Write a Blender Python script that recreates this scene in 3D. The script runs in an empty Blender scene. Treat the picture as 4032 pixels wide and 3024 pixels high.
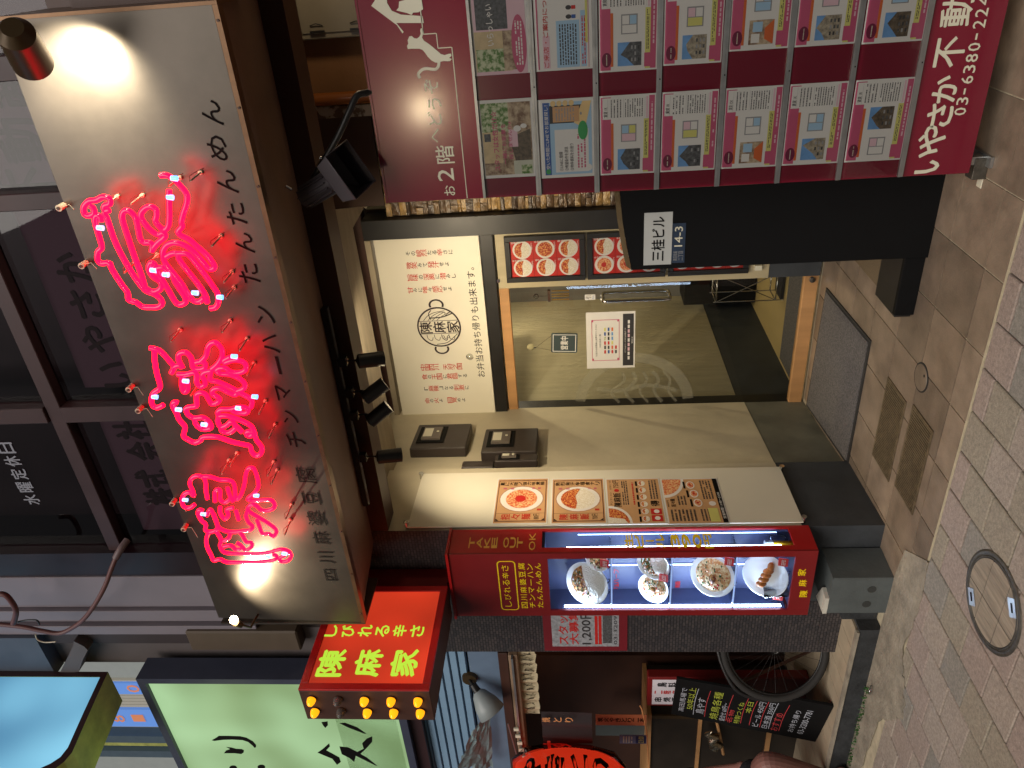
import bpy, math, random
from mathutils import Vector, Matrix
from mathutils.geometry import tessellate_polygon

random.seed(7)
SC = bpy.context.scene
COL = SC.collection

# ------------------------------------------------------------------ camera (phone held upright, picture stored on its side)
CAM = Vector((0.0, 0.0, 1.55))
YAW, PITCH, ROLL, FPX = math.radians(30.66), math.radians(5.06), math.radians(-1.70), 3028.0
_cy, _sy = math.cos(YAW), math.sin(YAW)
_r = Vector((_cy, _sy, 0)); _f0 = Vector((-_sy, _cy, 0)); _u0 = Vector((0, 0, 1))
FWD = _f0 * math.cos(PITCH) + _u0 * math.sin(PITCH)
_u = -_f0 * math.sin(PITCH) + _u0 * math.cos(PITCH)
RGT = _r * math.cos(ROLL) + _u * math.sin(ROLL)
UPV = -_r * math.sin(ROLL) + _u * math.cos(ROLL)
cd = bpy.data.cameras.new('camera')
cd.sensor_width = 36.0; cd.sensor_fit = 'HORIZONTAL'; cd.lens = 36.0 * FPX / 4032.0
cd.clip_start = 0.05; cd.clip_end = 500
co = bpy.data.objects.new('camera', cd); COL.objects.link(co)
X_, Y_, Z_ = -UPV, RGT, -FWD
co.matrix_world = Matrix(((X_.x, Y_.x, Z_.x, CAM.x), (X_.y, Y_.y, Z_.y, CAM.y), (X_.z, Y_.z, Z_.z, CAM.z), (0, 0, 0, 1)))
SC.camera = co

# ------------------------------------------------------------------ night sky, very soft street light, exposure
W = bpy.data.worlds.new('World'); SC.world = W; W.use_nodes = True
wn = W.node_tree; bg = wn.nodes['Background']
sky = wn.nodes.new('ShaderNodeTexSky'); sky.sky_type = 'NISHITA'; sky.sun_disc = False
SUN_EL, SUN_RT = math.radians(50), math.radians(200)
sky.sun_elevation = SUN_EL; sky.sun_rotation = SUN_RT
hs = wn.nodes.new('ShaderNodeHueSaturation'); hs.inputs['Saturation'].default_value = 0.25
wn.links.new(sky.outputs[0], hs.inputs['Color']); wn.links.new(hs.outputs[0], bg.inputs['Color'])
bg.inputs['Strength'].default_value = 0.014
sd = bpy.data.lights.new('street_glow', 'SUN'); sd.energy = 2.3; sd.angle = math.radians(50); sd.color = (1.0, 0.93, 0.86)
so = bpy.data.objects.new('street_glow', sd); COL.objects.link(so)
so.rotation_euler = (Vector((-0.22, 0.85, -0.80))).to_track_quat('-Z', 'Y').to_euler()
SC.view_settings.view_transform = 'Standard'; SC.view_settings.look = 'None'
SC.view_settings.exposure = 0.0; SC.view_settings.gamma = 1.0
SC.view_settings.use_curve_mapping = False
SC.render.engine = 'CYCLES'
SC.cycles.use_denoising = True
SC.cycles.max_bounces = 6; SC.cycles.diffuse_bounces = 3; SC.cycles.glossy_bounces = 3
SC.cycles.transparent_max_bounces = 12; SC.cycles.transmission_bounces = 4
SC.cycles.sample_clamp_indirect = 4.0
SC.cycles.caustics_reflective = False; SC.cycles.caustics_refractive = False

# ------------------------------------------------------------------ helpers
def P(x, y, ax='Y', v=3.15, off=0.0):
    """world point seen at photo pixel x, y on the plane ax = v"""
    a = (3024 - y) - 1512.0; b = -(x - 2016.0)
    d = FWD + RGT * (a / FPX) + UPV * (b / FPX)
    i = 'XYZ'.index(ax)
    t = (v - CAM[i]) / d[i]
    return CAM + d * t

def lin(c):
    return tuple((q / 12.92 if q <= 0.04045 else ((q + 0.055) / 1.055) ** 2.4) for q in (v / 255.0 for v in c))

MATS = {}
def mat(name, col, rough=0.55, metal=0.0, var=0.12, scale=6.0, bump=0.0, bscale=60.0, emit=None, es=0.0, spec=0.5, coat=0.0, col2=None, thr=None, stretch=None, detail=4.0, aniso=0):
    if name in MATS: return MATS[name]
    m = bpy.data.materials.new(name); m.use_nodes = True; MATS[name] = m
    nt = m.node_tree; N = nt.nodes; L = nt.links; b = N['Principled BSDF']
    c = col if max(col) <= 1.0 else lin(col)
    tc = N.new('ShaderNodeTexCoord'); src = tc.outputs['Object']
    if stretch:
        mp = N.new('ShaderNodeMapping'); mp.inputs['Scale'].default_value = stretch; L.new(src, mp.inputs[0]); src = mp.outputs[0]
    if var > 0 or col2:
        n = N.new('ShaderNodeTexNoise'); n.inputs['Scale'].default_value = scale; n.inputs['Detail'].default_value = detail; n.inputs['Roughness'].default_value = 0.62
        L.new(src, n.inputs['Vector'])
        r = N.new('ShaderNodeValToRGB'); L.new(n.outputs['Fac'], r.inputs[0])
        lo, hi = thr or (0.3, 0.72)
        r.color_ramp.elements[0].position = lo; r.color_ramp.elements[1].position = hi
        if col2:
            c2 = col2 if max(col2) <= 1.0 else lin(col2)
            r.color_ramp.elements[0].color = (*c, 1); r.color_ramp.elements[1].color = (*c2, 1)
        else:
            r.color_ramp.elements[0].color = (*[q * (1 - var) for q in c], 1); r.color_ramp.elements[1].color = (*[min(1, q * (1 + var)) for q in c], 1)
        L.new(r.outputs[0], b.inputs['Base Color'])
        mr = N.new('ShaderNodeMapRange'); L.new(n.outputs['Fac'], mr.inputs[0])
        mr.inputs[3].default_value = max(0.02, rough * 0.8); mr.inputs[4].default_value = min(1, rough * 1.2)
        L.new(mr.outputs[0], b.inputs['Roughness'])
    else:
        b.inputs['Base Color'].default_value = (*c, 1); b.inputs['Roughness'].default_value = rough
    b.inputs['Metallic'].default_value = metal
    b.inputs['Specular IOR Level'].default_value = spec
    if coat: b.inputs['Coat Weight'].default_value = coat; b.inputs['Coat Roughness'].default_value = 0.12
    if bump > 0:
        n2 = N.new('ShaderNodeTexNoise'); n2.inputs['Scale'].default_value = bscale; n2.inputs['Detail'].default_value = 3
        L.new(src, n2.inputs['Vector'])
        bp = N.new('ShaderNodeBump'); bp.inputs['Strength'].default_value = bump; bp.inputs['Distance'].default_value = 0.01
        L.new(n2.outputs['Fac'], bp.inputs['Height']); L.new(bp.outputs[0], b.inputs['Normal'])
    if emit:
        e = emit if max(emit) <= 1.0 else lin(emit)
        b.inputs['Emission Color'].default_value = (*e, 1); b.inputs['Emission Strength'].default_value = es
    return m

def glass(name, tint=(0.92, 0.95, 0.94), ior=1.45, haze=0.0, hazecol=(0.6, 0.6, 0.55)):
    m = bpy.data.materials.new(name); m.use_nodes = True; MATS[name] = m
    nt = m.node_tree; N = nt.nodes; L = nt.links
    for n in list(N): N.remove(n)
    o = N.new('ShaderNodeOutputMaterial'); t = N.new('ShaderNodeBsdfTransparent'); g = N.new('ShaderNodeBsdfGlossy')
    t.inputs[0].default_value = (*tint, 1); g.inputs['Roughness'].default_value = 0.015
    f = N.new('ShaderNodeFresnel'); f.inputs[0].default_value = ior
    x = N.new('ShaderNodeMixShader'); L.new(f.outputs[0], x.inputs[0]); L.new(t.outputs[0], x.inputs[1]); L.new(g.outputs[0], x.inputs[2])
    out = x.outputs[0]
    if haze > 0:
        d = N.new('ShaderNodeBsdfDiffuse'); d.inputs[0].default_value = (*hazecol, 1)
        y = N.new('ShaderNodeMixShader'); y.inputs[0].default_value = haze
        L.new(out, y.inputs[1]); L.new(d.outputs[0], y.inputs[2]); out = y.outputs[0]
    L.new(out, o.inputs[0])
    return m

_tx = {}
def glyphs(s, bold=0.0):
    """outline of a string as flat triangles in a unit box (x 0..1, y 0..1) plus its aspect"""
    k = (s, bold)
    if k in _tx: return _tx[k]
    c = bpy.data.curves.new('t', 'FONT'); c.body = s; c.size = 1.0; c.resolution_u = 2; c.offset = bold
    o = bpy.data.objects.new('t', c); COL.objects.link(o)
    dg = bpy.context.evaluated_depsgraph_get()
    me = bpy.data.meshes.new_from_object(o.evaluated_get(dg))
    vs = [(v.co.x, v.co.y) for v in me.vertices]; fs = [tuple(p.vertices) for p in me.polygons]
    bpy.data.objects.remove(o); bpy.data.curves.remove(c); bpy.data.meshes.remove(me)
    if not vs: _tx[k] = ([], [], 1); return _tx[k]
    x0 = min(v[0] for v in vs); x1 = max(v[0] for v in vs); y0 = min(v[1] for v in vs); y1 = max(v[1] for v in vs)
    w = max(1e-6, x1 - x0); h = max(1e-6, y1 - y0)
    _tx[k] = ([((a - x0) / w, (b - y0) / h) for a, b in vs], fs, w / h)
    return _tx[k]

class MB:
    def __init__(s): s.v = []; s.f = []; s.m = []; s.sm = []; s.mats = []
    def mi(s, m):
        if m not in s.mats: s.mats.append(m)
        return s.mats.index(m)
    def add(s, vs, fs, m, sm=False):
        o = len(s.v); s.v += [Vector(v) for v in vs]; k = s.mi(m)
        for f in fs: s.f.append([o + i for i in f]); s.m.append(k); s.sm.append(sm)
        return s
    def poly(s, pts, m): return s.add(pts, [list(range(len(pts)))], m)
    def box(s, x0, x1, y0, y1, z0, z1, m):
        x0, x1 = sorted((x0, x1)); y0, y1 = sorted((y0, y1)); z0, z1 = sorted((z0, z1))
        v = [(x0, y0, z0), (x1, y0, z0), (x1, y1, z0), (x0, y1, z0), (x0, y0, z1), (x1, y0, z1), (x1, y1, z1), (x0, y1, z1)]
        return s.add(v, [(0, 3, 2, 1), (4, 5, 6, 7), (0, 1, 5, 4), (1, 2, 6, 5), (2, 3, 7, 6), (3, 0, 4, 7)], m)
    def obox(s, o, a, b, c, m):
        """box from corner o with edge vectors a, b, c"""
        o, a, b, c = map(Vector, (o, a, b, c))
        v = [o, o + a, o + a + b, o + b, o + c, o + a + c, o + a + b + c, o + b + c]
        fs = [(0, 3, 2, 1), (4, 5, 6, 7), (0, 1, 5, 4), (1, 2, 6, 5), (2, 3, 7, 6), (3, 0, 4, 7)]
        if a.cross(b).dot(c) < 0: fs = [tuple(reversed(f)) for f in fs]
        return s.add(v, fs, m)
    def prism(s, pts, d, m, sm=False):
        """flat outline pts pushed along d"""
        pts = [Vector(p) for p in pts]; d = Vector(d); n = len(pts)
        tri = tessellate_polygon([pts])
        s.add(pts, tri, m); s.add([p + d for p in pts], [tuple(reversed(t)) for t in tri], m)
        return s.add(pts + [p + d for p in pts], [(i, (i + 1) % n, n + (i + 1) % n, n + i) for i in range(n)], m, sm)
    def flat(s, pts, m):
        pts = [Vector(p) for p in pts]; return s.add(pts, tessellate_polygon([pts]), m)
    def cyl(s, a, b, r0, r1, m, n=12, caps=True):
        a, b = Vector(a), Vector(b); d = (b - a).normalized()
        u = d.orthogonal().normalized(); w = d.cross(u)
        v = []
        for c, r in ((a, r0), (b, r1)):
            v += [c + (u * math.cos(2 * math.pi * i / n) + w * math.sin(2 * math.pi * i / n)) * r for i in range(n)]
        s.add(v, [(i, (i + 1) % n, n + (i + 1) % n, n + i) for i in range(n)], m, True)
        if caps: s.add(v[:n], [list(reversed(range(n)))], m); s.add(v[n:], [list(range(n))], m)
        return s
    def tube(s, pts, r, m, n=8, closed=False, caps=True):
        pts = [Vector(p) for p in pts]; k = len(pts); rr = r if isinstance(r, (list, tuple)) else [r] * k
        v = []; u = None
        for i, p in enumerate(pts):
            if closed: t = pts[(i + 1) % k] - pts[i - 1]
            else: t = pts[min(i + 1, k - 1)] - pts[max(i - 1, 0)]
            if t.length < 1e-9: t = Vector((0, 0, 1))
            t.normalize()
            if u is None: u = t.orthogonal().normalized()
            else:
                u = u - t * u.dot(t)
                u = u.normalized() if u.length > 1e-6 else t.orthogonal().normalized()
            w = t.cross(u)
            v += [p + (u * math.cos(2 * math.pi * j / n) + w * math.sin(2 * math.pi * j / n)) * rr[i] for j in range(n)]
        fs = []
        for i in range(k if closed else k - 1):
            a = i * n; b = ((i + 1) % k) * n
            fs += [(a + j, a + (j + 1) % n, b + (j + 1) % n, b + j) for j in range(n)]
        s.add(v, fs, m, True)
        if caps and not closed: s.add(v[:n], [list(reversed(range(n)))], m); s.add(v[-n:], [list(range(n))], m)
        return s
    def ball(s, c, r, m, n=12, sc=(1, 1, 1)):
        c = Vector(c); v = []; k = n // 2
        for i in range(k + 1):
            ph = math.pi * i / k
            for j in range(n):
                th = 2 * math.pi * j / n
                v.append(c + Vector((math.sin(ph) * math.cos(th) * sc[0], math.sin(ph) * math.sin(th) * sc[1], math.cos(ph) * sc[2])) * r)
        fs = [(i * n + j, (i + 1) * n + j, (i + 1) * n + (j + 1) % n, i * n + (j + 1) % n) for i in range(k) for j in range(n)]
        return s.add(v, fs, m, True)
    def lathe(s, c, ax, prof, m, n=24):
        """profile (r, h) spun about axis ax through c"""
        c = Vector(c); ax = Vector(ax).normalized(); u = ax.orthogonal().normalized(); w = ax.cross(u); v = []
        for r, h in prof:
            v += [c + ax * h + (u * math.cos(2 * math.pi * j / n) + w * math.sin(2 * math.pi * j / n)) * r for j in range(n)]
        fs = [(i * n + j, i * n + (j + 1) % n, (i + 1) * n + (j + 1) % n, (i + 1) * n + j) for i in range(len(prof) - 1) for j in range(n)]
        return s.add(v, fs, m, True)
    def text(s, t, o, r, u, m, bold=0.0, nrm=None, depth=0.0):
        """string fitted to the parallelogram o, o+r, o+u"""
        g, fs, _ = glyphs(t); o, r, u = map(Vector, (o, r, u))
        pts = [o + r * a + u * b for a, b in g]
        s.add(pts, fs, m)
        if bold > 0:      # heavier strokes: the same letter again, shifted a little and each on its own level
            w = bold * u.length * 0.55; rn = r.normalized() * w; un = u.normalized() * w; nn = r.cross(u).normalized() * 0.00012
            for k, dd in enumerate((rn, -rn, un, -un)): s.add([q + dd + nn * (k + 1) for q in pts], fs, m)
        if depth:
            n = Vector(nrm) * depth
            # walls of the letters: edges used by one face only
            cnt = {}
            for f in fs:
                for i in range(len(f)):
                    e = (f[i], f[(i + 1) % len(f)]); cnt[tuple(sorted(e))] = cnt.get(tuple(sorted(e)), 0) + 1
            ed = [e for f in fs for e in ((f[i], f[(i + 1) % len(f)]) for i in range(len(f))) if cnt[tuple(sorted(e))] == 1]
            s.add(pts + [p - n for p in pts], [(a, a + len(pts), b + len(pts), b) for a, b in ed], m)
        return s
    def build(s, name, parent=None, bev=0.0, **tags):
        root = parent
        while root is not None and root.parent is not None: root = root.parent
        if root is not None: o0 = root.location.copy()
        elif s.v:
            o0 = Vector((sum(v.x for v in s.v) / len(s.v), sum(v.y for v in s.v) / len(s.v), min(v.z for v in s.v)))
        else: o0 = Vector()
        me = bpy.data.meshes.new(name)
        me.from_pydata([tuple(v - o0) for v in s.v], [], s.f)
        for m in s.mats: me.materials.append(m)
        me.polygons.foreach_set('material_index', s.m); me.polygons.foreach_set('use_smooth', s.sm); me.update()
        ob = bpy.data.objects.new(name, me); COL.objects.link(ob)
        if parent is not None: ob.parent = parent
        else: ob.location = o0
        if bev:
            md = ob.modifiers.new('bevel', 'BEVEL'); md.width = bev; md.segments = 1; md.limit_method = 'ANGLE'; md.angle_limit = math.radians(50)
        tag(ob, **tags)
        return ob

def tag(o, label=None, cat=None, group=None, kind=None):
    if label: o['label'] = label
    if cat: o['category'] = cat
    if group: o['group'] = group
    if kind: o['kind'] = kind
    return o
def thing(name, loc, label, cat, group=None):
    o = bpy.data.objects.new(name, None); o.empty_display_size = 0.1; COL.objects.link(o); o.location = Vector(loc)
    return tag(o, label, cat, group)
def struct(name, mb): return mb.build(name, kind='structure')
def bx(x0, x1, y0, y1, z0, z1, m): return MB().box(x0, x1, y0, y1, z0, z1, m)
def smooth(pts, k=4):
    """Catmull-Rom through pts"""
    out = []; n = len(pts)
    for i in range(n - 1):
        p0 = pts[max(i - 1, 0)]; p1 = pts[i]; p2 = pts[i + 1]; p3 = pts[min(i + 2, n - 1)]
        for j in range(k):
            t = j / k
            out.append(tuple(0.5 * (2 * p1[c] + (p2[c] - p0[c]) * t + (2 * p0[c] - 5 * p1[c] + 4 * p2[c] - p3[c]) * t * t + (3 * p1[c] - p0[c] - 3 * p2[c] + p3[c]) * t ** 3) for c in range(len(p1))))
    out.append(tuple(pts[-1])); return out
def spot(name, loc, aim, power, angle, color, size=0.02, blend=0.5, parent=None):
    l = bpy.data.lights.new(name, 'SPOT'); l.energy = power; l.spot_size = math.radians(angle); l.spot_blend = blend; l.color = color; l.shadow_soft_size = size
    o = bpy.data.objects.new(name, l); COL.objects.link(o)
    d = Vector(aim) - Vector(loc); o.rotation_euler = d.to_track_quat('-Z', 'Y').to_euler()
    if parent is not None: o.parent = parent; o.location = Vector(loc) - parent.location
    else: o.location = loc
    return o
def point(name, loc, power, color, size=0.03, parent=None):
    l = bpy.data.lights.new(name, 'POINT'); l.energy = power; l.color = color; l.shadow_soft_size = size
    o = bpy.data.objects.new(name, l); COL.objects.link(o)
    if parent is not None: o.parent = parent; o.location = Vector(loc) - parent.location
    else: o.location = loc
    return o

# flat print on a face: local frame (origin, right, up, outward normal)
class Face:
    def __init__(s, o, r, u, n): s.o, s.r, s.u, s.n = map(Vector, (o, r, u, n)); s.n.normalize()
    def p(s, x, y, h=0.0): return s.o + s.r * x + s.u * y + s.n * h
    def rect(s, mb, x0, y0, x1, y1, m, h): mb.poly([s.p(x0, y0, h), s.p(x1, y0, h), s.p(x1, y1, h), s.p(x0, y1, h)], m)
    def disc(s, mb, x, y, rx, ry, m, h, n=20, a0=0, a1=360):
        pts = [s.p(x + rx * math.cos(math.radians(a0 + (a1 - a0) * i / n)), y + ry * math.sin(math.radians(a0 + (a1 - a0) * i / n)), h) for i in range(n + (a1 - a0 < 360))]
        mb.poly(pts, m)
    def txt(s, mb, t, x0, y0, x1, y1, m, h, bold=0.0):
        mb.text(t, s.p(x0, y0, h), s.r * (x1 - x0), s.u * (y1 - y0), m, bold)
    def vtxt(s, mb, t, x, y0, y1, w, m, h, bold=0.0):
        """one column of characters from y0 (top) down to y1"""
        k = len(t); st = (y0 - y1) / k
        small = set('、。ーっょゃゅ')
        for i, ch in enumerate(t):
            if ch == ' ': continue
            yc = y0 - st * (i + 0.5); q = 0.30 if ch in small else 0.44; qw = q
            if ch == 'ー': s.txt(mb, '｜', x - w * .05, yc - st * .35, x + w * .05, yc + st * .35, m, h, bold); continue
            s.txt(mb, ch, x - w * qw, yc - st * q, x + w * qw, yc + st * q, m, h, bold)
    def lines(s, mb, x0, y0, x1, y1, k, m, h, fill=0.5):
        """small print: k rows of broken strokes"""
        st = (y1 - y0) / k
        for i in range(k):
            x = x0
            while x < x1:
                w = random.uniform(0.03, 0.10) * (x1 - x0) + 0.002 * (x1 - x0); e = min(x + w, x1)
                s.rect(mb, x, y0 + st * (i + 0.5 - fill / 2), e, y0 + st * (i + 0.5 + fill / 2), m, h)
                x = e + random.uniform(0.01, 0.03) * (x1 - x0)
                if random.random() < 0.06: x += 0.15 * (x1 - x0)
def HF(x0, z0, x1, z1, y): return Face((x0, y, z0), (x1 - x0, 0, 0), (0, 0, z1 - z0), (0, -1, 0))   # faces the street

# ------------------------------------------------------------------ materials
M_tile = [mat('floor_tile_%d' % i, c, 0.36, var=0.28, scale=7, bump=0.16, bscale=120) for i, c in enumerate(((130, 114, 98), (116, 102, 88), (140, 123, 106)))]
M_grout = mat('grout', (186, 174, 148), 0.85, var=0.2, scale=20)
M_paver = [mat('paver_%d' % i, c, 0.66, var=0.34, scale=90, bump=0.5, bscale=260, detail=8) for i, c in enumerate(((164, 151, 139), (160, 144, 134), (144, 138, 129), (154, 144, 128)))]
M_joint = mat('paver_joint', (44, 40, 36), 0.95, var=0.3, scale=30)
M_conc = mat('rough_concrete', (146, 137, 122), 0.9, var=0.35, scale=9, bump=0.6, bscale=50, detail=9)
M_kerb = mat('dark_kerb', (46, 48, 50), 0.8, var=0.4, scale=12, bump=0.4, bscale=60)
M_steptile = mat('pale_step_tile', (176, 160, 136), 0.5, var=0.12, scale=12)
M_wall = mat('beige_plaster', (192, 182, 156), 0.72, var=0.12, scale=2.6, bump=0.12, bscale=30, detail=8)
M_wallrib = mat('ribbed_plaster', (182, 172, 142), 0.8, var=0.10, scale=3, bump=1.6, bscale=22, stretch=(1, 8, .6))
M_dado = mat('grey_green_dado', (108, 108, 96), 0.6, var=0.25, scale=5, detail=8)
M_darkw = mat('dark_grey_paint', (58, 62, 66), 0.6, var=0.25, scale=5, bump=0.15)
M_stone = [mat('ledge_stone_%d' % i, c, 0.36, var=0.5, scale=24, bump=0.9, bscale=45, spec=0.8) for i, c in enumerate(((150, 118, 70), (104, 80, 54), (176, 142, 88), (84, 66, 50), (128, 104, 74)))]
M_black = mat('black_metal', (26, 25, 25), 0.42, var=0.2, scale=8)
M_blackm = mat('matte_black', (10, 10, 11), 0.75, var=0.3, scale=10, spec=0.2)
M_brown = mat('brown_steel', (70, 44, 34), 0.5, var=0.2, scale=3)
M_soffit = mat('brown_soffit_board', (122, 94, 76), 0.6, var=0.22, scale=3, bump=0.1, detail=8)
M_ceil = mat('grey_ceiling_board', (150, 138, 116), 0.65, var=0.22, scale=4, stretch=(0.6, 5, 1), detail=8)
M_gold = mat('patinated_metal', (92, 86, 79), 0.36, metal=0.80, var=0.20, scale=2.6, bump=0.05, bscale=8, detail=9)
M_goldtrim = mat('brass_angle', (112, 86, 64), 0.35, metal=0.7, var=0.2, scale=12)
M_ink = mat('sign_ink', (12, 9, 9), 0.8, var=0, spec=0.15)
M_white = mat('white_board', (226, 220, 200), 0.4, var=0.04, scale=2)
M_red = mat('red_panel', (168, 22, 24), 0.38, var=0.10, scale=4)
M_reddark = mat('red_panel_side', (124, 22, 24), 0.42, var=0.12, scale=4)
M_yel = mat('yellow_letter', (250, 216, 20), 0.45, var=0)
M_chrome = mat('chrome', (200, 200, 200), 0.12, metal=1.0, var=0.05)
M_alu = mat('aluminium', (170, 172, 172), 0.32, metal=0.85, var=0.12, scale=20)
M_maroon = mat('maroon_board', (116, 14, 40), 0.22, var=0.06, scale=2, coat=0.5)
M_cream = mat('cream_print', (214, 210, 188), 0.5, var=0.03)
M_pine = mat('light_wood', (186, 140, 92), 0.45, var=0.25, scale=5, stretch=(1, 1, 0.15), detail=8)
M_wood2 = mat('pale_laminate', (176, 164, 132), 0.45, var=0.12, scale=4, stretch=(3, 3, 0.3))
M_paper = mat('white_paper', (228, 226, 220), 0.5, var=0.03)
M_paperw = mat('warm_paper', (206, 160, 112), 0.5, var=0.08, scale=6)
M_pink = mat('pink_print', (196, 86, 120), 0.5, var=0.08)
M_pinkl = mat('pale_pink_print', (226, 190, 200), 0.5, var=0.05)
M_orange = mat('orange_print', (214, 104, 50), 0.5, var=0.1)
M_ylw = mat('pale_yellow_print', (216, 212, 120), 0.5, var=0.05)
M_grey = mat('grey_print', (150, 150, 150), 0.5, var=0.1)
M_dkgrey = mat('dark_print', (52, 52, 54), 0.5, var=0.1)
M_blue = mat('blue_print', (52, 92, 160), 0.5, var=0.1)
M_skyp = mat('sky_print', (110, 160, 214), 0.5, var=0.25, scale=12)
M_bldp = mat('building_print', (96, 84, 68), 0.5, var=0.6, scale=70)
M_bldp2 = mat('grey_building_print', (84, 86, 88), 0.5, var=0.6, scale=90)
M_leafp = mat('leaf_print', (84, 124, 52), 0.5, col2=(200, 206, 170), scale=60, thr=(0.42, 0.58))
M_roomp = mat('room_print', (120, 92, 70), 0.5, col2=(196, 176, 146), scale=30, thr=(0.4, 0.6))
M_lblue = mat('light_blue_print', (164, 200, 226), 0.5, var=0.03)
M_redp = mat('red_print', (200, 36, 30), 0.5, var=0.05)
M_redtx = mat('red_brush_ink', (196, 52, 34), 0.5, var=0)
M_plate = mat('plate_print', (238, 232, 224), 0.5, var=0.03)
M_mapo = mat('mapo_print', (176, 30, 10), 0.5, col2=(240, 176, 96), scale=130, thr=(0.46, 0.60))
M_noodp = mat('noodle_print', (214, 92, 44), 0.5, col2=(244, 206, 150), scale=90, thr=(0.42, 0.62))
M_ricep = mat('rice_print', (226, 214, 188), 0.5, col2=(250, 246, 234), scale=160, thr=(0.45, 0.6))
M_mat = mat('carpet_mat', (104, 100, 99), 0.95, var=0.6, scale=110, bump=1.0, bscale=220, detail=8)
M_rubber = mat('rubber', (40, 38, 36), 0.8, var=0.2)
M_cast = mat('cast_iron', (92, 88, 80), 0.5, metal=0.6, var=0.35, scale=30, bump=0.3)
M_grate = mat('galvanised_grate', (120, 106, 84), 0.5, metal=0.5, var=0.35, scale=30)
M_skin = mat('skin', (132, 92, 84), 0.5, var=0.08, scale=10)
M_cloth = mat('black_cloth', (22, 22, 30), 0.9, var=0.2, scale=30)
M_glass = glass('clear_glass')
M_acry = glass('acrylic', (0.90, 0.94, 0.97), 1.35)
M_frost = glass('frosted_print', (0.9, 0.92, 0.88), 1.45, 0.20, (0.55, 0.52, 0.42))
M_film = glass('clear_film', (0.95, 0.95, 0.95), 1.5)
NEON = (1.0, 0.0006, 0.0125)
M_neon = mat('neon_tube', (60, 2, 8), 0.15, var=0, emit=NEON, es=11.0)
M_neone = mat('neon_electrode', (120, 160, 255), 0.2, var=0, emit=(0.16, 0.45, 1.0), es=2.2)
M_led = mat('led_strip', (255, 255, 255), 0.3, var=0, emit=(0.55, 0.72, 1.0), es=26.0)
M_led2 = mat('led_strip_small', (255, 255, 255), 0.3, var=0, emit=(0.35, 0.5, 1.0), es=7.0)
M_cer = mat('white_ceramic', (232, 236, 242), 0.14, var=0.02)
M_rice = mat('rice', (246, 245, 240), 0.6, var=0.06, scale=150, bump=0.9, bscale=160)
M_food = mat('mapo_tofu', (110, 44, 14), 0.3, col2=(220, 168, 96), scale=60, thr=(0.44, 0.6), bump=0.8, bscale=70)
M_herb = mat('chopped_herbs', (40, 92, 30), 0.5, var=0.4, scale=60)
M_soup = mat('noodle_soup', (196, 130, 70), 0.3, col2=(238, 222, 180), scale=60, thr=(0.42, 0.6), bump=0.8, bscale=80)
M_fry = mat('fried_dumpling', (190, 110, 40), 0.35, var=0.4, scale=30, bump=0.6)
M_case = mat('case_back', (66, 74, 108), 0.5, var=0.12, scale=5)

# ------------------------------------------------------------------ the ground
b = MB().box(-40, 30, -30, 2.70, -0.10, -0.016, M_joint).box(-40, 30, 2.70, 12, -0.10, -0.006, M_grout)
struct('ground', b)
pav = MB(); pav.box(-5.75, 0.6, 0.80, 0.804, -0.016, -0.012, M_joint); pav = struct('pavement', pav)
PW = 0.1965
for k in range(32):
    x1 = 0.383 - PW * k; x0 = x1 - PW
    y = 2.595 if k % 2 == 0 else 2.495
    ys = [2.692] + [y - 0.2 * i for i in range(9)]
    for a, c in zip(ys[:-1], ys[1:]):
        if c < 0.9: break
        if (x0 + x1) / 2 > -0.2 and c < 2.2: continue
        if x0 > -1.2 and c < 1.9: continue
        g = 0.0036; dz = random.uniform(-0.0012, 0.0012)
        m = M_paver[random.choice((0, 0, 1, 2, 3, 1))]
        bb = MB(); tx = random.uniform(-.002, .002)
        xa, xb, ya, yb = x0 + g, x1 - g, c + g, a - g; e = 0.004
        v = [(xa, ya, -.014), (xb, ya, -.014), (xb, yb, -.014), (xa, yb, -.014), (xa, ya, -.004 + dz), (xb, ya, -.004 + dz), (xb, yb, -.004 + dz), (xa, yb, -.004 + dz),
             (xa + e, ya + e, dz), (xb - e, ya + e, dz), (xb - e, yb - e, dz), (xa + e, yb - e, dz)]
        bb.add(v, [(0, 1, 5, 4), (1, 2, 6, 5), (2, 3, 7, 6), (3, 0, 4, 7), (4, 5, 9, 8), (5, 6, 10, 9), (6, 7, 11, 10), (7, 4, 8, 11), (8, 9, 10, 11)], m)
        bb.build('paver', pav)
# rough mortar strip in front of the neighbour's step
pts = [(-2.60, 2.70), (-2.72, 2.90), (-2.98, 2.945), (-3.6, 2.95), (-6.2, 2.95)]
low = [(-2.60, 2.685), (-2.9, 2.66), (-3.2, 2.70), (-3.35, 2.60), (-3.5, 2.54), (-3.62, 2.62), (-3.8, 2.75), (-4.4, 2.80), (-5.2, 2.78), (-6.2, 2.8)]
def rough(a, n=5, s=.012):
    o = []
    for (xa, ya), (xb, yb) in zip(a[:-1], a[1:]):
        for k in range(n): o.append((xa + (xb - xa) * k / n + random.uniform(-s, s) * (k > 0), ya + (yb - ya) * k / n + random.uniform(-s, s) * (k > 0)))
    return o + [a[-1]]
low = rough(low, 9, .014)
mb = MB(); allp = [(x, y, 0.001) for x, y in pts] + [(x, y, 0.001) for x, y in reversed(low)]
mb.prism(allp, (0, 0, 0.004), M_conc); ms = struct('mortar_strip', mb)
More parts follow.
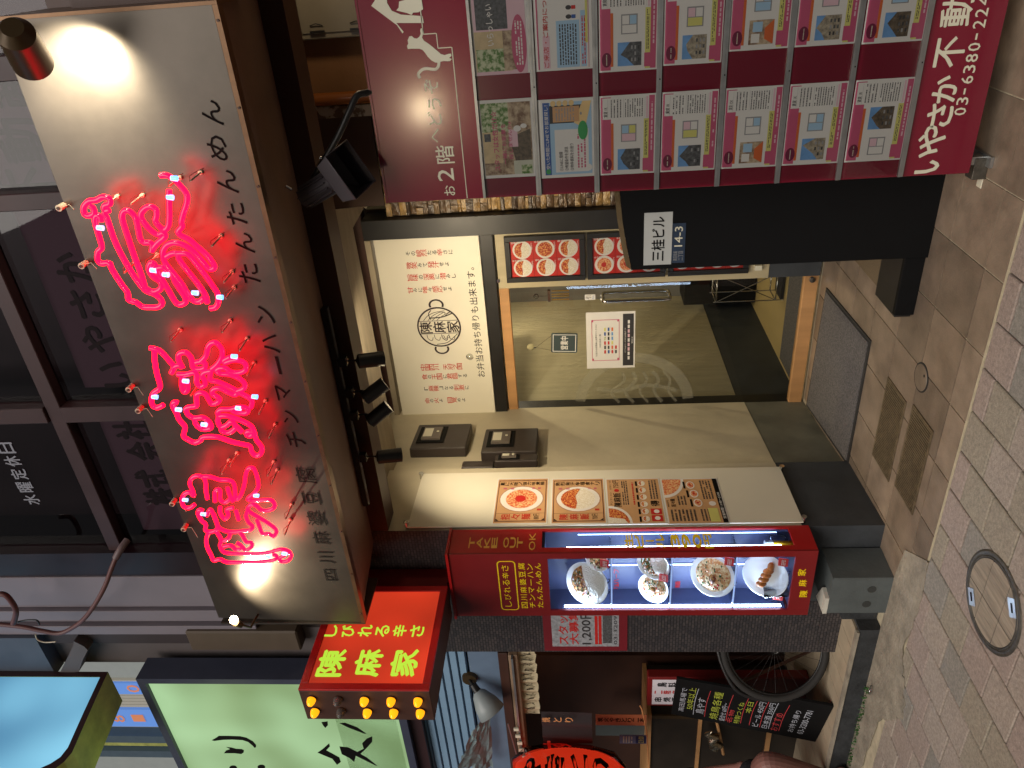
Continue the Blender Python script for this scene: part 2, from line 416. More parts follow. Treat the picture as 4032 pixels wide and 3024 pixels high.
# entrance tiles
ent = struct('entrance_floor', bx(-2.98, 0.6, 2.704, 2.708, -0.006, -0.003, M_grout))
TY = [2.706, 2.852, 3.157, 3.462, 3.767, 4.072, 4.377, 4.66]; TX = [-1.24 - 0.305 * k for k in range(-6, 7)]
for i in range(len(TX) - 1):
    for j in range(len(TY) - 1):
        xb, xa = TX[i], TX[i + 1]
        if xa < -2.9: xa = -2.95
        if xa < -2.72 and TY[j] < 2.8: xa = -2.66
        if TY[j] > 3.3 and xb > -0.3: continue
        off = 0.1 if j == 0 else 0
        g = 0.0036
        bb = MB().box(xa + g, xb - g, TY[j] + g, TY[j + 1] - g, -0.006, random.uniform(-0.0006, 0.0006), M_tile[random.randrange(3)])
        bb.build('tile', ent)
# neighbour's raised floor, tiled in pale squares, with dark kerb
st = struct('raised_floor', bx(-7.5, -3.33, 2.945, 3.96, -0.006, 0.108, M_kerb))
bx(-7.5, -3.345, 2.937, 2.968, 0.1085, 0.122, M_conc).build('kerb_edge', st)
for i in range(14):
    for j in range(5):
        x1 = -3.35 - 0.15 * i; y0 = 2.972 + 0.19 * j
        bx(x1 - 0.147, x1, y0, y0 + 0.187, 0.108, 0.1195, M_steptile).build('tile', st)
# ------------------------------------------------------------------ the restaurant building
rb = thing('restaurant_building', (-2.2, 3.9, 0), 'restaurant ground floor with recessed entrance, beige side wall and gold ledge stone', 'building')
A0, A1 = Vector((-2.985, 4.69, 0)), Vector((-2.862, 3.765, 0))
B0, B1 = Vector((-2.812, 3.745, 0)), Vector((-2.778, 3.150, 0))
def wallseg(p, q, z0, z1, th, m, name):
    d = (q - p); nrm = Vector((-d.y, d.x, 0)).normalized()
    if nrm.x > 0: nrm = -nrm
    MB().obox(p + Vector((0, 0, z0)), d, nrm * th, (0, 0, z1 - z0), m).build(name, rb)
wallseg(A0, A1, 0.40, 2.95, 0.12, M_wall, 'side_wall')
wallseg(A0 - Vector((0.003, 0, 0)), A1 - Vector((0.003, 0, 0)), 0.0, 0.40, 0.12, M_dado, 'dado')
# pillar: side face beige, street face of small dark tiles
mb = MB(); z0, z1 = 0.42, 2.86
mb.poly([B0 + Vector((0, 0, z0)), B1 + Vector((0, 0, z0)), B1 + Vector((0, 0, z1)), B0 + Vector((0, 0, z1))], M_wall)
mb.poly([Vector((-2.86, 3.745, z0)), B0 + Vector((0, 0, z0)), B0 + Vector((0, 0, z1)), Vector((-2.86, 3.745, z1))], M_wall)
mb.build('pillar_side', rb)
mb = MB(); e = Vector((-0.004, 0, 0))
mb.poly([B0 + e, B1 + e, B1 + e + Vector((0, 0, z0)), B0 + e + Vector((0, 0, z0))], M_darkw)
mb.poly([Vector((-2.86, 3.749, 0)), B0 + e + Vector((0, .004, 0)), B0 + e + Vector((0, .004, z0)), Vector((-2.86, 3.749, z0))], M_darkw)
mb.prism([(-3.33, 3.152, 0), (-2.784, 3.152, 0), (-2.786, 3.20, 0), (-3.33, 3.20, 0)], (0, 0, .42), M_darkw)
mb.build('pillar_base', rb)
M_ptile = mat('dark_mosaic_tile', (66, 62, 64), 0.55, var=0.1)
nt = M_ptile.node_tree; N = nt.nodes; L = nt.links; bs = N['Principled BSDF']
tc = N.new('ShaderNodeTexCoord'); mp = N.new('ShaderNodeMapping'); mp.inputs['Rotation'].default_value = (math.radians(90), 0, 0)
br = N.new('ShaderNodeTexBrick'); br.inputs['Scale'].default_value = 1.0; br.inputs['Brick Width'].default_value = 0.034; br.inputs['Row Height'].default_value = 0.017
br.inputs['Mortar Size'].default_value = 0.0022; br.inputs['Color1'].default_value = (*lin((74, 68, 68)), 1); br.inputs['Color2'].default_value = (*lin((50, 48, 52)), 1); br.inputs['Mortar'].default_value = (*lin((30, 29, 31)), 1)
L.new(tc.outputs['Object'], mp.inputs[0]); L.new(mp.outputs[0], br.inputs['Vector']); L.new(br.outputs['Color'], bs.inputs['Base Color'])
bp = N.new('ShaderNodeBump'); bp.invert = True; bp.inputs['Strength'].default_value = 0.7; bp.inputs['Distance'].default_value = 0.004; L.new(br.outputs['Fac'], bp.inputs['Height']); L.new(bp.outputs[0], bs.inputs['Normal'])
MB().prism([(-3.745, 3.150, 0.421), (-2.7795, 3.150, 0.421), (-2.783, 3.20, 0.421), (-3.745, 3.20, 0.421)], (0, 0, 2.38), M_ptile).build('pillar_front', rb)
bx(-3.745, -3.331, 3.150, 3.20, 0.1195, 0.4205, M_ptile).build('pillar_foot', rb)
# back wall pieces round the door
zt = 3.25
bx(-3.6, 2.0, 4.80, 4.90, 2.92, zt, M_brown).build('head_wall', rb)
bx(-1.515, 1.2, 4.70, 4.80, 0.0, 2.74, mat('stone_backing', (70, 54, 38), 0.9)).build('stone_backing', rb)
mb = MB().box(-1.443, 1.2, 4.69, 4.80, 2.745, 3.25, mat('dark_brown_panel', (74, 52, 40), 0.6, var=0.15, scale=3)); mb.build('upper_panel', rb)
# tan stairwell wall right of the stones
bx(-0.80, 1.2, 4.55, 4.69, 0.0, 3.25, mat('tan_render', (120, 86, 54), 0.8, var=0.12, scale=4, bump=0.2)).build('stairwell_wall', rb)
bx(-0.865, -0.802, 4.53, 4.689, 0.0, 3.25, mat('peeling_paint', (96, 78, 62), 0.8, col2=(168, 156, 136), scale=11, thr=(0.47, 0.52), detail=9)).build('door_post', rb)
M_pipe = mat('brown_pipe', (122, 70, 28), 0.25, var=0.1)
MB().cyl((-0.755, 4.50, 0.0), (-0.755, 4.50, 3.25), 0.036, 0.036, M_pipe, 16).build('drain_pipe', rb)
# ledge stones, right of the frame and in the thin strip left of the door
def stones(x0, x1, z0, z1, y, n_lim, w=(0.05, 0.12), sid=1):
    z = z0
    while z < z1:
        h = random.choice((0.022, 0.03, 0.038, 0.046)); h = min(h, z1 - z)
        x = x0
        while x < x1 - 0.004:
            ww = random.uniform(*w); ww = min(ww, x1 - x)
            if x1 - x - ww < 0.02: ww = x1 - x
            d = random.uniform(0.006, 0.024); g = 0.0014
            s_ = MB(); xa, xb, za, zb = x + g, x + ww - g, z + g, z + h - g; yf = y - d
            j = lambda: random.uniform(-0.004, 0.004)
            s_.add([(xa, y, za), (xb, y, za), (xb, y, zb), (xa, y, zb), (xa, yf + j(), za), (xb, yf + j(), za), (xb, yf + j(), zb), (xa, yf + j(), zb), ((xa + xb) / 2, yf - 0.004 + j(), (za + zb) / 2)],
                   [(0, 1, 5, 4), (1, 2, 6, 5), (2, 3, 7, 6), (3, 0, 4, 7), (4, 5, 8), (5, 6, 8), (6, 7, 8), (7, 4, 8)], random.choice(M_stone))
            yield s_
            x += ww
        z += h
cnt = 0
for s_ in stones(-1.514, -1.385, 1.30, 2.74, 4.70, 0): s_.build('stone', rb); cnt += 1
for s_ in stones(-3.093, -3.045, 0.10, 2.15, 4.66, 0, (0.02, 0.05)): s_.build('stone', rb); cnt += 1
rest = MB()
for s_ in list(stones(-1.385, -0.87, 1.9, 2.74, 4.70, 0)) + list(stones(-1.514, -0.87, 0.05, 1.30, 4.70, 0)):
    o = len(rest.v); rest.v += s_.v
    for f, m_ in zip(s_.f, s_.m): rest.f.append([o + i for i in f]); rest.m.append(rest.mi(s_.mats[m_])); rest.sm.append(False)
rest.build('stonework', rb, kind='stuff')
# black door surround
bx(-3.045, -2.992, 4.625, 4.80, 0.0, 2.16, M_black).build('door_frame', rb, bev=0.003)
bx(-3.14, -3.096, 4.625, 4.80, 0.0, 2.16, M_black).build('door_frame', rb, bev=0.003)
bx(-1.645, -1.516, 4.62, 4.80, 0.0, 2.90, M_black).build('door_frame', rb, bev=0.003)
bx(-3.14, -1.646, 4.64, 4.80, 2.075, 2.158, M_black).build('door_frame', rb, bev=0.003)
# beam, soffit and ceiling of the recess
bx(-2.775, 1.2, 3.15, 3.30, 2.617, 2.80, M_brown).build('steel_beam', rb)
mb = MB(); mb.prism([(-2.855, 2.600, 2.652), (-0.14, 2.600, 2.652), (-0.14, 3.148, 2.712), (-2.855, 3.148, 2.712)], (0, 0, 0.05), M_soffit); mb.build('soffit', rb)
mb = MB(); mb.prism([(-3.6, 2.90, 2.80), (-2.86, 2.90, 2.80), (-2.86, 3.30, 2.80), (-3.6, 3.30, 2.80)], (0, 0, 0.05), M_brown); mb.build('soffit', rb)
bx(-0.135, 1.2, 2.75, 3.149, 2.70, 3.2, M_brown).build('soffit', rb)
mb = MB(); mb.prism([(-2.99, 3.302, 2.735), (-1.357, 3.302, 2.735), (-1.295, 3.90, 2.735), (-2.99, 3.97, 2.735)], (0, 0, 0.04), M_ceil); mb.build('ceiling_panel', rb)
mb = MB(); mb.prism([(-1.352, 3.302, 2.732), (-1.03, 3.302, 2.732), (-1.287, 4.183, 2.732)], (0, 0, 0.04), M_ceil); mb.build('ceiling_panel', rb)
bx(-3.4, 1.2, 3.3, 4.9, 3.25, 3.30, M_brown).build('upper_slab', rb)
bx(-3.10, -1.65, 4.63, 4.80, 2.862, 2.90, M_ceil).build('sign_ledge', rb)

# ------------------------------------------------------------------ upper storey behind the fascia
uf = thing('upper_storey', (-1.5, 3.3, 3.3), 'dark upper storey windows behind the metal fascia with pale lettered panels inside', 'building')
M_frame2 = mat('dark_bronze_frame', (56, 32, 34), 0.45, var=0.12)
M_night = mat('dark_room', (34, 14, 20), 0.35, var=0.3, scale=3)  # reddened to hold the neon's veil over the windows
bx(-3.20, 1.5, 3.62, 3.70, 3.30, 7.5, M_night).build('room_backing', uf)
bx(-3.20, 1.5, 3.28, 3.40, 3.30, 3.62, M_brown).build('window_sill', uf)
bx(-3.05, 1.5, 3.285, 3.36, 4.30, 4.385, M_frame2).build('transom', uf, bev=0.004)
bx(-2.10, -2.005, 3.27, 3.40, 3.63, 4.295, M_frame2).build('mullion', uf, bev=0.004)
bx(-2.10, -2.005, 3.27, 3.40, 4.39, 7.5, M_frame2).build('mullion', uf, bev=0.004)
bx(-0.95, -0.87, 3.28, 3.40, 3.63, 4.295, M_frame2).build('mullion', uf, bev=0.004)
bx(-0.40, -0.30, 3.28, 3.40, 3.63, 4.295, M_frame2).build('mullion', uf, bev=0.004)
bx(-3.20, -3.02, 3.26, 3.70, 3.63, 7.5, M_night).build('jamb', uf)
M_pglass = glass('window_glass', (0.7, 0.66, 0.68), 1.5)
for x0, x1 in ((-3.015, -2.105), (-2.0, 1.5)):
    MB().poly([(x0, 3.34, 3.63), (x1, 3.34, 3.63), (x1, 3.34, 4.295), (x0, 3.34, 4.295)], M_pglass).build('pane', uf)
    MB().poly([(x0, 3.34, 4.39), (x1, 3.34, 4.39), (x1, 3.34, 7.4), (x0, 3.34, 7.4)], M_pglass).build('pane', uf)
M_pal = mat('pale_window_film', (112, 82, 98), 0.7, var=0.06, scale=90)  # pinkish tone carries some of the neon's red veil
M_dred = mat('dark_red_ink', (40, 4, 10), 0.6, var=0)
mb = MB(); mb.box(-1.97, -0.96, 3.42, 3.425, 3.62, 4.22, M_pal).box(-0.86, 1.4, 3.42, 3.425, 3.62, 4.22, M_pal).box(-2.98, -2.16, 3.42, 3.425, 3.62, 4.22, M_pal)
mb.build('window_film', uf)
mb = MB()
for ch, x, y in (('い', 458, 1476), ('や', 386, 1337), ('さ', 343, 1199), ('か', 283, 1054), ('不', 139, 741), ('動', 84, 554), ('産', 42, 343), ('株', 640, 1956), ('式', 608, 1886), ('会', 572, 1777), ('社', 524, 1693)):
    q = P(x, y, 'Y', 3.415); w = .15 if ch in 'いやさか' else .19; h = .17 if ch in 'いやさか' else .22
    if ch in '株式会社': w = .12
    mb.text(ch, (q.x - w / 2, 3.415, q.z - h / 2), (w, 0, 0), (0, 0, h), M_dred, 0.05)
mb.build('lettering', uf)
mb = MB(); M_wlet = mat('white_window_letter', (136, 136, 146), 0.6, var=0)
for i, ch in enumerate('水曜定休日'):
    x = -2.665 + 0.0925 * i; mb.text(ch, (x - 0.036, 3.335, 4.715), (0.072, 0, 0), (0, 0, 0.095), M_wlet, 0.03)
mb.build('lettering', uf)
# pale ribbed wall end left of the windows
M_palew = mat('pale_wall_panel', (124, 116, 124), 0.6, var=0.08, scale=2)
mb = MB()
for x0, x1, y in ((-3.44, -3.205, 3.25), (-3.475, -3.445, 3.265), (-3.56, -3.48, 3.235), (-3.60, -3.565, 3.26), (-3.68, -3.605, 3.225)):
    bx(x0, x1, y, 3.70, 3.60, 7.5, M_palew).build('wall_panel', uf, bev=0.004)

# ------------------------------------------------------------------ metal fascia with brush lettering
FY = 2.585
fs = thing('fascia_sign', (-1.5, FY, 2.645), 'long patinated metal fascia with thin black brush lettering above the entrance', 'sign')
MB().prism([(-2.862, FY, 2.650), (-0.136, FY, 2.652), (-0.136, FY, 3.365), (-2.828, FY, 3.368)], (0, 0.03, 0), M_gold).build('panel', fs)
MB().box(-2.862, -0.136, FY - 0.004, FY + 0.035, 2.632, 2.6495, M_goldtrim).build('bottom_angle', fs)
MB().box(-0.1355, -0.124, FY - 0.004, FY + 0.30, 2.632, 3.366, M_goldtrim).build('end_angle', fs)
MB().box(-2.874, -2.8625, FY - 0.002, FY + 0.30, 2.632, 3.366, M_gold).build('end_angle', fs)
for i in range(11):
    x = -2.8 + i * 0.262; MB().cyl((x, FY - 0.008, 2.641), (x, FY - 0.003, 2.641), 0.0045, 0.0045, M_brown, 8).build('screw', fs)
mb = MB()
for ch, x, y, w, h in (('四', 1302, 2265, .072, .055), ('川', 1286, 2197, .07, .075), ('麻', 1265, 2120, .075, .08), ('婆', 1246, 2043, .08, .085), ('豆', 1226, 1964, .07, .078), ('腐', 1205, 1874, .085, .09),
                       ('チ', 1166, 1732, .075, .078), ('ン', 1142, 1642, .062, .062), ('マ', 1117, 1548, .072, .062), ('ー', 1096, 1440, .08, .012), ('ハ', 1066, 1355, .082, .06), ('ン', 1042, 1241, .075, .07),
                       ('た', 979, 1078, .075, .078), ('ん', 961, 958, .078, .066), ('た', 928, 844, .078, .07), ('ん', 892, 717, .082, .07), ('め', 856, 585, .085, .066), ('ん', 832, 446, .082, .066)):
    c = P(x, y, 'Y', FY - 0.002)
    mb = MB(); mb.text(ch, c - Vector((w / 2, 0, h / 2)), (w, 0, 0), (w * 0.03, 0, h), M_ink, 0.004); mb.build('painted_character', fs)


# ------------------------------------------------------------------ neon characters
NY = 2.485
def neon(name, label, cx, strokes, glows, pins, conv, r):
    c0 = P(*conv(*cx), 'Y', NY)
    t = thing(name, (c0.x, NY, c0.z), label, 'neon sign', 'red neon characters on the metal fascia')
    for st in strokes:
        pts = smooth([conv(*p) for p in st], 4)
        d = []
        for i, p in enumerate(pts):
            q = P(p[0], p[1], 'Y', NY); d.append(q)
        # crossings pass in front of or behind one another
        MB().tube(d, r, M_neon, 10).build('glass_tube', t)
    for g in glows:
        mb = MB(); q = P(*conv(*g), 'Y', NY - 0.004); mb.cyl(q - Vector((0, 0.004, 0.009)), q + Vector((0.003, -0.004, 0.012)), r * 1.02, r * 0.9, M_neone, 10)
        mb.build('electrode', t)
    for g in pins:
        mb = MB(); q = P(*conv(*g), 'Y', NY); w = Vector((q.x + 0.004, FY - 0.001, q.z + 0.002))
        mb.cyl(q + Vector((0, 0.006, 0)), w, 0.0034, 0.0034, M_cream_pin, 8); mb.cyl(w, w - Vector((0, 0.008, 0)), 0.009, 0.008, M_cream_pin, 10)
        mb.tube([q, q + Vector((0.01, 0.03, 0.012)), q + Vector((0.02, 0.05, -0.01)), w + Vector((0.015, -0.01, -0.02))], 0.0012, M_wirered, 5)
        mb.build('standoff', t)
    return t
M_cream_pin = mat('glass_standoff', (200, 188, 164), 0.3, var=0)
M_wirered = mat('red_wire', (130, 30, 30), 0.5, var=0)
cA = lambda x, y: (300 + x / 2.37, 600 + y / 2.37)
cB = lambda x, y: (550 + x / 2.765, 1250 + y / 2.765)
cC = lambda x, y: (650 + x / 2.765, 1750 + y / 2.765)
neon('neon_character', 'rightmost red neon character, glowing 家 with a tall hooked left stroke', (700, 850), [
    [(310, 540), (270, 545), (265, 500), (315, 480), (310, 430), (250, 415), (190, 445), (120, 455), (72, 510), (80, 575), (125, 592), (168, 570), (160, 520), (130, 500)],
    [(262, 560), (300, 650), (350, 800), (420, 950), (500, 1090), (580, 1210), (650, 1290), (730, 1322), (790, 1370), (800, 1415), (765, 1443), (700, 1445), (620, 1440), (560, 1400), (490, 1375), (480, 1310), (430, 1240), (370, 1150), (330, 1080), (308, 1032), (230, 1035), (198, 990), (205, 925), (238, 890), (225, 820), (195, 720), (175, 640), (185, 595), (218, 595), (235, 645)],
    [(640, 1250), (600, 1120), (540, 960), (480, 780), (435, 640), (432, 575), (465, 540), (515, 560), (557, 620), (580, 720), (600, 810), (640, 842), (688, 842), (712, 870), (705, 925)],
    [(712, 905), (760, 845), (830, 785), (810, 752), (770, 770), (700, 730), (630, 650), (603, 580), (640, 525), (690, 505), (742, 530), (750, 590), (740, 640), (785, 700), (830, 722), (862, 680), (870, 600), (868, 480), (868, 350)],
    [(785, 215), (850, 215), (920, 258), (990, 330), (1035, 400), (1030, 480), (1000, 570), (982, 650), (990, 690), (952, 740), (978, 775), (1050, 810), (1130, 880), (1210, 950), (1280, 1040), (1288, 1080), (1240, 1088), (1180, 1020), (1090, 920), (1000, 862), (910, 842), (840, 872), (808, 940), (830, 1030), (900, 1120), (980, 1220), (1035, 1310), (1090, 1380), (1150, 1392), (1190, 1360)],
    [(740, 1110), (735, 1050), (700, 1030), (678, 1080), (710, 1150), (790, 1215), (785, 1275), (720, 1300), (650, 1270)],
    [(845, 1110), (810, 1075), (760, 1085), (770, 1130), (810, 1200), (870, 1300), (930, 1400), (975, 1420), (1022, 1395), (1010, 1340), (960, 1265), (920, 1200), (900, 1130)],
    [(840, 975), (890, 945), (945, 945), (960, 995), (1020, 1080), (1100, 1180), (1170, 1275), (1213, 1350), (1222, 1405)],
    [(945, 945), (1040, 950), (1120, 1040), (1200, 1140), (1270, 1240), (1320, 1320), (1325, 1400), (1300, 1445), (1250, 1455)]],
    [(235, 705), (925, 243), (887, 420), (730, 1100), (845, 1140), (1118, 1310), (1350, 1350)],
    [(260, 500), (500, 490), (1060, 270), (860, 320), (1260, 880), (650, 1060), (1370, 1220), (1390, 1370), (440, 1130)], cA, 0.0094)
neon('neon_character', 'middle red neon character, glowing 麻 with many curled strokes', (700, 900), [
    [(110, 330), (200, 352), (260, 400), (330, 480), (372, 540), (345, 605)],
    [(160, 365), (165, 480), (190, 620), (222, 760), (150, 822), (128, 900), (145, 962), (195, 982), (258, 952)],
    [(365, 545), (430, 520), (465, 545), (425, 465), (430, 400), (500, 380), (560, 440), (580, 540), (640, 562), (705, 550), (712, 500), (660, 482), (612, 492)],
    [(660, 482), (720, 420), (745, 320), (790, 276), (840, 280), (895, 350), (893, 430), (845, 510), (785, 560)],
    [(410, 620), (500, 620), (590, 600), (620, 625), (622, 710), (660, 752), (710, 732), (705, 680), (680, 640), (705, 600), (790, 580)],
    [(460, 640), (460, 760), (490, 812), (522, 780), (520, 720)],
    [(785, 562), (765, 640), (775, 685), (850, 700), (950, 742), (1060, 802), (1040, 842), (960, 812), (880, 772), (810, 780), (790, 830), (865, 880), (855, 920), (790, 942), (755, 900), (720, 840), (670, 820), (620, 842), (620, 900), (618, 962), (560, 972), (508, 990), (520, 1050), (580, 1092), (640, 1092), (692, 1090), (752, 1130), (780, 1190), (742, 1216), (670, 1212), (612, 1162), (600, 1110)],
    [(1060, 802), (1135, 772), (1142, 720), (1080, 662), (980, 622), (880, 612), (838, 580), (880, 550), (940, 555), (990, 592), (1080, 602), (1150, 572), (1152, 510), (1100, 475), (1020, 465), (930, 492), (920, 468), (985, 432)],
    [(1060, 810), (1150, 850), (1222, 905), (1210, 980)],
    [(1000, 1012), (1060, 1035), (1150, 1042), (1182, 1010), (1150, 982), (1090, 975), (990, 1000), (890, 1002), (850, 1035), (862, 1080), (850, 1130), (885, 1192), (950, 1172), (1000, 1132), (1050, 1182), (1120, 1250)],
    [(862, 1075), (950, 1070), (1080, 1112), (1200, 1172), (1242, 1230), (1270, 1330), (1322, 1400), (1332, 1440), (1312, 1492), (1260, 1502), (1220, 1462), (1200, 1402), (1130, 1382), (1000, 1352), (850, 1302), (700, 1302), (660, 1340), (600, 1362), (530, 1332), (478, 1290), (492, 1220), (488, 1180), (430, 1110), (400, 1040), (360, 960), (378, 922), (415, 928)],
    [(885, 1192), (900, 1240), (980, 1252), (1048, 1200)],
    [(1235, 1245), (1180, 1242), (1162, 1270), (1200, 1292), (1232, 1270)]],
    [(510, 690), (1038, 423), (175, 862), (432, 1000), (1262, 860), (1083, 985), (710, 1163)],
    [(330, 270), (890, 170), (1080, 370), (1160, 640), (1290, 1060), (1400, 1320), (550, 860)], cB, 0.0094)
neon('neon_character', 'leftmost red neon character, glowing 陳 ending in two long upright strokes', (700, 780), [
    [(320, 655), (265, 692), (202, 672), (183, 600), (210, 540), (270, 520), (312, 560), (300, 500), (270, 430), (290, 370), (350, 340), (420, 362), (442, 420), (445, 500), (462, 592)],
    [(420, 350), (490, 352), (600, 385), (700, 392), (750, 430), (762, 520), (772, 600), (820, 558), (860, 450), (880, 320), (910, 260), (960, 258), (992, 320), (1012, 400), (1012, 470), (960, 542), (900, 595), (980, 612), (1130, 602), (1182, 630), (1190, 682), (1130, 717), (1050, 715), (1000, 672), (950, 652), (908, 682), (905, 722), (1000, 782), (1100, 842), (1192, 910), (1212, 952), (1180, 1000), (1130, 972), (1062, 970), (1030, 900), (1000, 822)],
    [(545, 622), (542, 520), (580, 488), (602, 520), (600, 600), (650, 632), (700, 600), (712, 580)],
    [(680, 470), (700, 540), (742, 622)],
    [(600, 680), (602, 750), (650, 812), (690, 770), (672, 712), (740, 690)],
    [(772, 720), (802, 822)],
    [(900, 722), (882, 780), (910, 850), (952, 890), (930, 930), (850, 942), (750, 952), (660, 942), (592, 910), (560, 850), (520, 750), (490, 710), (455, 775)],
    [(530, 760), (572, 892), (540, 942), (480, 952), (440, 930), (442, 870), (400, 832), (360, 760), (368, 715), (415, 720)],
    [(475, 960), (450, 1030), (460, 1120), (500, 1200), (530, 1262), (600, 1250), (680, 1282), (900, 1282), (1100, 1272), (1200, 1250), (1212, 1210), (1170, 1200)],
    [(560, 950), (612, 1040), (600, 1100), (640, 1170), (750, 1187), (900, 1190), (1100, 1180), (1250, 1142), (1340, 1160), (1372, 1210), (1340, 1262), (1270, 1276), (1245, 1240), (1300, 1208)],
    [(710, 970), (690, 1022), (640, 1052)], [(640, 1110), (720, 1100), (770, 1142), (822, 1140)],
    [(780, 1070), (830, 1102), (880, 1152), (942, 1110), (940, 1070), (885, 1060), (850, 1000), (822, 962)]],
    [(228, 600), (425, 755), (1000, 553), (1135, 1215), (1308, 1185)],
    [(700, 250), (1110, 350), (1150, 440), (1310, 820), (1300, 990), (610, 330)], cC, 0.0082)
# the porcelain knobs on the top edge of the fascia
for x, y in ((240, 815), (328, 1042), (512, 1528), (549, 1612), (682, 1978), (727, 2078)):
    q = P(x, y, 'Y', FY - 0.02)
    mb = MB().cyl((q.x, FY - 0.035, q.z), (q.x, FY + 0.01, q.z), 0.012, 0.010, M_cream_pin, 12).cyl((q.x, FY - 0.04, q.z), (q.x, FY - 0.035, q.z), 0.006, 0.006, M_brown, 8)
    mb.tube([(q.x, FY - 0.02, q.z - 0.01), (q.x + 0.01, FY - 0.03, q.z - 0.04), (q.x + 0.012, NY, q.z - 0.10)], 0.0013, M_cream_pin, 5)
    mb.build('porcelain_knob', fs)

# ------------------------------------------------------------------ lamps that light the fascia
M_lampb = mat('bronze_lamp', (74, 58, 36), 0.35, var=0.1, metal=0.4)
M_bulbw = mat('warm_lamp_glass', (255, 240, 210), 0.3, var=0, emit=(1.0, 0.80, 0.48), es=45)
c = P(95, 190, 'Y', 2.33); c2 = P(150, 285, 'Y', 2.42)
t = thing('fascia_spotlight', c, 'dark bronze cylinder spotlight at the top right end of the metal fascia', 'lamp')
ax = (c2 - c).normalized()
MB().cyl(c - ax * 0.07, c + ax * 0.075, 0.052, 0.058, M_lampb, 28, False).cyl(c - ax * 0.10, c - ax * 0.07, 0.030, 0.052, M_lampb, 28).build('housing', t)
MB().cyl(c + ax * 0.02, c + ax * 0.03, 0.04, 0.04, M_bulbw, 20).build('bulb', t)
MB().tube([c - ax * 0.09, c + Vector((0.03, 0.10, 0.10)), (c.x + 0.04, FY + 0.1, 3.42), (c.x + 0.04, 3.2, 3.42)], 0.012, M_lampb, 10).build('arm', t)
hot = P(330, 345, 'Y', FY)
spot('fascia_spot_light', c + ax * 0.055, hot, 100, 112, (1.0, 0.87, 0.64), 0.02, 1.0, t)
c = P(920, 2440, 'Y', 2.44)
t = thing('bare_lamp', c, 'small bare glowing lamp at the left end of the metal fascia', 'lamp')
MB().ball(c, 0.019, M_bulbw, 16).build('bulb', t)
MB().cyl(c + Vector((-0.018, 0.0, -0.004)), c + Vector((-0.06, 0.02, -0.012)), 0.018, 0.014, M_lampb, 14).tube([c + Vector((-0.055, 0.02, -0.012)), c + Vector((-0.12, 0.06, -0.03)), (c.x - 0.16, 3.15, c.z - 0.06)], 0.006, M_lampb, 8).build('holder', t)
spot('bare_lamp_light', c + Vector((0.028, 0.0, 0)), P(1110, 2275, 'Y', FY), 30, 140, (1.0, 0.84, 0.58), 0.01, 0.8, t)
point('bare_lamp_glow', c + Vector((0.0, -0.03, 0)), 0.5, (1.0, 0.8, 0.5), 0.02, t)

# ------------------------------------------------------------------ red projecting lightbox with bulbs
t = thing('projecting_sign', (-3.0, 2.63, 2.288), 'red lit projecting sign with yellow-green characters and amber bulbs on its edge', 'sign')
ya, yb, za, zb = 2.303, 2.960, 2.288, 2.915
M_rface = mat('lit_red_face', (90, 12, 8), 0.5, var=0, emit=(1.0, 0.065, 0.022), es=0.72)
nt = M_rface.node_tree; N = nt.nodes; L = nt.links; bs = N['Principled BSDF']
tc = N.new('ShaderNodeTexCoord'); nz = N.new('ShaderNodeTexNoise'); nz.inputs['Scale'].default_value = 2.2; nz.inputs['Detail'].default_value = 1; mr = N.new('ShaderNodeMapRange'); mr.inputs[1].default_value = .3; mr.inputs[2].default_value = .7; mr.inputs[3].default_value = 0.36; mr.inputs[4].default_value = 0.74
L.new(tc.outputs['Object'], nz.inputs[0]); L.new(nz.outputs[0], mr.inputs[0]); L.new(mr.outputs[0], bs.inputs['Emission Strength'])
M_yface = mat('lit_yellow_letter', (90, 110, 30), 0.5, var=0, emit=(0.48, 0.80, 0.05), es=0.95)
MB().box(-3.22, -3.0115, ya, yb, za, zb, M_brown).build('case', t, bev=0.003)
fr = 0.038
mb = MB()
mb.box(-3.011, -3.0, ya, ya + fr, za, zb, M_red).box(-3.011, -3.0, yb - fr, yb, za, zb, M_red).box(-3.011, -3.0, ya + fr + .0005, yb - fr - .0005, za, za + fr, M_red).box(-3.011, -3.0, ya + fr + .0005, yb - fr - .0005, zb - fr, zb, M_red)
mb.build('face_frame', t, bev=0.002)
MB().poly([(-3.006, ya + fr, za + fr), (-3.006, yb - fr, za + fr), (-3.006, yb - fr, zb - fr), (-3.006, ya + fr, zb - fr)], M_rface).build('lit_face', t)
F = Face((-3.006, 0, 0), (0, 1, 0), (0, 0, 1), (1, 0, 0))
def yz(x, y): q = P(x, y, 'X', -3.004); return q.y, q.z
for ch, x, y, w, h in (('陳', 1305, 2610, .155, .125), ('麻', 1450, 2610, .155, .125), ('家', 1592, 2610, .155, .125)):
    a, b_ = yz(x, y); mb = MB(); mb.text(ch, F.p(a - w / 2, b_ - h / 2, 0.003), (0, w, 0), (0, 0, h), M_yface, 0.07); mb.build('large_character', t)
for i, ch in enumerate('しびれる辛さ'):
    a, b_ = yz(1300 + i * 68 + 2, 2484 + (i % 2)); mb = MB(); mb.text(ch, F.p(a - .036, b_ - .034, 0.003), (0, .072, 0), (0, 0, .068), M_yface, 0.05); mb.build('small_character', t)

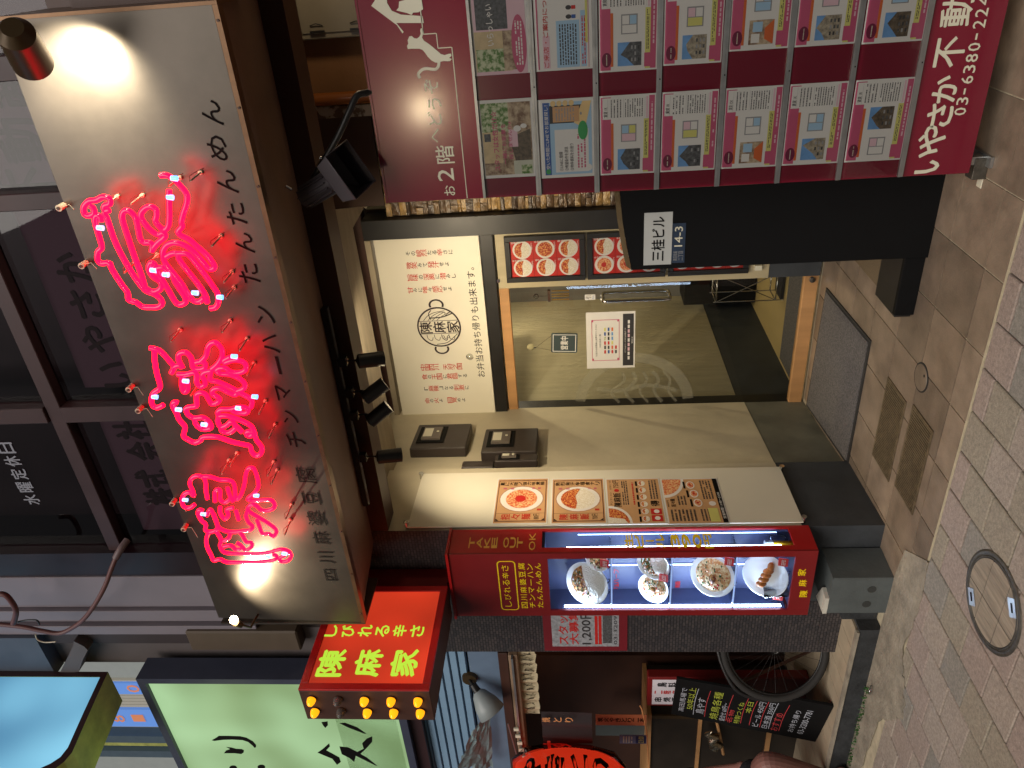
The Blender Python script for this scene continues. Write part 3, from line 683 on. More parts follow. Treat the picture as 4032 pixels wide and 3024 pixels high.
M_amber = mat('amber_bulb', (255, 150, 10), 0.1, var=0, emit=(1.0, 0.36, 0.006), es=1.5)
M_amoff = glass('unlit_bulb', (0.7, 0.68, 0.66), 1.45, 0.25, (0.4, 0.36, 0.34))
for i in range(5):
    for j in range(2):
        z = zb - 0.055 - i * 0.128; xx = -3.065 - j * 0.085
        mb = MB(); lit = i != 1
        mb.lathe((xx, ya - 0.001, z), (0, -1, 0), [(0.021, 0), (0.021, 0.010), (0.019, 0.022), (0.0135, 0.034), (0.006, 0.040), (0.0005, 0.042)], M_amber if lit else M_amoff, 16)
        mb.cyl((xx, ya + 0.002, z), (xx, ya - 0.006, z), 0.024, 0.023, M_brown, 16, True)
        mb.build('bulb', t, label='amber bulb' if lit else 'unlit bulb')
MB().box(-3.18, -3.06, yb + 0.0005, 3.148, za + 0.02, zb - 0.02, M_reddark).build('wall_bracket', t)
point('projecting_sign_glow', (-2.93, 2.62, 2.56), 0.5, (1.0, 0.12, 0.05), 0.2, t)

# ------------------------------------------------------------------ track lights under the beam
t = thing('light_track', (-1.97, 3.10, 2.66), 'black lighting track fixed under the soffit in front of the beam', 'light track')
bx(-2.54, -1.405, 3.075, 3.115, 2.672, 2.700, M_black).build('rail', t)
bx(-2.54, -1.405, 3.086, 3.104, 2.6705, 2.6718, M_alu).build('slot', t)
TR = []
for px, py, ex, ey, lab in ((1478, 1423, -0.2, 0.10, 'second-from-right track spotlight'), ):
    pass
heads = [((1462, 1417), (-1.80, 4.66, 2.1), 'rightmost of the black track spotlights, tilted up slightly to the right', 1412),
         ((1462, 1540), (-2.6, 4.66, 2.5), 'second track spotlight from the right, with a shiny rim', 1528),
         ((1490, 1630), (-2.87, 4.1, 1.9), 'third track spotlight from the right, half behind its neighbour', 1632),
         ((1535, 1795), (-2.80, 3.5, 1.6), 'leftmost track spotlight, apart from the others near the side wall', 1790)]
for k, ((px, py), aim, lab, ty) in enumerate(heads):
    c = P(px, py, 'Y', 3.10); c.z = min(c.z, 2.53)
    q = thing('track_spotlight', c, lab, 'spotlight', 'black spotlights on the ceiling track')
    d = (Vector(aim) - c).normalized()
    if k == 0: d = Vector((-0.10, 0.35, -0.80)).normalized()
    if k == 1: d = Vector((0.40, 0.45, -0.80)).normalized()
    if k == 2: d = Vector((0.45, 0.40, -0.75)).normalized()
    if k == 3: d = Vector((-0.12, 0.30, -0.9)).normalized()
    MB().cyl(c - d * 0.06, c + d * 0.06, 0.034, 0.036, M_black, 24, False).cyl(c - d * 0.066, c - d * 0.06, 0.02, 0.034, M_black, 24).build('housing', q)
    MB().cyl(c + d * 0.040, c + d * 0.045, 0.030, 0.030, M_bulbw, 16).build('bulb', q)
    top = Vector((c.x, 3.095, 2.670))
    MB().cyl(c - d * 0.03, Vector((c.x, c.y, c.z + 0.07)), 0.010, 0.010, M_black, 10).cyl(Vector((c.x, c.y, c.z + 0.06)), top, 0.005, 0.005, M_black, 8).box(c.x - 0.022, c.x + 0.022, 3.08, 3.11, 2.635, 2.669, M_black).build('stem', q)
    MB().cyl(top - Vector((0, 0, 0.040)), top - Vector((0, 0, 0.036)), 0.012, 0.012, M_chrome, 12).build('collar', q)
    tgt = [(-2.15, 4.66, 2.52), (-1.85, 4.66, 1.55), (-2.95, 4.2, 1.7), (-2.78, 3.45, 1.10)][k]
    pw = [72, 66, 60, 26][k]
    spot('track_spot_light', c + (Vector(tgt) - c).normalized() * 0.075, tgt, pw, [75, 80, 95, 58][k], (1.0, 0.83, 0.58), 0.025, 1.0, q)

# ------------------------------------------------------------------ white sign over the door
t = thing('white_sign', (-2.33, 4.64, 2.16), 'long cream sign over the door with brushed red verse and a round pot emblem', 'sign')
SY = 4.63
bx(-3.098, -1.556, SY, 4.70, 2.162, 2.842, M_white).build('panel', t, bev=0.002)
F = Face((0, SY, 0), (1, 0, 0), (0, 0, 1), (0, -1, 0))
def xz(x, y, Y=SY): q = P(x, y, 'Y', Y); return q.x, q.z
mb = MB()
def verse(s, y, xa, xb, h=0.0012):
    ax_, az = xz(xa, y); bx_, bz = xz(xb, y - (xb - xa) * 0.02)
    n = len(s); st = (az - bz) / n
    for i, ch in enumerate(s):
        zc = az - st * (i + .5); big = ord(ch) > 0x4e00; w = 0.048 if big else 0.028; hh = st * (0.52 if big else 0.36)
        if ch in '、。': w = 0.012; hh = st * 0.16; 
        F.txt(mb, ch, ax_ - w / 2 - (0 if ch not in '、。' else -0.012), zc - hh, ax_ + w / 2, zc + hh, M_redtx if big else M_ink, h, 0.012)
verse('その峻烈たる辛さに', 999, 1596, 1785); verse('微笑みて発汗せよ。', 1046, 1600, 1792); verse('旨味の深奥に潜みし', 1093, 1604, 1798); verse('甘みに唯々感応せよ。', 1143, 1606, 1801)
verse('中国四川、天府之国。', 1447, 1656, 1838); verse('食の王国に君臨する', 1484, 1662, 1842); verse('「麻辣」なる刺激に', 1530, 1668, 1848); verse('命の火よ、目覚めよ。', 1578, 1674, 1852)
x0, z0 = xz(1897, 1484); x1, z1 = xz(1868, 1052)
zb_ = (z0 + z1) / 2
F.txt(mb, 'お弁当お持ち帰りも出来ます。', x0, zb_ - 0.012, x1, zb_ + 0.042, M_ink, 0.0012, 0.004)
mb.build('lettering', t)
# emblem
M_emb = mat('emblem_brown', (44, 30, 28), 0.5, var=0)
cx, cz = xz(1729, 1288); R_ = 0.150
mb = MB()
def ring(F, mb, cx, cz, r0, r1, m, h, a0=0, a1=360, sx=1, sz=1, n=40):
    for i in range(n):
        a = math.radians(a0 + (a1 - a0) * i / n); c_ = math.radians(a0 + (a1 - a0) * (i + 1) / n)
        mb.poly([F.p(cx + math.cos(a) * r0 * sx, cz + math.sin(a) * r0 * sz, h), F.p(cx + math.cos(c_) * r0 * sx, cz + math.sin(c_) * r0 * sz, h), F.p(cx + math.cos(c_) * r1 * sx, cz + math.sin(c_) * r1 * sz, h), F.p(cx + math.cos(a) * r1 * sx, cz + math.sin(a) * r1 * sz, h)], m)
ring(F, mb, cx, cz, R_ - 0.011, R_, M_emb, .0013)
for s_ in (-1, 1):
    ring(F, mb, cx + s_ * (R_ + 0.016), cz + 0.0, 0.030, 0.041, M_emb, .0014, -118 if s_ > 0 else 62, 118 if s_ > 0 else 298, 1.0, 1.25)
    F.rect(mb, cx + s_ * 0.048 - 0.002, cz - 0.136, cx + s_ * 0.048 + 0.002, cz + 0.136, M_emb, .0013)
for i, ch in enumerate('陳麻家'):
    F.txt(mb, ch, cx - 0.043, cz + 0.048 - i * 0.092, cx + 0.043, cz + 0.132 - i * 0.092, M_emb, .0014, 0.03)
def stroke(F, mb, pts, w, m, h):
    pts = smooth(pts, 4)
    for (a, b), (c_, d) in zip(pts[:-1], pts[1:]):
        L_ = math.hypot(c_ - a, d - b) or 1; nx, ny = -(d - b) / L_ * w / 2, (c_ - a) / L_ * w / 2
        mb.poly([F.p(a - nx, b - ny, h), F.p(c_ - nx, d - ny, h), F.p(c_ + nx, d + ny, h), F.p(a + nx, b + ny, h)], m)
for k in range(4): stroke(F, mb, [(cx + .052, cz + .10 - k * .03), (cx + .085, cz + .07 - k * .035), (cx + .11, cz + .02 - k * .035), (cx + .12 - k * .012, cz - .05)], .004, M_emb, .0013)
stroke(F, mb, [(cx + .058, cz + .05), (cx + .10, cz + .06), (cx + .128, cz + .04)], .006, M_emb, .0013); stroke(F, mb, [(cx + .07, cz + .06), (cx + .075, cz - .03), (cx + .10, cz - .10)], .008, M_emb, .0013)
for k in range(3): ring(F, mb, cx - .075 - (k == 1) * .018, cz - .02 - k * .018, .007, .011, M_emb, .0013, n=10)
for k in range(4): stroke(F, mb, [(cx - .055, cz + .09 - k * .05), (cx - .085, cz + .085 - k * .05), (cx - .10, cz + .06 - k * .05), (cx - .075, cz + .05 - k * .05)], .004, M_emb, .0013)
stroke(F, mb, [(cx - .055, cz - .12), (cx - .09, cz - .08), (cx - .12, cz - .04), (cx - .13, cz + .03)], .005, M_emb, .0013)
mb.build('emblem', t)
q = P(1850, 1405, 'Y', SY)
mb = MB().lathe(q, (0, -1, 0), [(0.002, 0.012), (0.010, 0.010), (0.024, 0.002), (0.026, 0.0)], glass('suction_rubber', (0.85, 0.85, 0.8), 1.5, 0.25), 20); mb.build('suction_cup', t, label='clear suction cup stuck on the sign')

# ------------------------------------------------------------------ glass door
D = thing('glass_door', (-2.52, 4.69, 0.0), 'clear glass entrance door with light wood rails and a steel pull handle', 'door')
MB().box(-2.988, -2.036, 4.672, 4.722, 0.012, 0.100, M_pine).build('bottom_rail', D, bev=0.003)
MB().box(-2.988, -2.036, 4.672, 4.722, 2.000, 2.068, M_pine).build('top_rail', D, bev=0.003)
MB().poly([(-2.985, 4.697, 0.101), (-2.036, 4.697, 0.101), (-2.036, 4.697, 1.999), (-2.985, 4.697, 1.999)], M_glass).build('pane', D)
F = Face((0, 4.6955, 0), (1, 0, 0), (0, 0, 1), (0, -1, 0))
# etched emblem, half of a big ring
ex, ez = -2.985, xz(2494, 1690, 4.695)[1]; er = 0.42
mb = MB()
def rng(r0, r1, a0, a1, n=30): ring(F, mb, ex, ez, r0, r1, M_frost, .001, a0, a1, n=n)
rng(er - 0.075, er, -84, 84, 40)
for k in range(5): stroke(F, mb, [(ex + .02, ez - .30 + k * .10), (ex + .11, ez - .24 + k * .10), (ex + .2, ez - .25 + k * .08), (ex + .27, ez - .2 + k * .07)], .018 + .006 * (k % 2), M_frost, .0013)
stroke(F, mb, [(ex + .14, ez + .26), (ex + .12, ez + .1), (ex + .16, ez - .1), (ex + .11, ez - .3)], .03, M_frost, .0016)
stroke(F, mb, [(ex + .30, ez + .02), (ex + .40, ez + .04), (ex + .46, ez + .05)], .05, M_frost, .0019)
mb.build('etched_emblem', D)
hx0, hz0 = xz(2372, 1180, 4.64); hx1, hz1 = xz(2650, 1165, 4.64)
hxa = -1.00
mb = MB()
za, zb = xz(2650, 1180, 4.64)[1], xz(2362, 1180, 4.64)[1]; hx = xz(2500, 1180, 4.64)[0]
for sgn, yy in ((1, 4.625), (-1, 4.765)):
    mb.tube(smooth([(hx, 4.697 - sgn * 0.0, zb - 0.02), (hx, yy + sgn * 0.02, zb - 0.02), (hx, yy, zb - 0.05), (hx, yy, (za + zb) / 2), (hx, yy, za + 0.05), (hx, yy + sgn * 0.02, za + 0.02), (hx, 4.697, za + 0.02)], 5), 0.0125, M_chrome, 14)
mb.build('pull_handle', D)
x0, z0 = xz(2304, 1178, 4.69); F.rect(MB(), 0, 0, 0, 0, M_paper, 0)
mb = MB(); x0, z1 = xz(2303, 1183, 4.69); x1, z0 = xz(2344, 1160, 4.69)
F.rect(mb, x0, z0, x1, z1, M_paper, .001); F.txt(mb, '引', x0 + .008, z0 + .028, x1 - .008, z1 - .006, M_dkgrey, .002); F.txt(mb, 'PULL', x0 + .006, z0 + .008, x1 - .006, z0 + .02, M_blue, .002)
mb.build('pull_sticker', D)
q = P(3205, 1100, 'Y', 4.67); MB().cyl((q.x, 4.672, 0.055), (q.x, 4.655, 0.055), 0.020, 0.018, M_chrome, 16).build('floor_lock', D)

# open sign
t0 = P(2222, 1352, 'Y', 4.688)
t = thing('open_sign', t0, 'dark slate plate reading 営業中 hung tilted inside the glass door', 'sign')
def tilted(c, w, h, ang, y): 
    r = Vector((math.cos(ang), 0, math.sin(ang))); u = Vector((-math.sin(ang), 0, math.cos(ang)))
    return Face(Vector((c.x, y, c.z)) - r * w / 2 - u * h / 2, r * w, u * h, (0, -1, 0))
M_slate = mat('slate_plate', (58, 72, 74), 0.5, var=0.06)
G = tilted(t0, 0.142, 0.176, math.radians(-2.5), 4.692); G = tilted(t0, 0.150, 0.180, math.radians(-3), 4.692)
mb = MB(); mb.prism([G.p(.04, 0), G.p(.96, 0), G.p(1, .04), G.p(1, .96), G.p(.96, 1), G.p(.04, 1), G.p(0, .96), G.p(0, .04)], (0, 0.004, 0), M_slate); mb.build('plate', t)
mb = MB()
for a, b_, c_, d in ((.06, .06, .94, .085), (.06, .915, .94, .94), (.06, .085, .09, .915), (.91, .085, .94, .915)): G.rect(mb, a, b_, c_, d, M_paper, .001)
for i, ch in enumerate('営業中'): G.txt(mb, ch, .17 + i * .24, .36, .37 + i * .24, .64, M_paper, .001, .03)
mb.build('lettering', t)
s0 = P(2090, 1368, 'Y', 4.69)
MB().cyl((s0.x, 4.694, s0.z), (s0.x, 4.680, s0.z), 0.026, 0.010, glass('sucker', (0.9, 0.88, 0.7), 1.4, 0.3, (.8, .75, .5)), 20).tube([(s0.x, 4.685, s0.z - .02), (s0.x, 4.685, s0.z - .035)], .004, M_chrome, 6).build('suction_hook', t)
MB().tube([G.p(.12, .99, .001), Vector((s0.x, 4.686, s0.z - .035)), G.p(.88, .99, .001)], 0.0012, M_ink, 5).build('cord', t)

# payment notice
c = P(2407, 1340, 'Y', 4.69)
t = thing('payment_notice', c, 'white laminated notice with a red border and rows of card marks on the glass door', 'notice')
a_, d_ = P(2310, 1380, 'Y', 4.69), P(2500, 1375, 'Y', 4.69); w = P(2400, 1228, 'Y', 4.69).x - P(2400, 1449, 'Y', 4.69).x; xl = P(2400, 1449, 'Y', 4.69).x
N_ = Face((xl, 4.690, d_.z), (w, 0, 0), (0, 0, a_.z - d_.z), (0, -1, 0))
mb = MB(); mb.obox(N_.p(0, 0), N_.r, (0, .002, 0), N_.u, M_paper); mb.build('sheet', t)
mb = MB()
for a, b_, c_, d in ((.14, .32, .87, .33), (.14, .88, .87, .89), (.14, .33, .15, .88), (.86, .33, .87, .88)): N_.rect(mb, a, b_, c_, d, M_pink, .0015)
for a in (.14, .82):
    for b_ in (.32, .84): N_.rect(mb, a + .012, b_ + .012, a + .045, b_ + .045, M_pink, .0018)
N_.txt(mb, 'お会計は従業員にお声がけください', .22, .78, .80, .815, M_dkgrey, .0015); N_.txt(mb, '対応決済一覧', .38, .70, .62, .735, M_dkgrey, .0015)
for r_ in range(4):
    for c_ in range(6):
        if r_ == 3 and c_ > 1: break
        N_.rect(mb, .27 + c_ * .08, .60 - r_ * .075, .33 + c_ * .08, .635 - r_ * .075, random.choice((M_blue, M_redp, M_orange, M_skyp, M_dkgrey, M_leafp, M_ylw)), .0015)
N_.rect(mb, .04, .03, .96, .25, M_dkgrey, .0015); N_.txt(mb, '以下のQRコード決済は準備中です', .28, .185, .72, .215, M_paper, .002)
for c_ in range(9): N_.rect(mb, .15 + c_ * .08, .11, .21 + c_ * .08, .15, random.choice((M_paper, M_paper, M_pinkl)), .002)
N_.txt(mb, '陳麻家', .44, .045, .56, .075, M_paper, .002)
mb.build('print', t)

# wind chime inside the glass
c = P(2160, 1165, 'Y', 4.80)
t = thing('wind_chime', c, 'small brass tube wind chime hanging behind the top of the glass door', 'wind chime')
M_brass = mat('brass', (190, 150, 70), 0.3, metal=0.9, var=0.1)
mb = MB()
for k in range(4): mb.cyl(c + Vector((-.03 + .02 * k, .01 * (k % 2), -0.02)), c + Vector((-.03 + .02 * k, .01 * (k % 2), -0.14)), .004, .004, M_brass, 8)
mb.build('tube', t); bx(c.x - .04, c.x + .04, 4.79, 4.82, c.z - .012, c.z + .006, M_brown).build('cap', t)
MB().cyl(c + Vector((0, 0, 0)), c + Vector((0, 0, .09)), .001, .001, M_ink, 5).ball(c + Vector((0, 0, .085)), .018, M_acry, 12).build('cord', t)

# ------------------------------------------------------------------ pale menu wall with framed pages right of the door
t = thing('menu_wall', (-1.82, 4.66, 0), 'pale laminate panel beside the door that holds the framed menu pages', 'wall panel')
bx(-2.034, -1.648, 4.668, 4.71, 0.33, 2.065, M_wood2).build('panel', t, bev=0.002)
bx(-2.034, -1.648, 4.672, 4.71, 0.006, 0.329, M_darkw).build('base', t)
mb = MB()
for y in (1095, 870):
    q = P(1955, y + 10, 'Y', 4.665); mb.box(q.x - .012, q.x + .012, 4.655, 4.668, q.z - .02, q.z + .02, M_chrome)
mb.build('hinge', t)
q = P(2985, 1050, 'Y', 4.66); bx(q.x - .02, q.x + .012, 4.645, 4.667, q.z - .022, q.z + .022, M_cream).build('socket', t)
def dish(F, mb, x, y, rx, ry, kind, h, tilt=0.0, rim=M_plate):
    F.disc(mb, x, y, rx, ry, rim, h, 24)
    if kind == 'rice':
        F.disc(mb, x, y, rx * .82, ry * .80, M_ricep, h + .0004, 24)
        pts = [F.p(x + rx * .82 * math.cos(math.radians(a)), y + ry * .80 * math.sin(math.radians(a)), h + .0008) for a in range(-8, 175, 12)]
        pts += [F.p(x - rx * .3, y + ry * .05, h + .0008), F.p(x + rx * .2, y + ry * .12, h + .0008)]
        mb.poly(pts, M_mapo)
    elif kind == 'noodle':
        F.disc(mb, x, y, rx * .76, ry * .74, M_noodp, h + .0004, 24); F.disc(mb, x, y + ry * .05, rx * .28, ry * .26, M_redp, h + .0008, 12)
    else: F.disc(mb, x, y, rx * .8, ry * .78, M_mapo, h + .0004, 24)
def menu(name, label, za, zb, rows, kinds, cols=2):
    m_ = thing(name, (-1.82, 4.64, za), label, 'menu display', 'black framed menu pages beside the door')
    xa, xb = -1.985, -1.672
    fw = 0.034; yf = 4.640
    mb = MB().box(xa, xa + fw, yf, 4.667, za, zb, M_black).box(xb - fw, xb, yf, 4.667, za, zb, M_black).box(xa + fw + .0005, xb - fw - .0005, yf, 4.667, za, za + fw, M_black).box(xa + fw + .0005, xb - fw - .0005, yf, 4.667, zb - fw, zb, M_black)
    mb.build('frame', m_, bev=0.002)
    F_ = HF(xa + fw, za + fw, xb - fw, zb - fw, 4.655)
    mb = MB(); F_.rect(mb, 0, 0, 1, 1, M_redpage, 0)
    ch = 1.0 / rows; cw = 1.0 / cols; W_, H_ = xb - xa - 2 * fw, zb - za - 2 * fw
    k = 0
    names = ['陳麻飯', '担々麺', '麻婆麺', '辛さ調整', '回鍋肉飯', '餃子セット', '半担々麺', '四川飯']
    for r_ in range(rows):
        for c_ in range(cols):
            x = cw * (c_ + .5); y = 1 - ch * (r_ + .5); rr = min(cw * W_, ch * H_) * 0.50
            dish(F_, mb, x, y - ch * .02 + (0), rr / W_, rr / H_ * 1.0, kinds[k % len(kinds)], .001)
            F_.vtxt(mb, names[(k + rows) % len(names)][:4], cw * (c_ + 1) - .04, 1 - ch * r_ - ch * .06, 1 - ch * r_ - ch * .5, .06, M_paper, .0022, .02)
            F_.txt(mb, random.choice(('880円', '750円', '980円', '1,080円')), cw * c_ + .26, 1 - ch * (r_ + 1) + .008, cw * c_ + .44, 1 - ch * (r_ + 1) + .03, M_paper, .0022, .01)
            k += 1
    for c_ in range(1, cols): F_.rect(mb, cw * c_ - .003, 0, cw * c_ + .003, 1, M_reddark, .0018)
    for r_ in range(1, rows): F_.rect(mb, 0, ch * r_ - .002, 1, ch * r_ + .002, M_reddark, .0018)
    mb.build('page', m_)
    MB().poly([(xa + fw, 4.648, za + fw), (xb - fw, 4.648, za + fw), (xb - fw, 4.648, zb - fw), (xa + fw, 4.648, zb - fw)], M_film).build('cover_sheet', m_)
    return m_
M_redpage = mat('red_menu_page', (206, 44, 32), 0.4, var=0.05)
zz = [P(x, 1000, 'Y', 4.65).z for x in (1988, 2303, 2312, 2622, 2632, 2952)]
menu('menu_display', 'topmost black framed red menu page with six rice dishes', zz[1], zz[0], 3, ['rice', 'rice', 'rice', 'x', 'rice', 'rice'])
menu('menu_display', 'middle black framed menu page, half hidden by the black panel', zz[3], zz[2], 3, ['noodle', 'rice', 'noodle', 'noodle', 'x', 'rice'])
menu('menu_display', 'lowest black framed menu page, mostly hidden behind the black panel', zz[5], zz[4], 4, ['rice', 'noodle'])

# ------------------------------------------------------------------ inside the restaurant
t = thing('restaurant_interior', (-2.0, 6.0, 0), 'lit room behind the glass door with ribbed beige wall above a dark dado', 'room')
M_ifloor = mat('vinyl_floor', (186, 164, 112), 0.4, var=0.06)
bx(-3.4, 0.0, 4.81, 8.2, -0.05, 0.004, M_ifloor).build('floor', t)
bx(-3.30, -3.02, 4.81, 8.2, 0.43, 2.9, M_wallrib).build('left_wall', t)
bx(-3.30, -3.025, 4.81, 8.2, 0.004, 0.43, M_darkw).build('left_dado', t)
bx(-3.02, 0.0, 6.6, 6.7, 0.004, 2.9, mat('grey_inner_wall', (120, 118, 116), 0.7, var=0.08)).build('back_wall', t)
bx(-1.6, -1.5, 4.81, 6.6, 0.004, 2.9, M_wall).build('right_wall', t)
bx(-3.3, 0.0, 4.81, 8.2, 2.9, 2.95, M_wall).build('ceiling', t)
bx(-2.98, -1.8, 4.84, 5.30, 0.004, 0.016, M_mat).build('inner_mat', t)
bx(-2.9, -2.62, 5.2, 5.75, 2.35, 2.55, mat('air_unit', (150, 140, 120), 0.5)).build('air_conditioner', t)
spot('room_light', (-2.25, 5.6, 2.75), (-3.0, 5.5, 0.9), 52, 110, (1.0, 0.82, 0.52), 0.05, 0.6, t)
point('room_fill', (-2.2, 6.0, 2.3), 14, (1.0, 0.84, 0.6), 0.15, t)
bx(-2.95, -2.35, 6.25, 6.55, 0.01, 0.62, M_blackm).build('cabinet', t)
# umbrella stand
c = Vector((-2.43, 5.50, 0.006))
t = thing('umbrella_stand', c, 'thin chromed wire umbrella stand seen through the lower door glass', 'umbrella stand')
mb = MB()
for dx in (-.11, .11):
    for dy in (-.09, .09): mb.tube([c + Vector((dx, dy, 0)), c + Vector((dx, dy, .52))], .005, M_chrome, 6)
for z in (.06, .5):
    mb.tube([c + Vector((-.11, -.09, z)), c + Vector((.11, -.09, z)), c + Vector((.11, .09, z)), c + Vector((-.11, .09, z))], .005, M_chrome, 6, True)
mb.tube([c + Vector((-.11, -.09, .06)), c + Vector((.11, -.09, .50))], .004, M_chrome, 6).tube([c + Vector((.11, -.09, .06)), c + Vector((-.11, -.09, .50))], .004, M_chrome, 6)
for k in range(5): mb.tube([c + Vector((-.11 + .044 * k, -.09, .50)), c + Vector((-.11 + .044 * k, .09, .50))], .003, M_chrome, 5)
mb.build('wire_frame', t); bx(c.x - .11, c.x + .11, 5.41, 5.59, .01, .03, M_black).build('tray', t)
c = Vector((-2.20, 5.55, .006)); mb = MB(); mb.tube(smooth([(c.x, c.y, .01), (c.x + .01, c.y, .3), (c.x - .01, c.y + .02, .55), (c.x, c.y, .62)], 4), [.05] * 5 + [.045] * 4 + [.02] * 4, M_film, 12)
tag(mb.build('folded_umbrella'), 'clear plastic umbrella standing inside by the wire stand', 'umbrella')

# ------------------------------------------------------------------ white poster board on the pillar side
wb = thing('poster_board', (-2.77, 3.42, 0.41), 'tall white board on chrome standoffs beside the display case with four menu posters', 'notice board')
d = (B1 - B0).normalized(); nr = Vector((-d.y, d.x, 0)); nr = nr if nr.x > 0 else -nr
def onB(t_, z, h): return B0 + d * t_ + nr * h + Vector((0, 0, z))
LB = (B1 - B0).length
ta, tb, z0, z1 = 0.075, LB - 0.006, 0.412, 2.512
MB().obox(onB(ta, z0, 0.014), d * (tb - ta), nr * 0.006, (0, 0, z1 - z0), M_white).build('panel', wb)
mb = MB()
for t_ in (ta + 0.02, tb - 0.02):
    for z in (z0 - 0.006, z1 + 0.006): mb.cyl(onB(t_, z, 0.0), onB(t_, z, 0.034), .011, .011, M_chrome, 14).cyl(onB(t_, z, 0.034), onB(t_, z, 0.040), .015, .015, M_chrome, 14)
mb.build('standoff', wb)
def tz(x, y):
    # photo pixel on the slanted board plane
    a = (3024 - y) - 1512.0; b_ = -(x - 2016.0); dd = FWD + RGT * (a / FPX) + UPV * (b_ / FPX)
    o = onB(0, 0, 0.0205); s_ = (o - CAM).dot(nr) / dd.dot(nr); q = CAM + dd * s_
    return (q - o).dot(d), q.z
def board_poster(x0, x1, name, label, fn):
    # Face: right = towards the street (d), up = z
    ya, yb = tz((x0 + x1) / 2, 1884)[0], tz((x0 + x1) / 2, 2064)[0]
    za, zb = tz(x1, 1975)[1], tz(x0, 1975)[1]
    F_ = Face(onB(yb, za, 0.0206), -d * (yb - ya), (0, 0, zb - za), nr)
    t = thing(name, onB((ya + yb) / 2, za, 0.0206), label, 'poster', 'menu posters on the white board')
    mb = MB(); mb.obox(F_.p(0, 0), F_.r, nr * .001, F_.u, M_paper); mb.build('sheet', t)
    F_.o = F_.o + nr * .0012; mb = MB(); fn(F_, mb); mb.build('print', t)
# viewed from the entrance the street side is on the LEFT, so mirror the print axis
class MF(Face):
    def p(s, x, y, h=0.0): return s.o + s.r * (1 - x) + s.u * y + s.n * (h + .0012)
def mirror(F_): return MF(F_.o, F_.r, F_.u, F_.n)
M_brline = mat('brown_rule', (96, 44, 24), 0.5, var=0)
def dishposter(title, top, price, kind):
    def fn(F0, mb):
        F_ = F0
        F_.rect(mb, .02, .02, .98, .98, M_paperw, .0002)
        for a, b_, c_, e_ in ((.05, .04, .95, .055), (.05, .945, .95, .96), (.05, .055, .065, .945), (.935, .055, .95, .945)): F_.rect(mb, a, b_, c_, e_, M_brline, .0006)
        # characters run down the poster's left and right edge in vertical lines
        F_.vtxt(mb, title, .145, .86, .30, .13, M_redtx, .001, .04); F_.txt(mb, price, .09, .15, .20, .26, M_ink, .001, .0)
        F_.rect(mb, .215, .055, .22, .945, M_brline, .0006)
        F_.vtxt(mb, top, .87, .93, .08, .09, M_ink, .001, .02)
        F_.disc(mb, .53, .50, .285, .42, mat('poster_shade', (186, 140, 110), 0.5), .0004, 28)
        dish(F_, mb, .53, .50, .27, .40, kind, .0006)
        F_.rect(mb, .27, .12, .31, .2, M_redtx, .001)
        F_.lines(mb, .74, .12, .78, .34, 2, M_pink, .001); F_.lines(mb, .74, .62, .78, .9, 2, M_pink, .001)
        for a in ((.07, .94), (.07, .06)):
            s_ = -1 if a[1] > .5 else 1; mb.poly([F_.p(.07, a[1], .001), F_.p(.11, a[1], .001), F_.p(.07, a[1] + s_ * .06, .001)], M_ink)
    return fn
board_poster(1948, 2158, 'menu_poster', 'topmost poster on the white board, red noodle bowl and price 880', dishposter('担々麺', '夏に大陸ノ強力味覚麺', '880円', 'noodle'))
board_poster(2170, 2384, 'menu_poster', 'second poster from the top of the white board, tofu and rice plate, price 750', dishposter('陳麻飯', '熱烈発汗辛福食ナリ', '750円', 'rice'))
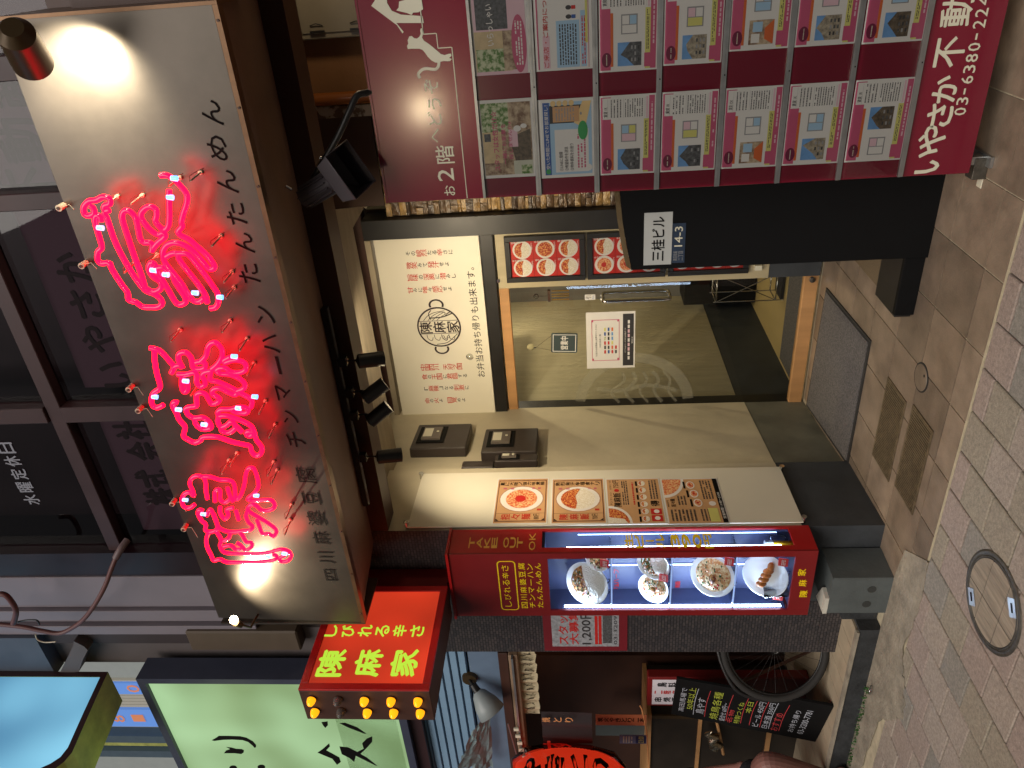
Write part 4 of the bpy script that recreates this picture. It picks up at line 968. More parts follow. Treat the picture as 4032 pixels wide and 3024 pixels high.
def listposter(flip):
    def fn(F0, mb):
        F_ = F0; F_.rect(mb, .02, .02, .98, .98, M_paperw, .0002)
        if not flip:
            F_.disc(mb, .14, .72, .30, .36, M_plate, .0006, 24, -60, 90) if False else None
            pts = [F_.p(.02 + .36 * math.cos(a) * 1.0, .98 - .40 * math.sin(a), .0006) for a in [i * math.pi / 2 / 14 for i in range(15)]] + [F_.p(.02, .98, .0006)]
            mb.poly(pts, M_plate)
            mb.poly([F_.p(.02 + .31 * math.cos(a), .98 - .35 * math.sin(a), .001) for a in [i * math.pi / 2 / 14 for i in range(15)]] + [F_.p(.02, .98, .001)], M_mapo)
            mb.poly([F_.p(.02, .98, .0014), F_.p(.02, .66, .0014), F_.p(.10, .72, .0014), F_.p(.14, .98, .0014)], M_ricep)
            F_.txt(mb, '陳麻飯', .36, .74, .66, .88, M_ink, .001, .02); F_.disc(mb, .72, .81, .035, .045, M_redp, .001, 14); F_.txt(mb, '750円', .78, .76, .96, .87, M_ink, .001)
            F_.txt(mb, 'チン マー ハン', .40, .90, .68, .94, M_ink, .001); F_.txt(mb, 'わかめスープ付', .74, .90, .95, .94, M_ink, .001)
            F_.lines(mb, .40, .60, .94, .72, 3, M_dkgrey, .001); F_.lines(mb, .40, .49, .9, .53, 1, M_redp, .001, .7)
            for k in range(6):
                dish(F_, mb, .10 + k * .155, .34, .06, .065, 'rice', .001); F_.rect(mb, .04 + k * .155, .42, .15 + k * .155, .455, M_ink, .001)
            F_.rect(mb, .05, .05, .17, .24, M_redp, .001); F_.rect(mb, .19, .05, .31, .24, M_redp, .001); F_.disc(mb, .11, .14, .04, .05, M_plate, .0014, 12); F_.disc(mb, .25, .14, .04, .05, M_plate, .0014, 12)
            F_.txt(mb, '得', .36, .07, .48, .22, M_ink, .001, .04); F_.lines(mb, .52, .06, .94, .22, 3, M_dkgrey, .001)
        else:
            mb.poly([F_.p(.98 - .42 * math.cos(a), .98 - .38 * math.sin(a), .0006) for a in [i * math.pi / 2 / 14 for i in range(15)]] + [F_.p(.98, .98, .0006)], M_plate)
            mb.poly([F_.p(.98 - .36 * math.cos(a), .98 - .33 * math.sin(a), .001) for a in [i * math.pi / 2 / 14 for i in range(15)]] + [F_.p(.98, .98, .001)], M_noodp)
            F_.txt(mb, '担々麺', .36, .82, .53, .90, M_ink, .001, .01); F_.txt(mb, '880円', .36, .93, .5, .96, M_ink, .001)
            for k in range(3):
                dish(F_, mb, .44 + k * .20, .44 + k * .03, .085, .075, 'noodle', .001); F_.rect(mb, .36 + k * .20, .53 + k * .03, .52 + k * .20, .565 + k * .03, M_ink, .001)
            F_.lines(mb, .06, .50, .30, .94, 7, M_dkgrey, .001); F_.lines(mb, .06, .16, .30, .44, 5, M_dkgrey, .001); F_.lines(mb, .4, .62, .6, .78, 3, M_dkgrey, .001)
            F_.rect(mb, .04, .14, .32, .30, M_ylw, .0012); F_.disc(mb, .42, .2, .05, .06, M_plate, .001, 14); F_.lines(mb, .52, .14, .94, .34, 4, M_dkgrey, .001)
            F_.rect(mb, .02, .02, .98, .10, M_ink, .001); F_.txt(mb, '営業時間 11:00〜23:00', .10, .035, .66, .085, M_paper, .0014, .01)
    return fn
board_poster(2390, 2610, 'menu_poster', 'third poster down the white board, small rice plates and a black 得 mark', listposter(False))
board_poster(2616, 2850, 'menu_poster', 'lowest poster on the white board, with a black opening hours strip at its foot', listposter(True))

# ------------------------------------------------------------------ meter boxes on the entrance wall
dA = (A1 - A0).normalized(); nA = Vector((-dA.y, dA.x, 0)); nA = nA if nA.x > 0 else -nA
def onA(y, z, h=0.0):
    t_ = (y - A0.y) / dA.y; return A0 + dA * t_ + nA * h + Vector((0, 0, z))
M_meter = mat('dark_meter_box', (52, 44, 40), 0.5, var=0.08)
M_meterg = mat('meter_grey', (96, 88, 80), 0.4, var=0.05)
def meter(y0, y1, z0, z1, lab, dp=0.07, win=True):
    t = thing('meter_box', onA((y0 + y1) / 2, z0, 0.0), lab, 'meter box', 'electric meter boxes on the entrance wall')
    L_ = (y0 - y1) / dA.y * -1; a = onA(y1, z0, .001); v = onA(y0, z0, .001) - a
    MB().obox(a, v, nA * dp, (0, 0, z1 - z0), M_meter).build('housing', t, bev=0.006)
    if win:
        h = dp + .001; p = lambda u, w, hh=0: a + v * u + Vector((0, 0, (z1 - z0) * w)) + nA * (h + hh)
        MB().obox(p(.14, .42), v * .66, nA * .004, (0, 0, (z1 - z0) * .50), M_blackm).build('window', t)
        MB().obox(p(.22, .50, .004), v * .48, nA * .012, (0, 0, (z1 - z0) * .34), M_meterg).build('meter', t)
        mb = MB(); mb.poly([p(.28, .66, .018), p(.62, .66, .018), p(.62, .82, .018), p(.28, .82, .018)], M_cream)
        mb.cyl(p(.42, .57, .017), p(.42, .57, .021), .009, .009, M_cream, 12); mb.build('dial_label', t)
    return t
meter(3.97, 4.315, 2.29, 2.655, 'upper meter box nearest the white sign, with a recessed dial window')
meter(3.90, 4.225, 1.835, 2.185, 'lower large meter box under the upper one, with a raised dial')
meter(3.80, 3.885, 1.825, 2.09, 'narrow meter box half behind the white poster board', .06)
meter(3.80, 3.885, 2.10, 2.30, 'thin flat plate box above the half hidden meter box', .02, False)
MB().tube(smooth([P(1690, 1663, 'Y', 4.6), P(1640, 1680, 'Y', 4.6), P(1600, 1700, 'Y', 4.6)], 3), .004, M_ink, 6)

# ------------------------------------------------------------------ food display case
dc = thing('display_case', (-3.0, 2.957, 0.388), 'tall red food display case lit by white strips, hung on the pillar', 'display case')
cx0, cx1, cy0, cy1, cz0, cz1 = -3.227, -2.774, 2.957, 3.148, 0.388, 2.262
wx0, wx1, wz0, wz1 = -3.188, -2.812, 0.495, 1.745
sy0, sy1 = 3.001, 3.132
t_ = 0.012
mb = MB()
mb.box(cx0, wx0, cy0, cy0 + t_, cz0, cz1, M_reddark).box(wx1, cx1, cy0, cy0 + t_, cz0, cz1, M_reddark).box(wx0 + .0002, wx1 - .0002, cy0, cy0 + t_, cz0, wz0, M_reddark).box(wx0 + .0002, wx1 - .0002, cy0, cy0 + t_, wz1, cz1, M_reddark)
mb.build('front_frame', dc)
mb = MB()
a, b_ = cy0 + t_ + .0003, cy1
mb.box(cx1 - t_, cx1, a, sy0, cz0, cz1, M_red).box(cx1 - t_, cx1, sy1, b_, cz0, cz1, M_red).box(cx1 - t_, cx1, sy0 + .0002, sy1 - .0002, cz0, wz0, M_red).box(cx1 - t_, cx1, sy0 + .0002, sy1 - .0002, wz1 + .03, cz1, M_red)
mb.build('side_frame', dc)
bx(cx0 - .012, cx1 + .012, cy0 - .012, cy1, cz1 + .0003, cz1 + .014, M_red).build('top_lip', dc)
bx(cx0, cx0 + t_, a, b_, cz0, cz1, M_reddark).build('left_side', dc)
bx(cx0 + t_ + .0002, cx0 + t_ + .002, a, b_ - .011, wz0, wz1 + .01, M_case).build('lining', dc)
bx(cx0 + t_ + .0003, cx1 - t_ - .0003, b_ - .01, b_, cz0 + .001, cz1 - .001, M_case).build('back', dc)
bx(cx0 + t_ + .0003, cx1 - t_ - .0003, a, b_ - .011, wz0 - .03, wz0 - .015, M_case).build('floor', dc)
bx(cx0 + t_ + .0003, cx1 - t_ - .0003, a, b_ - .011, wz1 + .015, wz1 + .03, M_case).build('ceiling', dc)
MB().poly([(wx0, cy0 + .009, wz0), (wx1, cy0 + .009, wz0), (wx1, cy0 + .009, wz1), (wx0, cy0 + .009, wz1)], M_glass).build('front_glass', dc)
MB().poly([(cx1 - .009, sy0, wz0), (cx1 - .009, sy1, wz0), (cx1 - .009, sy1, wz1 + .03), (cx1 - .009, sy0, wz1 + .03)], M_glass).build('side_glass', dc)
shz = [P(x, 2300, 'Y', 2.975).z for x in (2408, 2642, 2893)]
M_shelf = mat('shelf_edge', (190, 210, 240), 0.1, var=0, emit=(0.35, 0.5, 1.0), es=0.55)
for z in shz:
    MB().box(cx0 + .03, cx1 - .03, cy0 + .022, cy1 - .014, z - .003, z + .003, M_acry).build('shelf', dc)
    MB().box(cx0 + .03, cx1 - .03, cy0 + .018, cy0 + .0215, z - .004, z + .004, M_shelf).build('shelf_edge', dc)
MB().box(-3.186, -3.178, cy0 + .020, cy0 + .030, wz0 + .03, wz1 - .075, M_led).build('led_strip', dc)
MB().box(-2.807, -2.788, 3.014, 3.021, wz0 + .06, wz1 - .10, M_led).build('led_strip', dc)  # unseen strip, added for the streak it reflects in the glass door
MB().box(cx1 - .022, cx1 - .019, 3.119, 3.122, wz0 + .06, wz1 - .16, M_led2).build('led_strip', dc)
MB().box(-3.03, -3.024, cy1 - .018, cy1 - .0145, wz0 + .03, wz1 - .22, M_led2).build('led_strip', dc)
l = bpy.data.lights.new('case_light', 'AREA'); l.shape = 'RECTANGLE'; l.size = 0.02; l.size_y = 1.1; l.energy = 6.5; l.color = (0.62, 0.76, 1.0)
lo = bpy.data.objects.new('case_light', l); COL.objects.link(lo); lo.parent = dc; lo.location = Vector((-3.168, cy0 + .028, 1.12)) - dc.location
lo.rotation_euler = (Vector((0.85, 0.5, 0))).to_track_quat('-Z', 'Y').to_euler()
# lettering on the case
F = Face((0, cy0 - .0005, 0), (1, 0, 0), (0, 0, 1), (0, -1, 0))
def cxz(x, y): q = P(x, y, 'Y', cy0); return q.x, q.z
mb = MB()
for (s_, xl, yl, xr, yr, h, bo) in (('しびれる辛さ', 2005, 2390, 1985, 2222, .036, .01), ('四川麻婆豆腐', 2068, 2396, 2052, 2213, .034, .02), ('チンマーハン', 2100, 2395, 2084, 2216, .030, .015), ('たんたんめん', 2130, 2394, 2116, 2214, .030, .015)):
    q0 = P(xl, yl, 'Y', cy0); q1 = P(xr, yr, 'Y', cy0); z = (q0.z + q1.z) / 2
    n = len(s_); st = (q1.x - q0.x) / n
    for i, ch in enumerate(s_):
        hh = .004 if ch == 'ー' else h; F.txt(mb, ch, q0.x + st * i + st * .1, z - hh / 2 + (h / 2 - h / 2), q0.x + st * (i + .9), z + hh / 2, M_yel, .001, bo)
for i, ch in enumerate('陳麻家'):
    q = P(3163 - i * 3, 2337 - i * 42, 'Y', cy0); F.txt(mb, ch, q.x - .023, q.z - .02, q.x + .023, q.z + .02, M_yel, .001, .035)
# rounded outline box
q0 = P(2025, 2398, 'Y', cy0); q1 = P(1950, 2212, 'Y', cy0)
xa, xb = q0.x, q1.x; zc = (P(2000, 2300, 'Y', cy0).z); za, zb = zc - .043, zc + .043; rr = .016; w_ = .006
pts = []
for (ccx, ccz, a0) in ((xb - rr, zb - rr, 0), (xa + rr, zb - rr, 90), (xa + rr, za + rr, 180), (xb - rr, za + rr, 270)):
    pts += [(ccx + rr * math.cos(math.radians(a0 + k * 22.5)), ccz + rr * math.sin(math.radians(a0 + k * 22.5)), ccx + (rr + w_) * math.cos(math.radians(a0 + k * 22.5)), ccz + (rr + w_) * math.sin(math.radians(a0 + k * 22.5))) for k in range(5)]
for i in range(len(pts)):
    p_, n_ = pts[i], pts[(i + 1) % len(pts)]; mb.poly([F.p(p_[0], p_[1], .001), F.p(n_[0], n_[1], .001), F.p(n_[2], n_[3], .001), F.p(p_[2], p_[3], .001)], M_yel)
mb.build('lettering', dc)
F = Face((cx1 + .0005, 0, 0), (0, 1, 0), (0, 0, 1), (1, 0, 0))
M_tan = mat('tan_letter', (226, 170, 70), 0.5, var=0)
mb = MB()
def sY(x, y): q = P(x, y, 'X', cx1); return q.y, q.z
for s_, x, y0_, y1_ in (('TAKE', 1870, 2152, 2112), ):
    pass
zt_ = P(1870, 2135, 'X', cx1).z
# stacked letters: the words run down the panel
for (w_, ycen, xpos) in (('TAKE', 3.075, (1859, 1885, 1915, 1947)), ('OUT', 3.055, (1990, 2020, 2045)), ('OK', 3.03, (2095,))):
    pass
for ch, x in zip('TAKE', (1858, 1888, 1918, 1947)):
    q = P(x, 2138, 'X', cx1); F.txt(mb, ch, q.y - .040, q.z - .014, q.y + .040, q.z + .014, M_tan, .001, .07)
for ch, x in zip('OUT', (1993, 2020, 2047)):
    q = P(x, 2137, 'X', cx1); F.txt(mb, ch, q.y - .040, q.z - .014, q.y + .040, q.z + .014, M_tan, .001, .07)
q = P(2096, 2133, 'X', cx1); F.txt(mb, 'OK', q.y - .066, q.z - .017, q.y + .066, q.z + .017, M_tan, .001, .015)
for s_, (xa_, xb_) in (('生ビール', (2455, 2620)), ('390円', (2636, 2810))):
    n = len(s_)
    for i, ch in enumerate(s_):
        x = xa_ + (xb_ - xa_) * (i + .5) / n; q = P(x, 2131, 'X', cx1); hh = .020
        if ch == 'ー': F.txt(mb, '｜', q.y - .005, q.z - .020, q.y + .005, q.z + .020, M_yel, .002, .03); continue
        F.txt(mb, ch, q.y - .054, q.z - hh, q.y + .054, q.z + hh, M_yel, .002, .09)
mb.build('lettering', dc)
F = Face((0, cy1 - .0115, 0), (1, 0, 0), (0, 0, 1), (0, -1, 0)); mb = MB()
for s_, x, ya_, yb_ in (('ハーフ&ハーフ', 2428, 2370, 2245), ('担々麺', 2665, 2372, 2292)):
    q0 = P(x, ya_, 'Y', 3.13); q1 = P(x, yb_, 'Y', 3.13); F.txt(mb, s_, q0.x, q0.z - .014, q1.x, q0.z + .014, M_redp, .001, .01)
mb.build('lettering', dc)
# dishes
def platething(px, py, r, tiltv, label, kind, sx=1.0):
    r = r * 1.10
    c = P(px, py, 'Y', 3.035); n = Vector(tiltv).normalized()
    t = thing('model_dish', c, label, 'food model', 'food models in the display case')
    mb = MB(); mb.lathe(c, n, [(r * .35, -.030), (r * .40, -.026), (r * .8, -.014), (r, .004), (r * 1.0, .008), (r * .97, .008), (r * .80, -.006), (r * .5, -.012), (0.0005, -.012)], M_cer, 32); mb.build('plate', t)
    u = n.orthogonal().normalized(); w = n.cross(u)
    # u horizontal-ish, w up
    hz = Vector((0, 0, 1)).cross(n).normalized(); up = n.cross(hz)
    def mound(a0, a1, rr, h, m, nm, cx_=0, cy_=0, k=18):
        v = [c + n * h]; fs = []; rings = 4
        for j in range(1, rings + 1):
            for i in range(k + 1):
                a = math.radians(a0 + (a1 - a0) * i / k); q_ = rr * j / rings
                v.append(c + hz * (math.cos(a) * q_ + cx_) + up * (math.sin(a) * q_ + cy_) + n * (h * (1 - (j / rings) ** 2) + random.uniform(-.0025, .0025) - .006 * (j == rings)))
        for i in range(k): fs.append((0, 1 + i, 2 + i))
        for j in range(rings - 1):
            for i in range(k): a_ = 1 + j * (k + 1) + i; fs.append((a_, a_ + k + 1, a_ + k + 2, a_ + 1))
        MB().add(v, fs, m, True).build(nm, t)
    if kind == 'mapo':
        mound(20, 200, r * .82, .016, M_food, 'tofu'); mound(200, 380, r * .80, .020, M_rice, 'rice')
        mb = MB()
        for _ in range(60):
            a = math.radians(random.uniform(30, 190)); q_ = r * .7 * math.sqrt(random.random()); p_ = c + hz * math.cos(a) * q_ + up * math.sin(a) * q_ + n * .014
            mb.ball(p_, random.uniform(.004, .0085), random.choice((M_herb, M_rice, M_herb, M_fry)), 6, (1, 1, .5))
        mb.build('topping', t)
    elif kind == 'soup':
        mound(0, 360, r * .80, .010, M_soup, 'noodles')
        mb = MB()
        for _ in range(46):
            a = random.uniform(0, 6.28); q_ = r * .7 * math.sqrt(random.random()); mb.ball(c + hz * math.cos(a) * q_ + up * math.sin(a) * q_ + n * .010, random.uniform(.004, .008), random.choice((M_herb, M_herb, M_redp, M_rice)), 6, (1, 1, .5))
        mb.ball(c + n * .012 + hz * (-r * .15), r * .25, M_food, 10, (1, .8, .6)); mb.build('topping', t)
    elif kind == 'gyoza':
        mb = MB()
        for k_ in range(5):
            p_ = c + hz * (-.05 + .026 * k_) + up * (.02 - .012 * k_) + n * .008; mb.ball(p_, .026, M_fry, 10, (.75, .6, 1.1) if k_ < 4 else (1.3, .6, .7))
        mb.build('dumpling', t)
    mb = MB()
    base = c + up * (-r * 1.0)
    mb.tube([base + n * .012 + hz * .03, base - n * .03 + hz * .03, base - n * .035 + hz * .03 + up * .05], .003, M_acry, 6).tube([base + n * .012 - hz * .03, base - n * .03 - hz * .03, base - n * .035 - hz * .03 + up * .05], .003, M_acry, 6)
    mb.build('stand', t)
tv = (0.12, -0.86, 0.42)
platething(2313, 2296, .112, (0.30, -0.85, 0.42), 'large plate model of tofu and white rice on the top shelf of the display case', 'mapo')
platething(2574, 2313, .078, (0.25, -0.85, 0.45), 'small bowl model of pale noodles, left on the second shelf of the case', 'soup')
platething(2573, 2222, .082, tv, 'small plate model at the right of the second shelf of the case', 'mapo')
platething(2352, 2205, .060, tv, 'small plate model almost hidden at the right of the top shelf', 'soup')
platething(2806, 2265, .108, (0.30, -0.85, 0.42), 'noodle bowl model with green herbs on the third shelf of the case', 'soup')
platething(3014, 2265, .108, (0.30, -0.84, 0.45), 'plate model of fried dumplings on the floor of the display case', 'gyoza')
def card(px, py, lab):
    c = P(px, py, 'Y', 2.985); t = thing('price_card', c, lab, 'price card', 'red price cards in the display case')
    MB().obox(c + Vector((-.026, 0, -.022)), (.052, 0, 0), (0, .003, .002), (0, .010, .044), M_redp).build('card', t)
    G = Face(c + Vector((-.026, -.0008, -.022)), (.052, 0, 0), (0, .010, .044), (0, -1, .2)); mb = MB(); G.lines(mb, .15, .25, .85, .75, 3, M_paper, 0.001); mb.build('print', t)
card(2381, 2222, 'red price card at the right end of the top shelf'); card(2614, 2279, 'red price card in front of the small noodle bowl'); card(2873, 2215, 'red price card right of the third shelf noodle bowl')
card(3086, 2218, 'red price card at the right of the case floor'); card(3066, 2352, 'red price card at the left of the case floor by the tumbler')
c = P(3020, 2332, 'Y', 3.0); c.z = wz0 - .014
t = thing('glass_tumbler', c, 'clear tumbler with ice beside the dumpling plate in the case', 'glass')
MB().lathe(c, (0, 0, 1), [(.024, .002), (.030, .14), (.027, .14), (.022, .01), (.001, .01)], M_acry, 20).build('tumbler', t)
mb = MB()
for k in range(6): mb.box(c.x - .012 + random.uniform(-.008, .008), c.x + .006, c.y - .008, c.y + .01, c.z + .02 + .017 * k, c.z + .034 + .017 * k, M_acry)
mb.build('ice', t)
c = P(3070, 2130, 'X', -2.83); c.z = wz0 - .014; c.y = 3.05
t = thing('beer_mug', c, 'beer mug with white foam at the right side window of the case', 'mug')
M_beer = mat('beer', (214, 160, 30), 0.15, var=0.05)
MB().cyl(c + Vector((0, 0, .004)), c + Vector((0, 0, .105)), .030, .032, M_beer, 20).build('beer', t); MB().cyl(c + Vector((0, 0, .105)), c + Vector((0, 0, .145)), .033, .033, M_cer, 20).build('foam', t)
MB().tube(smooth([c + Vector((0.02, .025, .11)), c + Vector((0.02, .06, .10)), c + Vector((0.02, .06, .04)), c + Vector((0.02, .025, .03))], 4), .006, M_acry, 8).build('handle', t)

# recruiting poster on the pillar left of the case
c0, c1 = P(2135, 2562, 'Y', 3.146), P(2470, 2424, 'Y', 3.146)
xa, xb = P(2300, 2562, 'Y', 3.146).x, -3.235; za, zb = P(2470, 2490, 'Y', 3.146).z, P(2140, 2490, 'Y', 3.146).z
t = thing('hiring_poster', ((xa + xb) / 2, 3.145, za), 'laminated hiring poster with a red border taped on the dark mosaic pillar', 'poster')
F = HF(xa, za, xb, zb, 3.1448); mb = MB().obox((xa, 3.1449, za), (xb - xa, 0, 0), (0, .0045, 0), (0, 0, zb - za), mat('faded_red_paper', (120, 30, 40), 0.4)); mb.build('sheet', t)
mb = MB(); F.rect(mb, .08, .10, .99, .90, mat('holographic_foil', (150, 152, 156), 0.25, col2=(206, 208, 214), scale=40, metal=.3), .001)
F.txt(mb, 'スタッフ', .12, .70, .78, .82, M_redp, .002, .03); F.txt(mb, '大募集!!', .12, .58, .82, .69, M_redp, .002, .03); F.txt(mb, '1,200円〜', .12, .42, .94, .55, M_dkgrey, .002, .03)
F.rect(mb, .12, .35, .60, .385, M_redp, .002); F.rect(mb, .12, .305, .60, .34, M_redp, .002); F.lines(mb, .64, .30, .95, .40, 3, M_dkgrey, .002); F.rect(mb, .14, .18, .9, .29, M_bldp2, .002); F.txt(mb, '03-3209-9987', .12, .12, .94, .16, M_dkgrey, .002, .01)
mb.build('print', t)

# ------------------------------------------------------------------ things on the ground
mb = MB(); mb.prism([(-2.835, 3.735, 0.001), (-2.012, 3.735, 0.001), (-2.055, 4.53, 0.001), (-2.955, 4.58, 0.001)], (0, 0, .006), M_rubber); 
mo = thing('door_mat', (-2.45, 4.1, 0), 'grey carpet door mat with a rubber edge in front of the glass door', 'mat')
mb.build('rubber_edge', mo)
mb = MB(); mb.prism([(-2.815, 3.757, 0.0072), (-2.034, 3.757, 0.0072), (-2.074, 4.51, 0.0072), (-2.93, 4.555, 0.0072)], (0, 0, .005), M_mat); mb.build('pile', mo)
def grate(x0, x1, y0, y1, lab, name='drain_cover'):
    t = thing(name, ((x0 + x1) / 2, (y0 + y1) / 2, 0), lab, 'drain cover', 'two drain covers in the entrance tiles')
    mb = MB(); w = .010
    for a, b_, c_, d_ in ((x0, x1, y0, y0 + w), (x0, x1, y1 - w, y1), (x0, x0 + w, y0 + w, y1 - w), (x1 - w, x1, y0 + w, y1 - w)): mb.box(a, b_, c_, d_, .0005, .006, M_grate)
    mb.build('frame', t)
    bx(x0 + w, x1 - w, y0 + w, y1 - w, .0006, .002, M_joint).build('pit', t)
    n = 34
    for k in range(n):
        xa = x0 + w + (x1 - x0 - 2 * w) * (k + .18) / n; bx(xa, xa + (x1 - x0 - 2 * w) / n * .64, y0 + w, y1 - w, .0022, .0055, M_grate).build('bar', t)
grate(-2.55, -2.07, 3.212, 3.455, 'ribbed drain cover nearer the door mat, with pale scuff marks')
grate(-2.515, -2.037, 2.915, 3.142, 'ribbed drain cover nearer the street paving')
t = thing('small_manhole', (-1.885, 3.13, 0), 'small round inspection cover in the entrance tiles', 'manhole cover')
MB().cyl((-1.885, 3.13, .0005), (-1.885, 3.13, .004), .070, .070, M_rubber, 32).build('ring', t); MB().cyl((-1.885, 3.13, .004), (-1.885, 3.13, .0055), .063, .062, M_tile[1], 32).cyl((-1.86, 3.10, .0055), (-1.86, 3.10, .0062), .007, .007, M_blackm, 10).build('lid', t)
c = Vector((-2.345, 2.210, 0)); t = thing('manhole_cover', c, 'large round manhole cover filled with matching paving in the street', 'manhole cover')
mb = MB(); mb.lathe(c, (0, 0, 1), [(.178, .0015), (.180, .0045), (.196, .0045), (.199, .0015)], M_cast, 48).lathe(c, (0, 0, 1), [(.168, .0015), (.169, .0048), (.176, .0048), (.177, .0015)], M_cast, 48)
mb.build('rim', t)
MB().cyl(c + Vector((0, 0, .001)), c + Vector((0, 0, .003)), .168, .168, M_joint, 48).build('bed', t)
for k in range(4):   # paving stones set in the lid, cut to the circle
    cell = [(-.17, -.065), (-.065, .045), (.045, .17)]
import itertools
for (xa, xb), (ya, yb) in itertools.product(((-.17, -.03), (-.026, .17)), ((-.17, -.07), (-.066, .06), (.064, .17))):
    poly = []
    n = 10
    rect = []
    for i in range(n): rect.append((xa + (xb - xa) * i / n, ya))
    for i in range(n): rect.append((xb, ya + (yb - ya) * i / n))
    for i in range(n): rect.append((xb - (xb - xa) * i / n, yb))
    for i in range(n): rect.append((xa, yb - (yb - ya) * i / n))
    cxm, cym = (xa + xb) / 2 * .6, (ya + yb) / 2 * .6
    for x, y in rect:
        dx, dy = x - cxm, y - cym; s_ = 1.0
        A_ = dx * dx + dy * dy; B_ = 2 * (cxm * dx + cym * dy); C_ = cxm * cxm + cym * cym - .165 ** 2
        if (cxm + dx) ** 2 + (cym + dy) ** 2 > .165 ** 2 and A_ > 0: s_ = (-B_ + math.sqrt(max(0, B_ * B_ - 4 * A_ * C_))) / (2 * A_)
        poly.append((c.x + cxm + dx * s_, c.y + cym + dy * s_, .0032))
    MB().prism(poly, (0, 0, .002), random.choice((mat('lid_paving', (150, 138, 122), .85, var=.3, scale=60, bump=1.0, bscale=90, stretch=(1, .1, 1)), MATS['lid_paving'] if 'lid_paving' in MATS else M_paver[0]))).build('paver', t)
mb = MB()
for s_ in (-1, 1):
    d_ = Vector((.62, -.78, 0)).normalized() if s_ > 0 else Vector((-.62, .78, 0)).normalized(); p_ = c + Vector((0.0 + s_ * .02, -s_ * .148, .0056)); 
    q_ = c + d_ * .148 + Vector((0, 0, .0056)); w_ = Vector((-d_.y, d_.x, 0))
    mb.obox(q_ - w_ * .035 - d_ * .022, w_ * .07, d_ * .044, (0, 0, .0025), M_alu); mb.obox(q_ - w_ * .018 - d_ * .006 + Vector((0, 0, .0026)), w_ * .036, d_ * .012, (0, 0, .0006), M_blackm)
mb.build('lifting_slot', t)

# ------------------------------------------------------------------ estate agent's notice board
BY = 2.97
eb = thing('estate_board', (-0.4, 2.99, 0.0), 'tall maroon estate agent board with aluminium rails full of property sheets', 'notice board')
BX0, BX1 = -0.905, 0.56
bx(BX0, BX1, BY + .0015, BY + .035, 0.078, 2.292, M_maroon).build('panel', eb, bev=0.002)
bx(BX0, BX1, BY, BY + .0012, 2.292, 2.300, M_maroon).build('top_edge', eb)
rails = [1.901, 1.691, 1.466, 1.239, 1.011, 0.787, 0.562, 0.336]
for i, z in enumerate(rails):
    mb = MB().box(BX0 + .004, BX1, BY - .012, BY + .001, z - .013 * (i > 0), z + .004, M_alu).box(BX0 + .004, BX1, BY - .014, BY - .0122, z - .004, z + .006, M_alu)
    if i > 0: mb.cyl((-0.50, BY - .0135, z - .006), (-0.50, BY - .0122, z - .006), .003, .003, M_ink, 8)
    mb.build('rail', eb)
mb = MB()
for x in (-0.885, 0.5):
    mb.box(x, x + .03, BY + .036, BY + .07, 0.0, 2.2, M_alu)
    mb.box(x - .005, x + .035, BY + .0, BY + .20, 0.0, .012, M_alu)
mb.build('leg', eb)
mb = MB().box(-.94, -.86, 3.00, 3.06, .0, .05, M_cast).box(-.98, -.90, 3.01, 3.05, .0, .004, M_cream); mb.build('foot', eb, bev=.002)
F = Face((0, BY + .0005, 0), (1, 0, 0), (0, 0, 1), (0, -1, 0))
mb = MB()
for ch, x, y, w, h in (('お', 1770, 750, .040, .042), ('2', 1755, 688, .048, .062), ('階', 1752, 608, .068, .070), ('へ', 1715, 534, .052, .030), ('ど', 1712, 466, .050, .050), ('う', 1712, 408, .040, .050), ('ぞ', 1698, 340, .050, .052)):
    q = P(x, y, 'Y', BY); F.txt(mb, ch, q.x - w / 2, q.z - h / 2, q.x + w / 2, q.z + h / 2, M_cream, .001, .012)
# stair line
def bxz(x, y): q = P(x, y, 'Y', BY); return q.x, q.z
stroke(F, mb, [(-.90, 1.972), (-.901, 1.972)], .003, M_cream, .001)
for a, b_, c_, d_ in ((-.901, 1.971, -.349, 1.974), (-.3505, 1.974, -.3475, 2.023), (-.349, 2.0215, -.300, 2.0245), (-.3015, 2.0245, -.2985, 2.070), (-.30, 2.0685, -.13, 2.0715)): F.rect(mb, a, b_, c_, d_, M_cream, .001)
for ch, x, y, w, h in (('い', 3655, 635, .088, .082), ('や', 3670, 545, .092, .092), ('さ', 3700, 455, .082, .085), ('か', 3720, 352, .090, .080), ('不', 3740, 205, .098, .095), ('動', 3768, 40, .10, .10)):
    q = P(x, y, 'Y', BY); F.txt(mb, ch, q.x - w / 2, q.z - h / 2, q.x + w / 2, q.z + h / 2, M_cream, .001, .045 if ch in 'いやさか' else .03)
q0 = P(3798, 500, 'Y', BY); 
for i, ch in enumerate('03-6380-224'):
    xa_ = -.690 + .0358 * i; hh = .040 if ch != '-' else .006; z = .160
    F.txt(mb, ch, xa_, z - hh / 2, xa_ + (.026 if ch != '-' else .020), z + hh / 2, M_cream, .001, .015)
mb.build('lettering', eb)
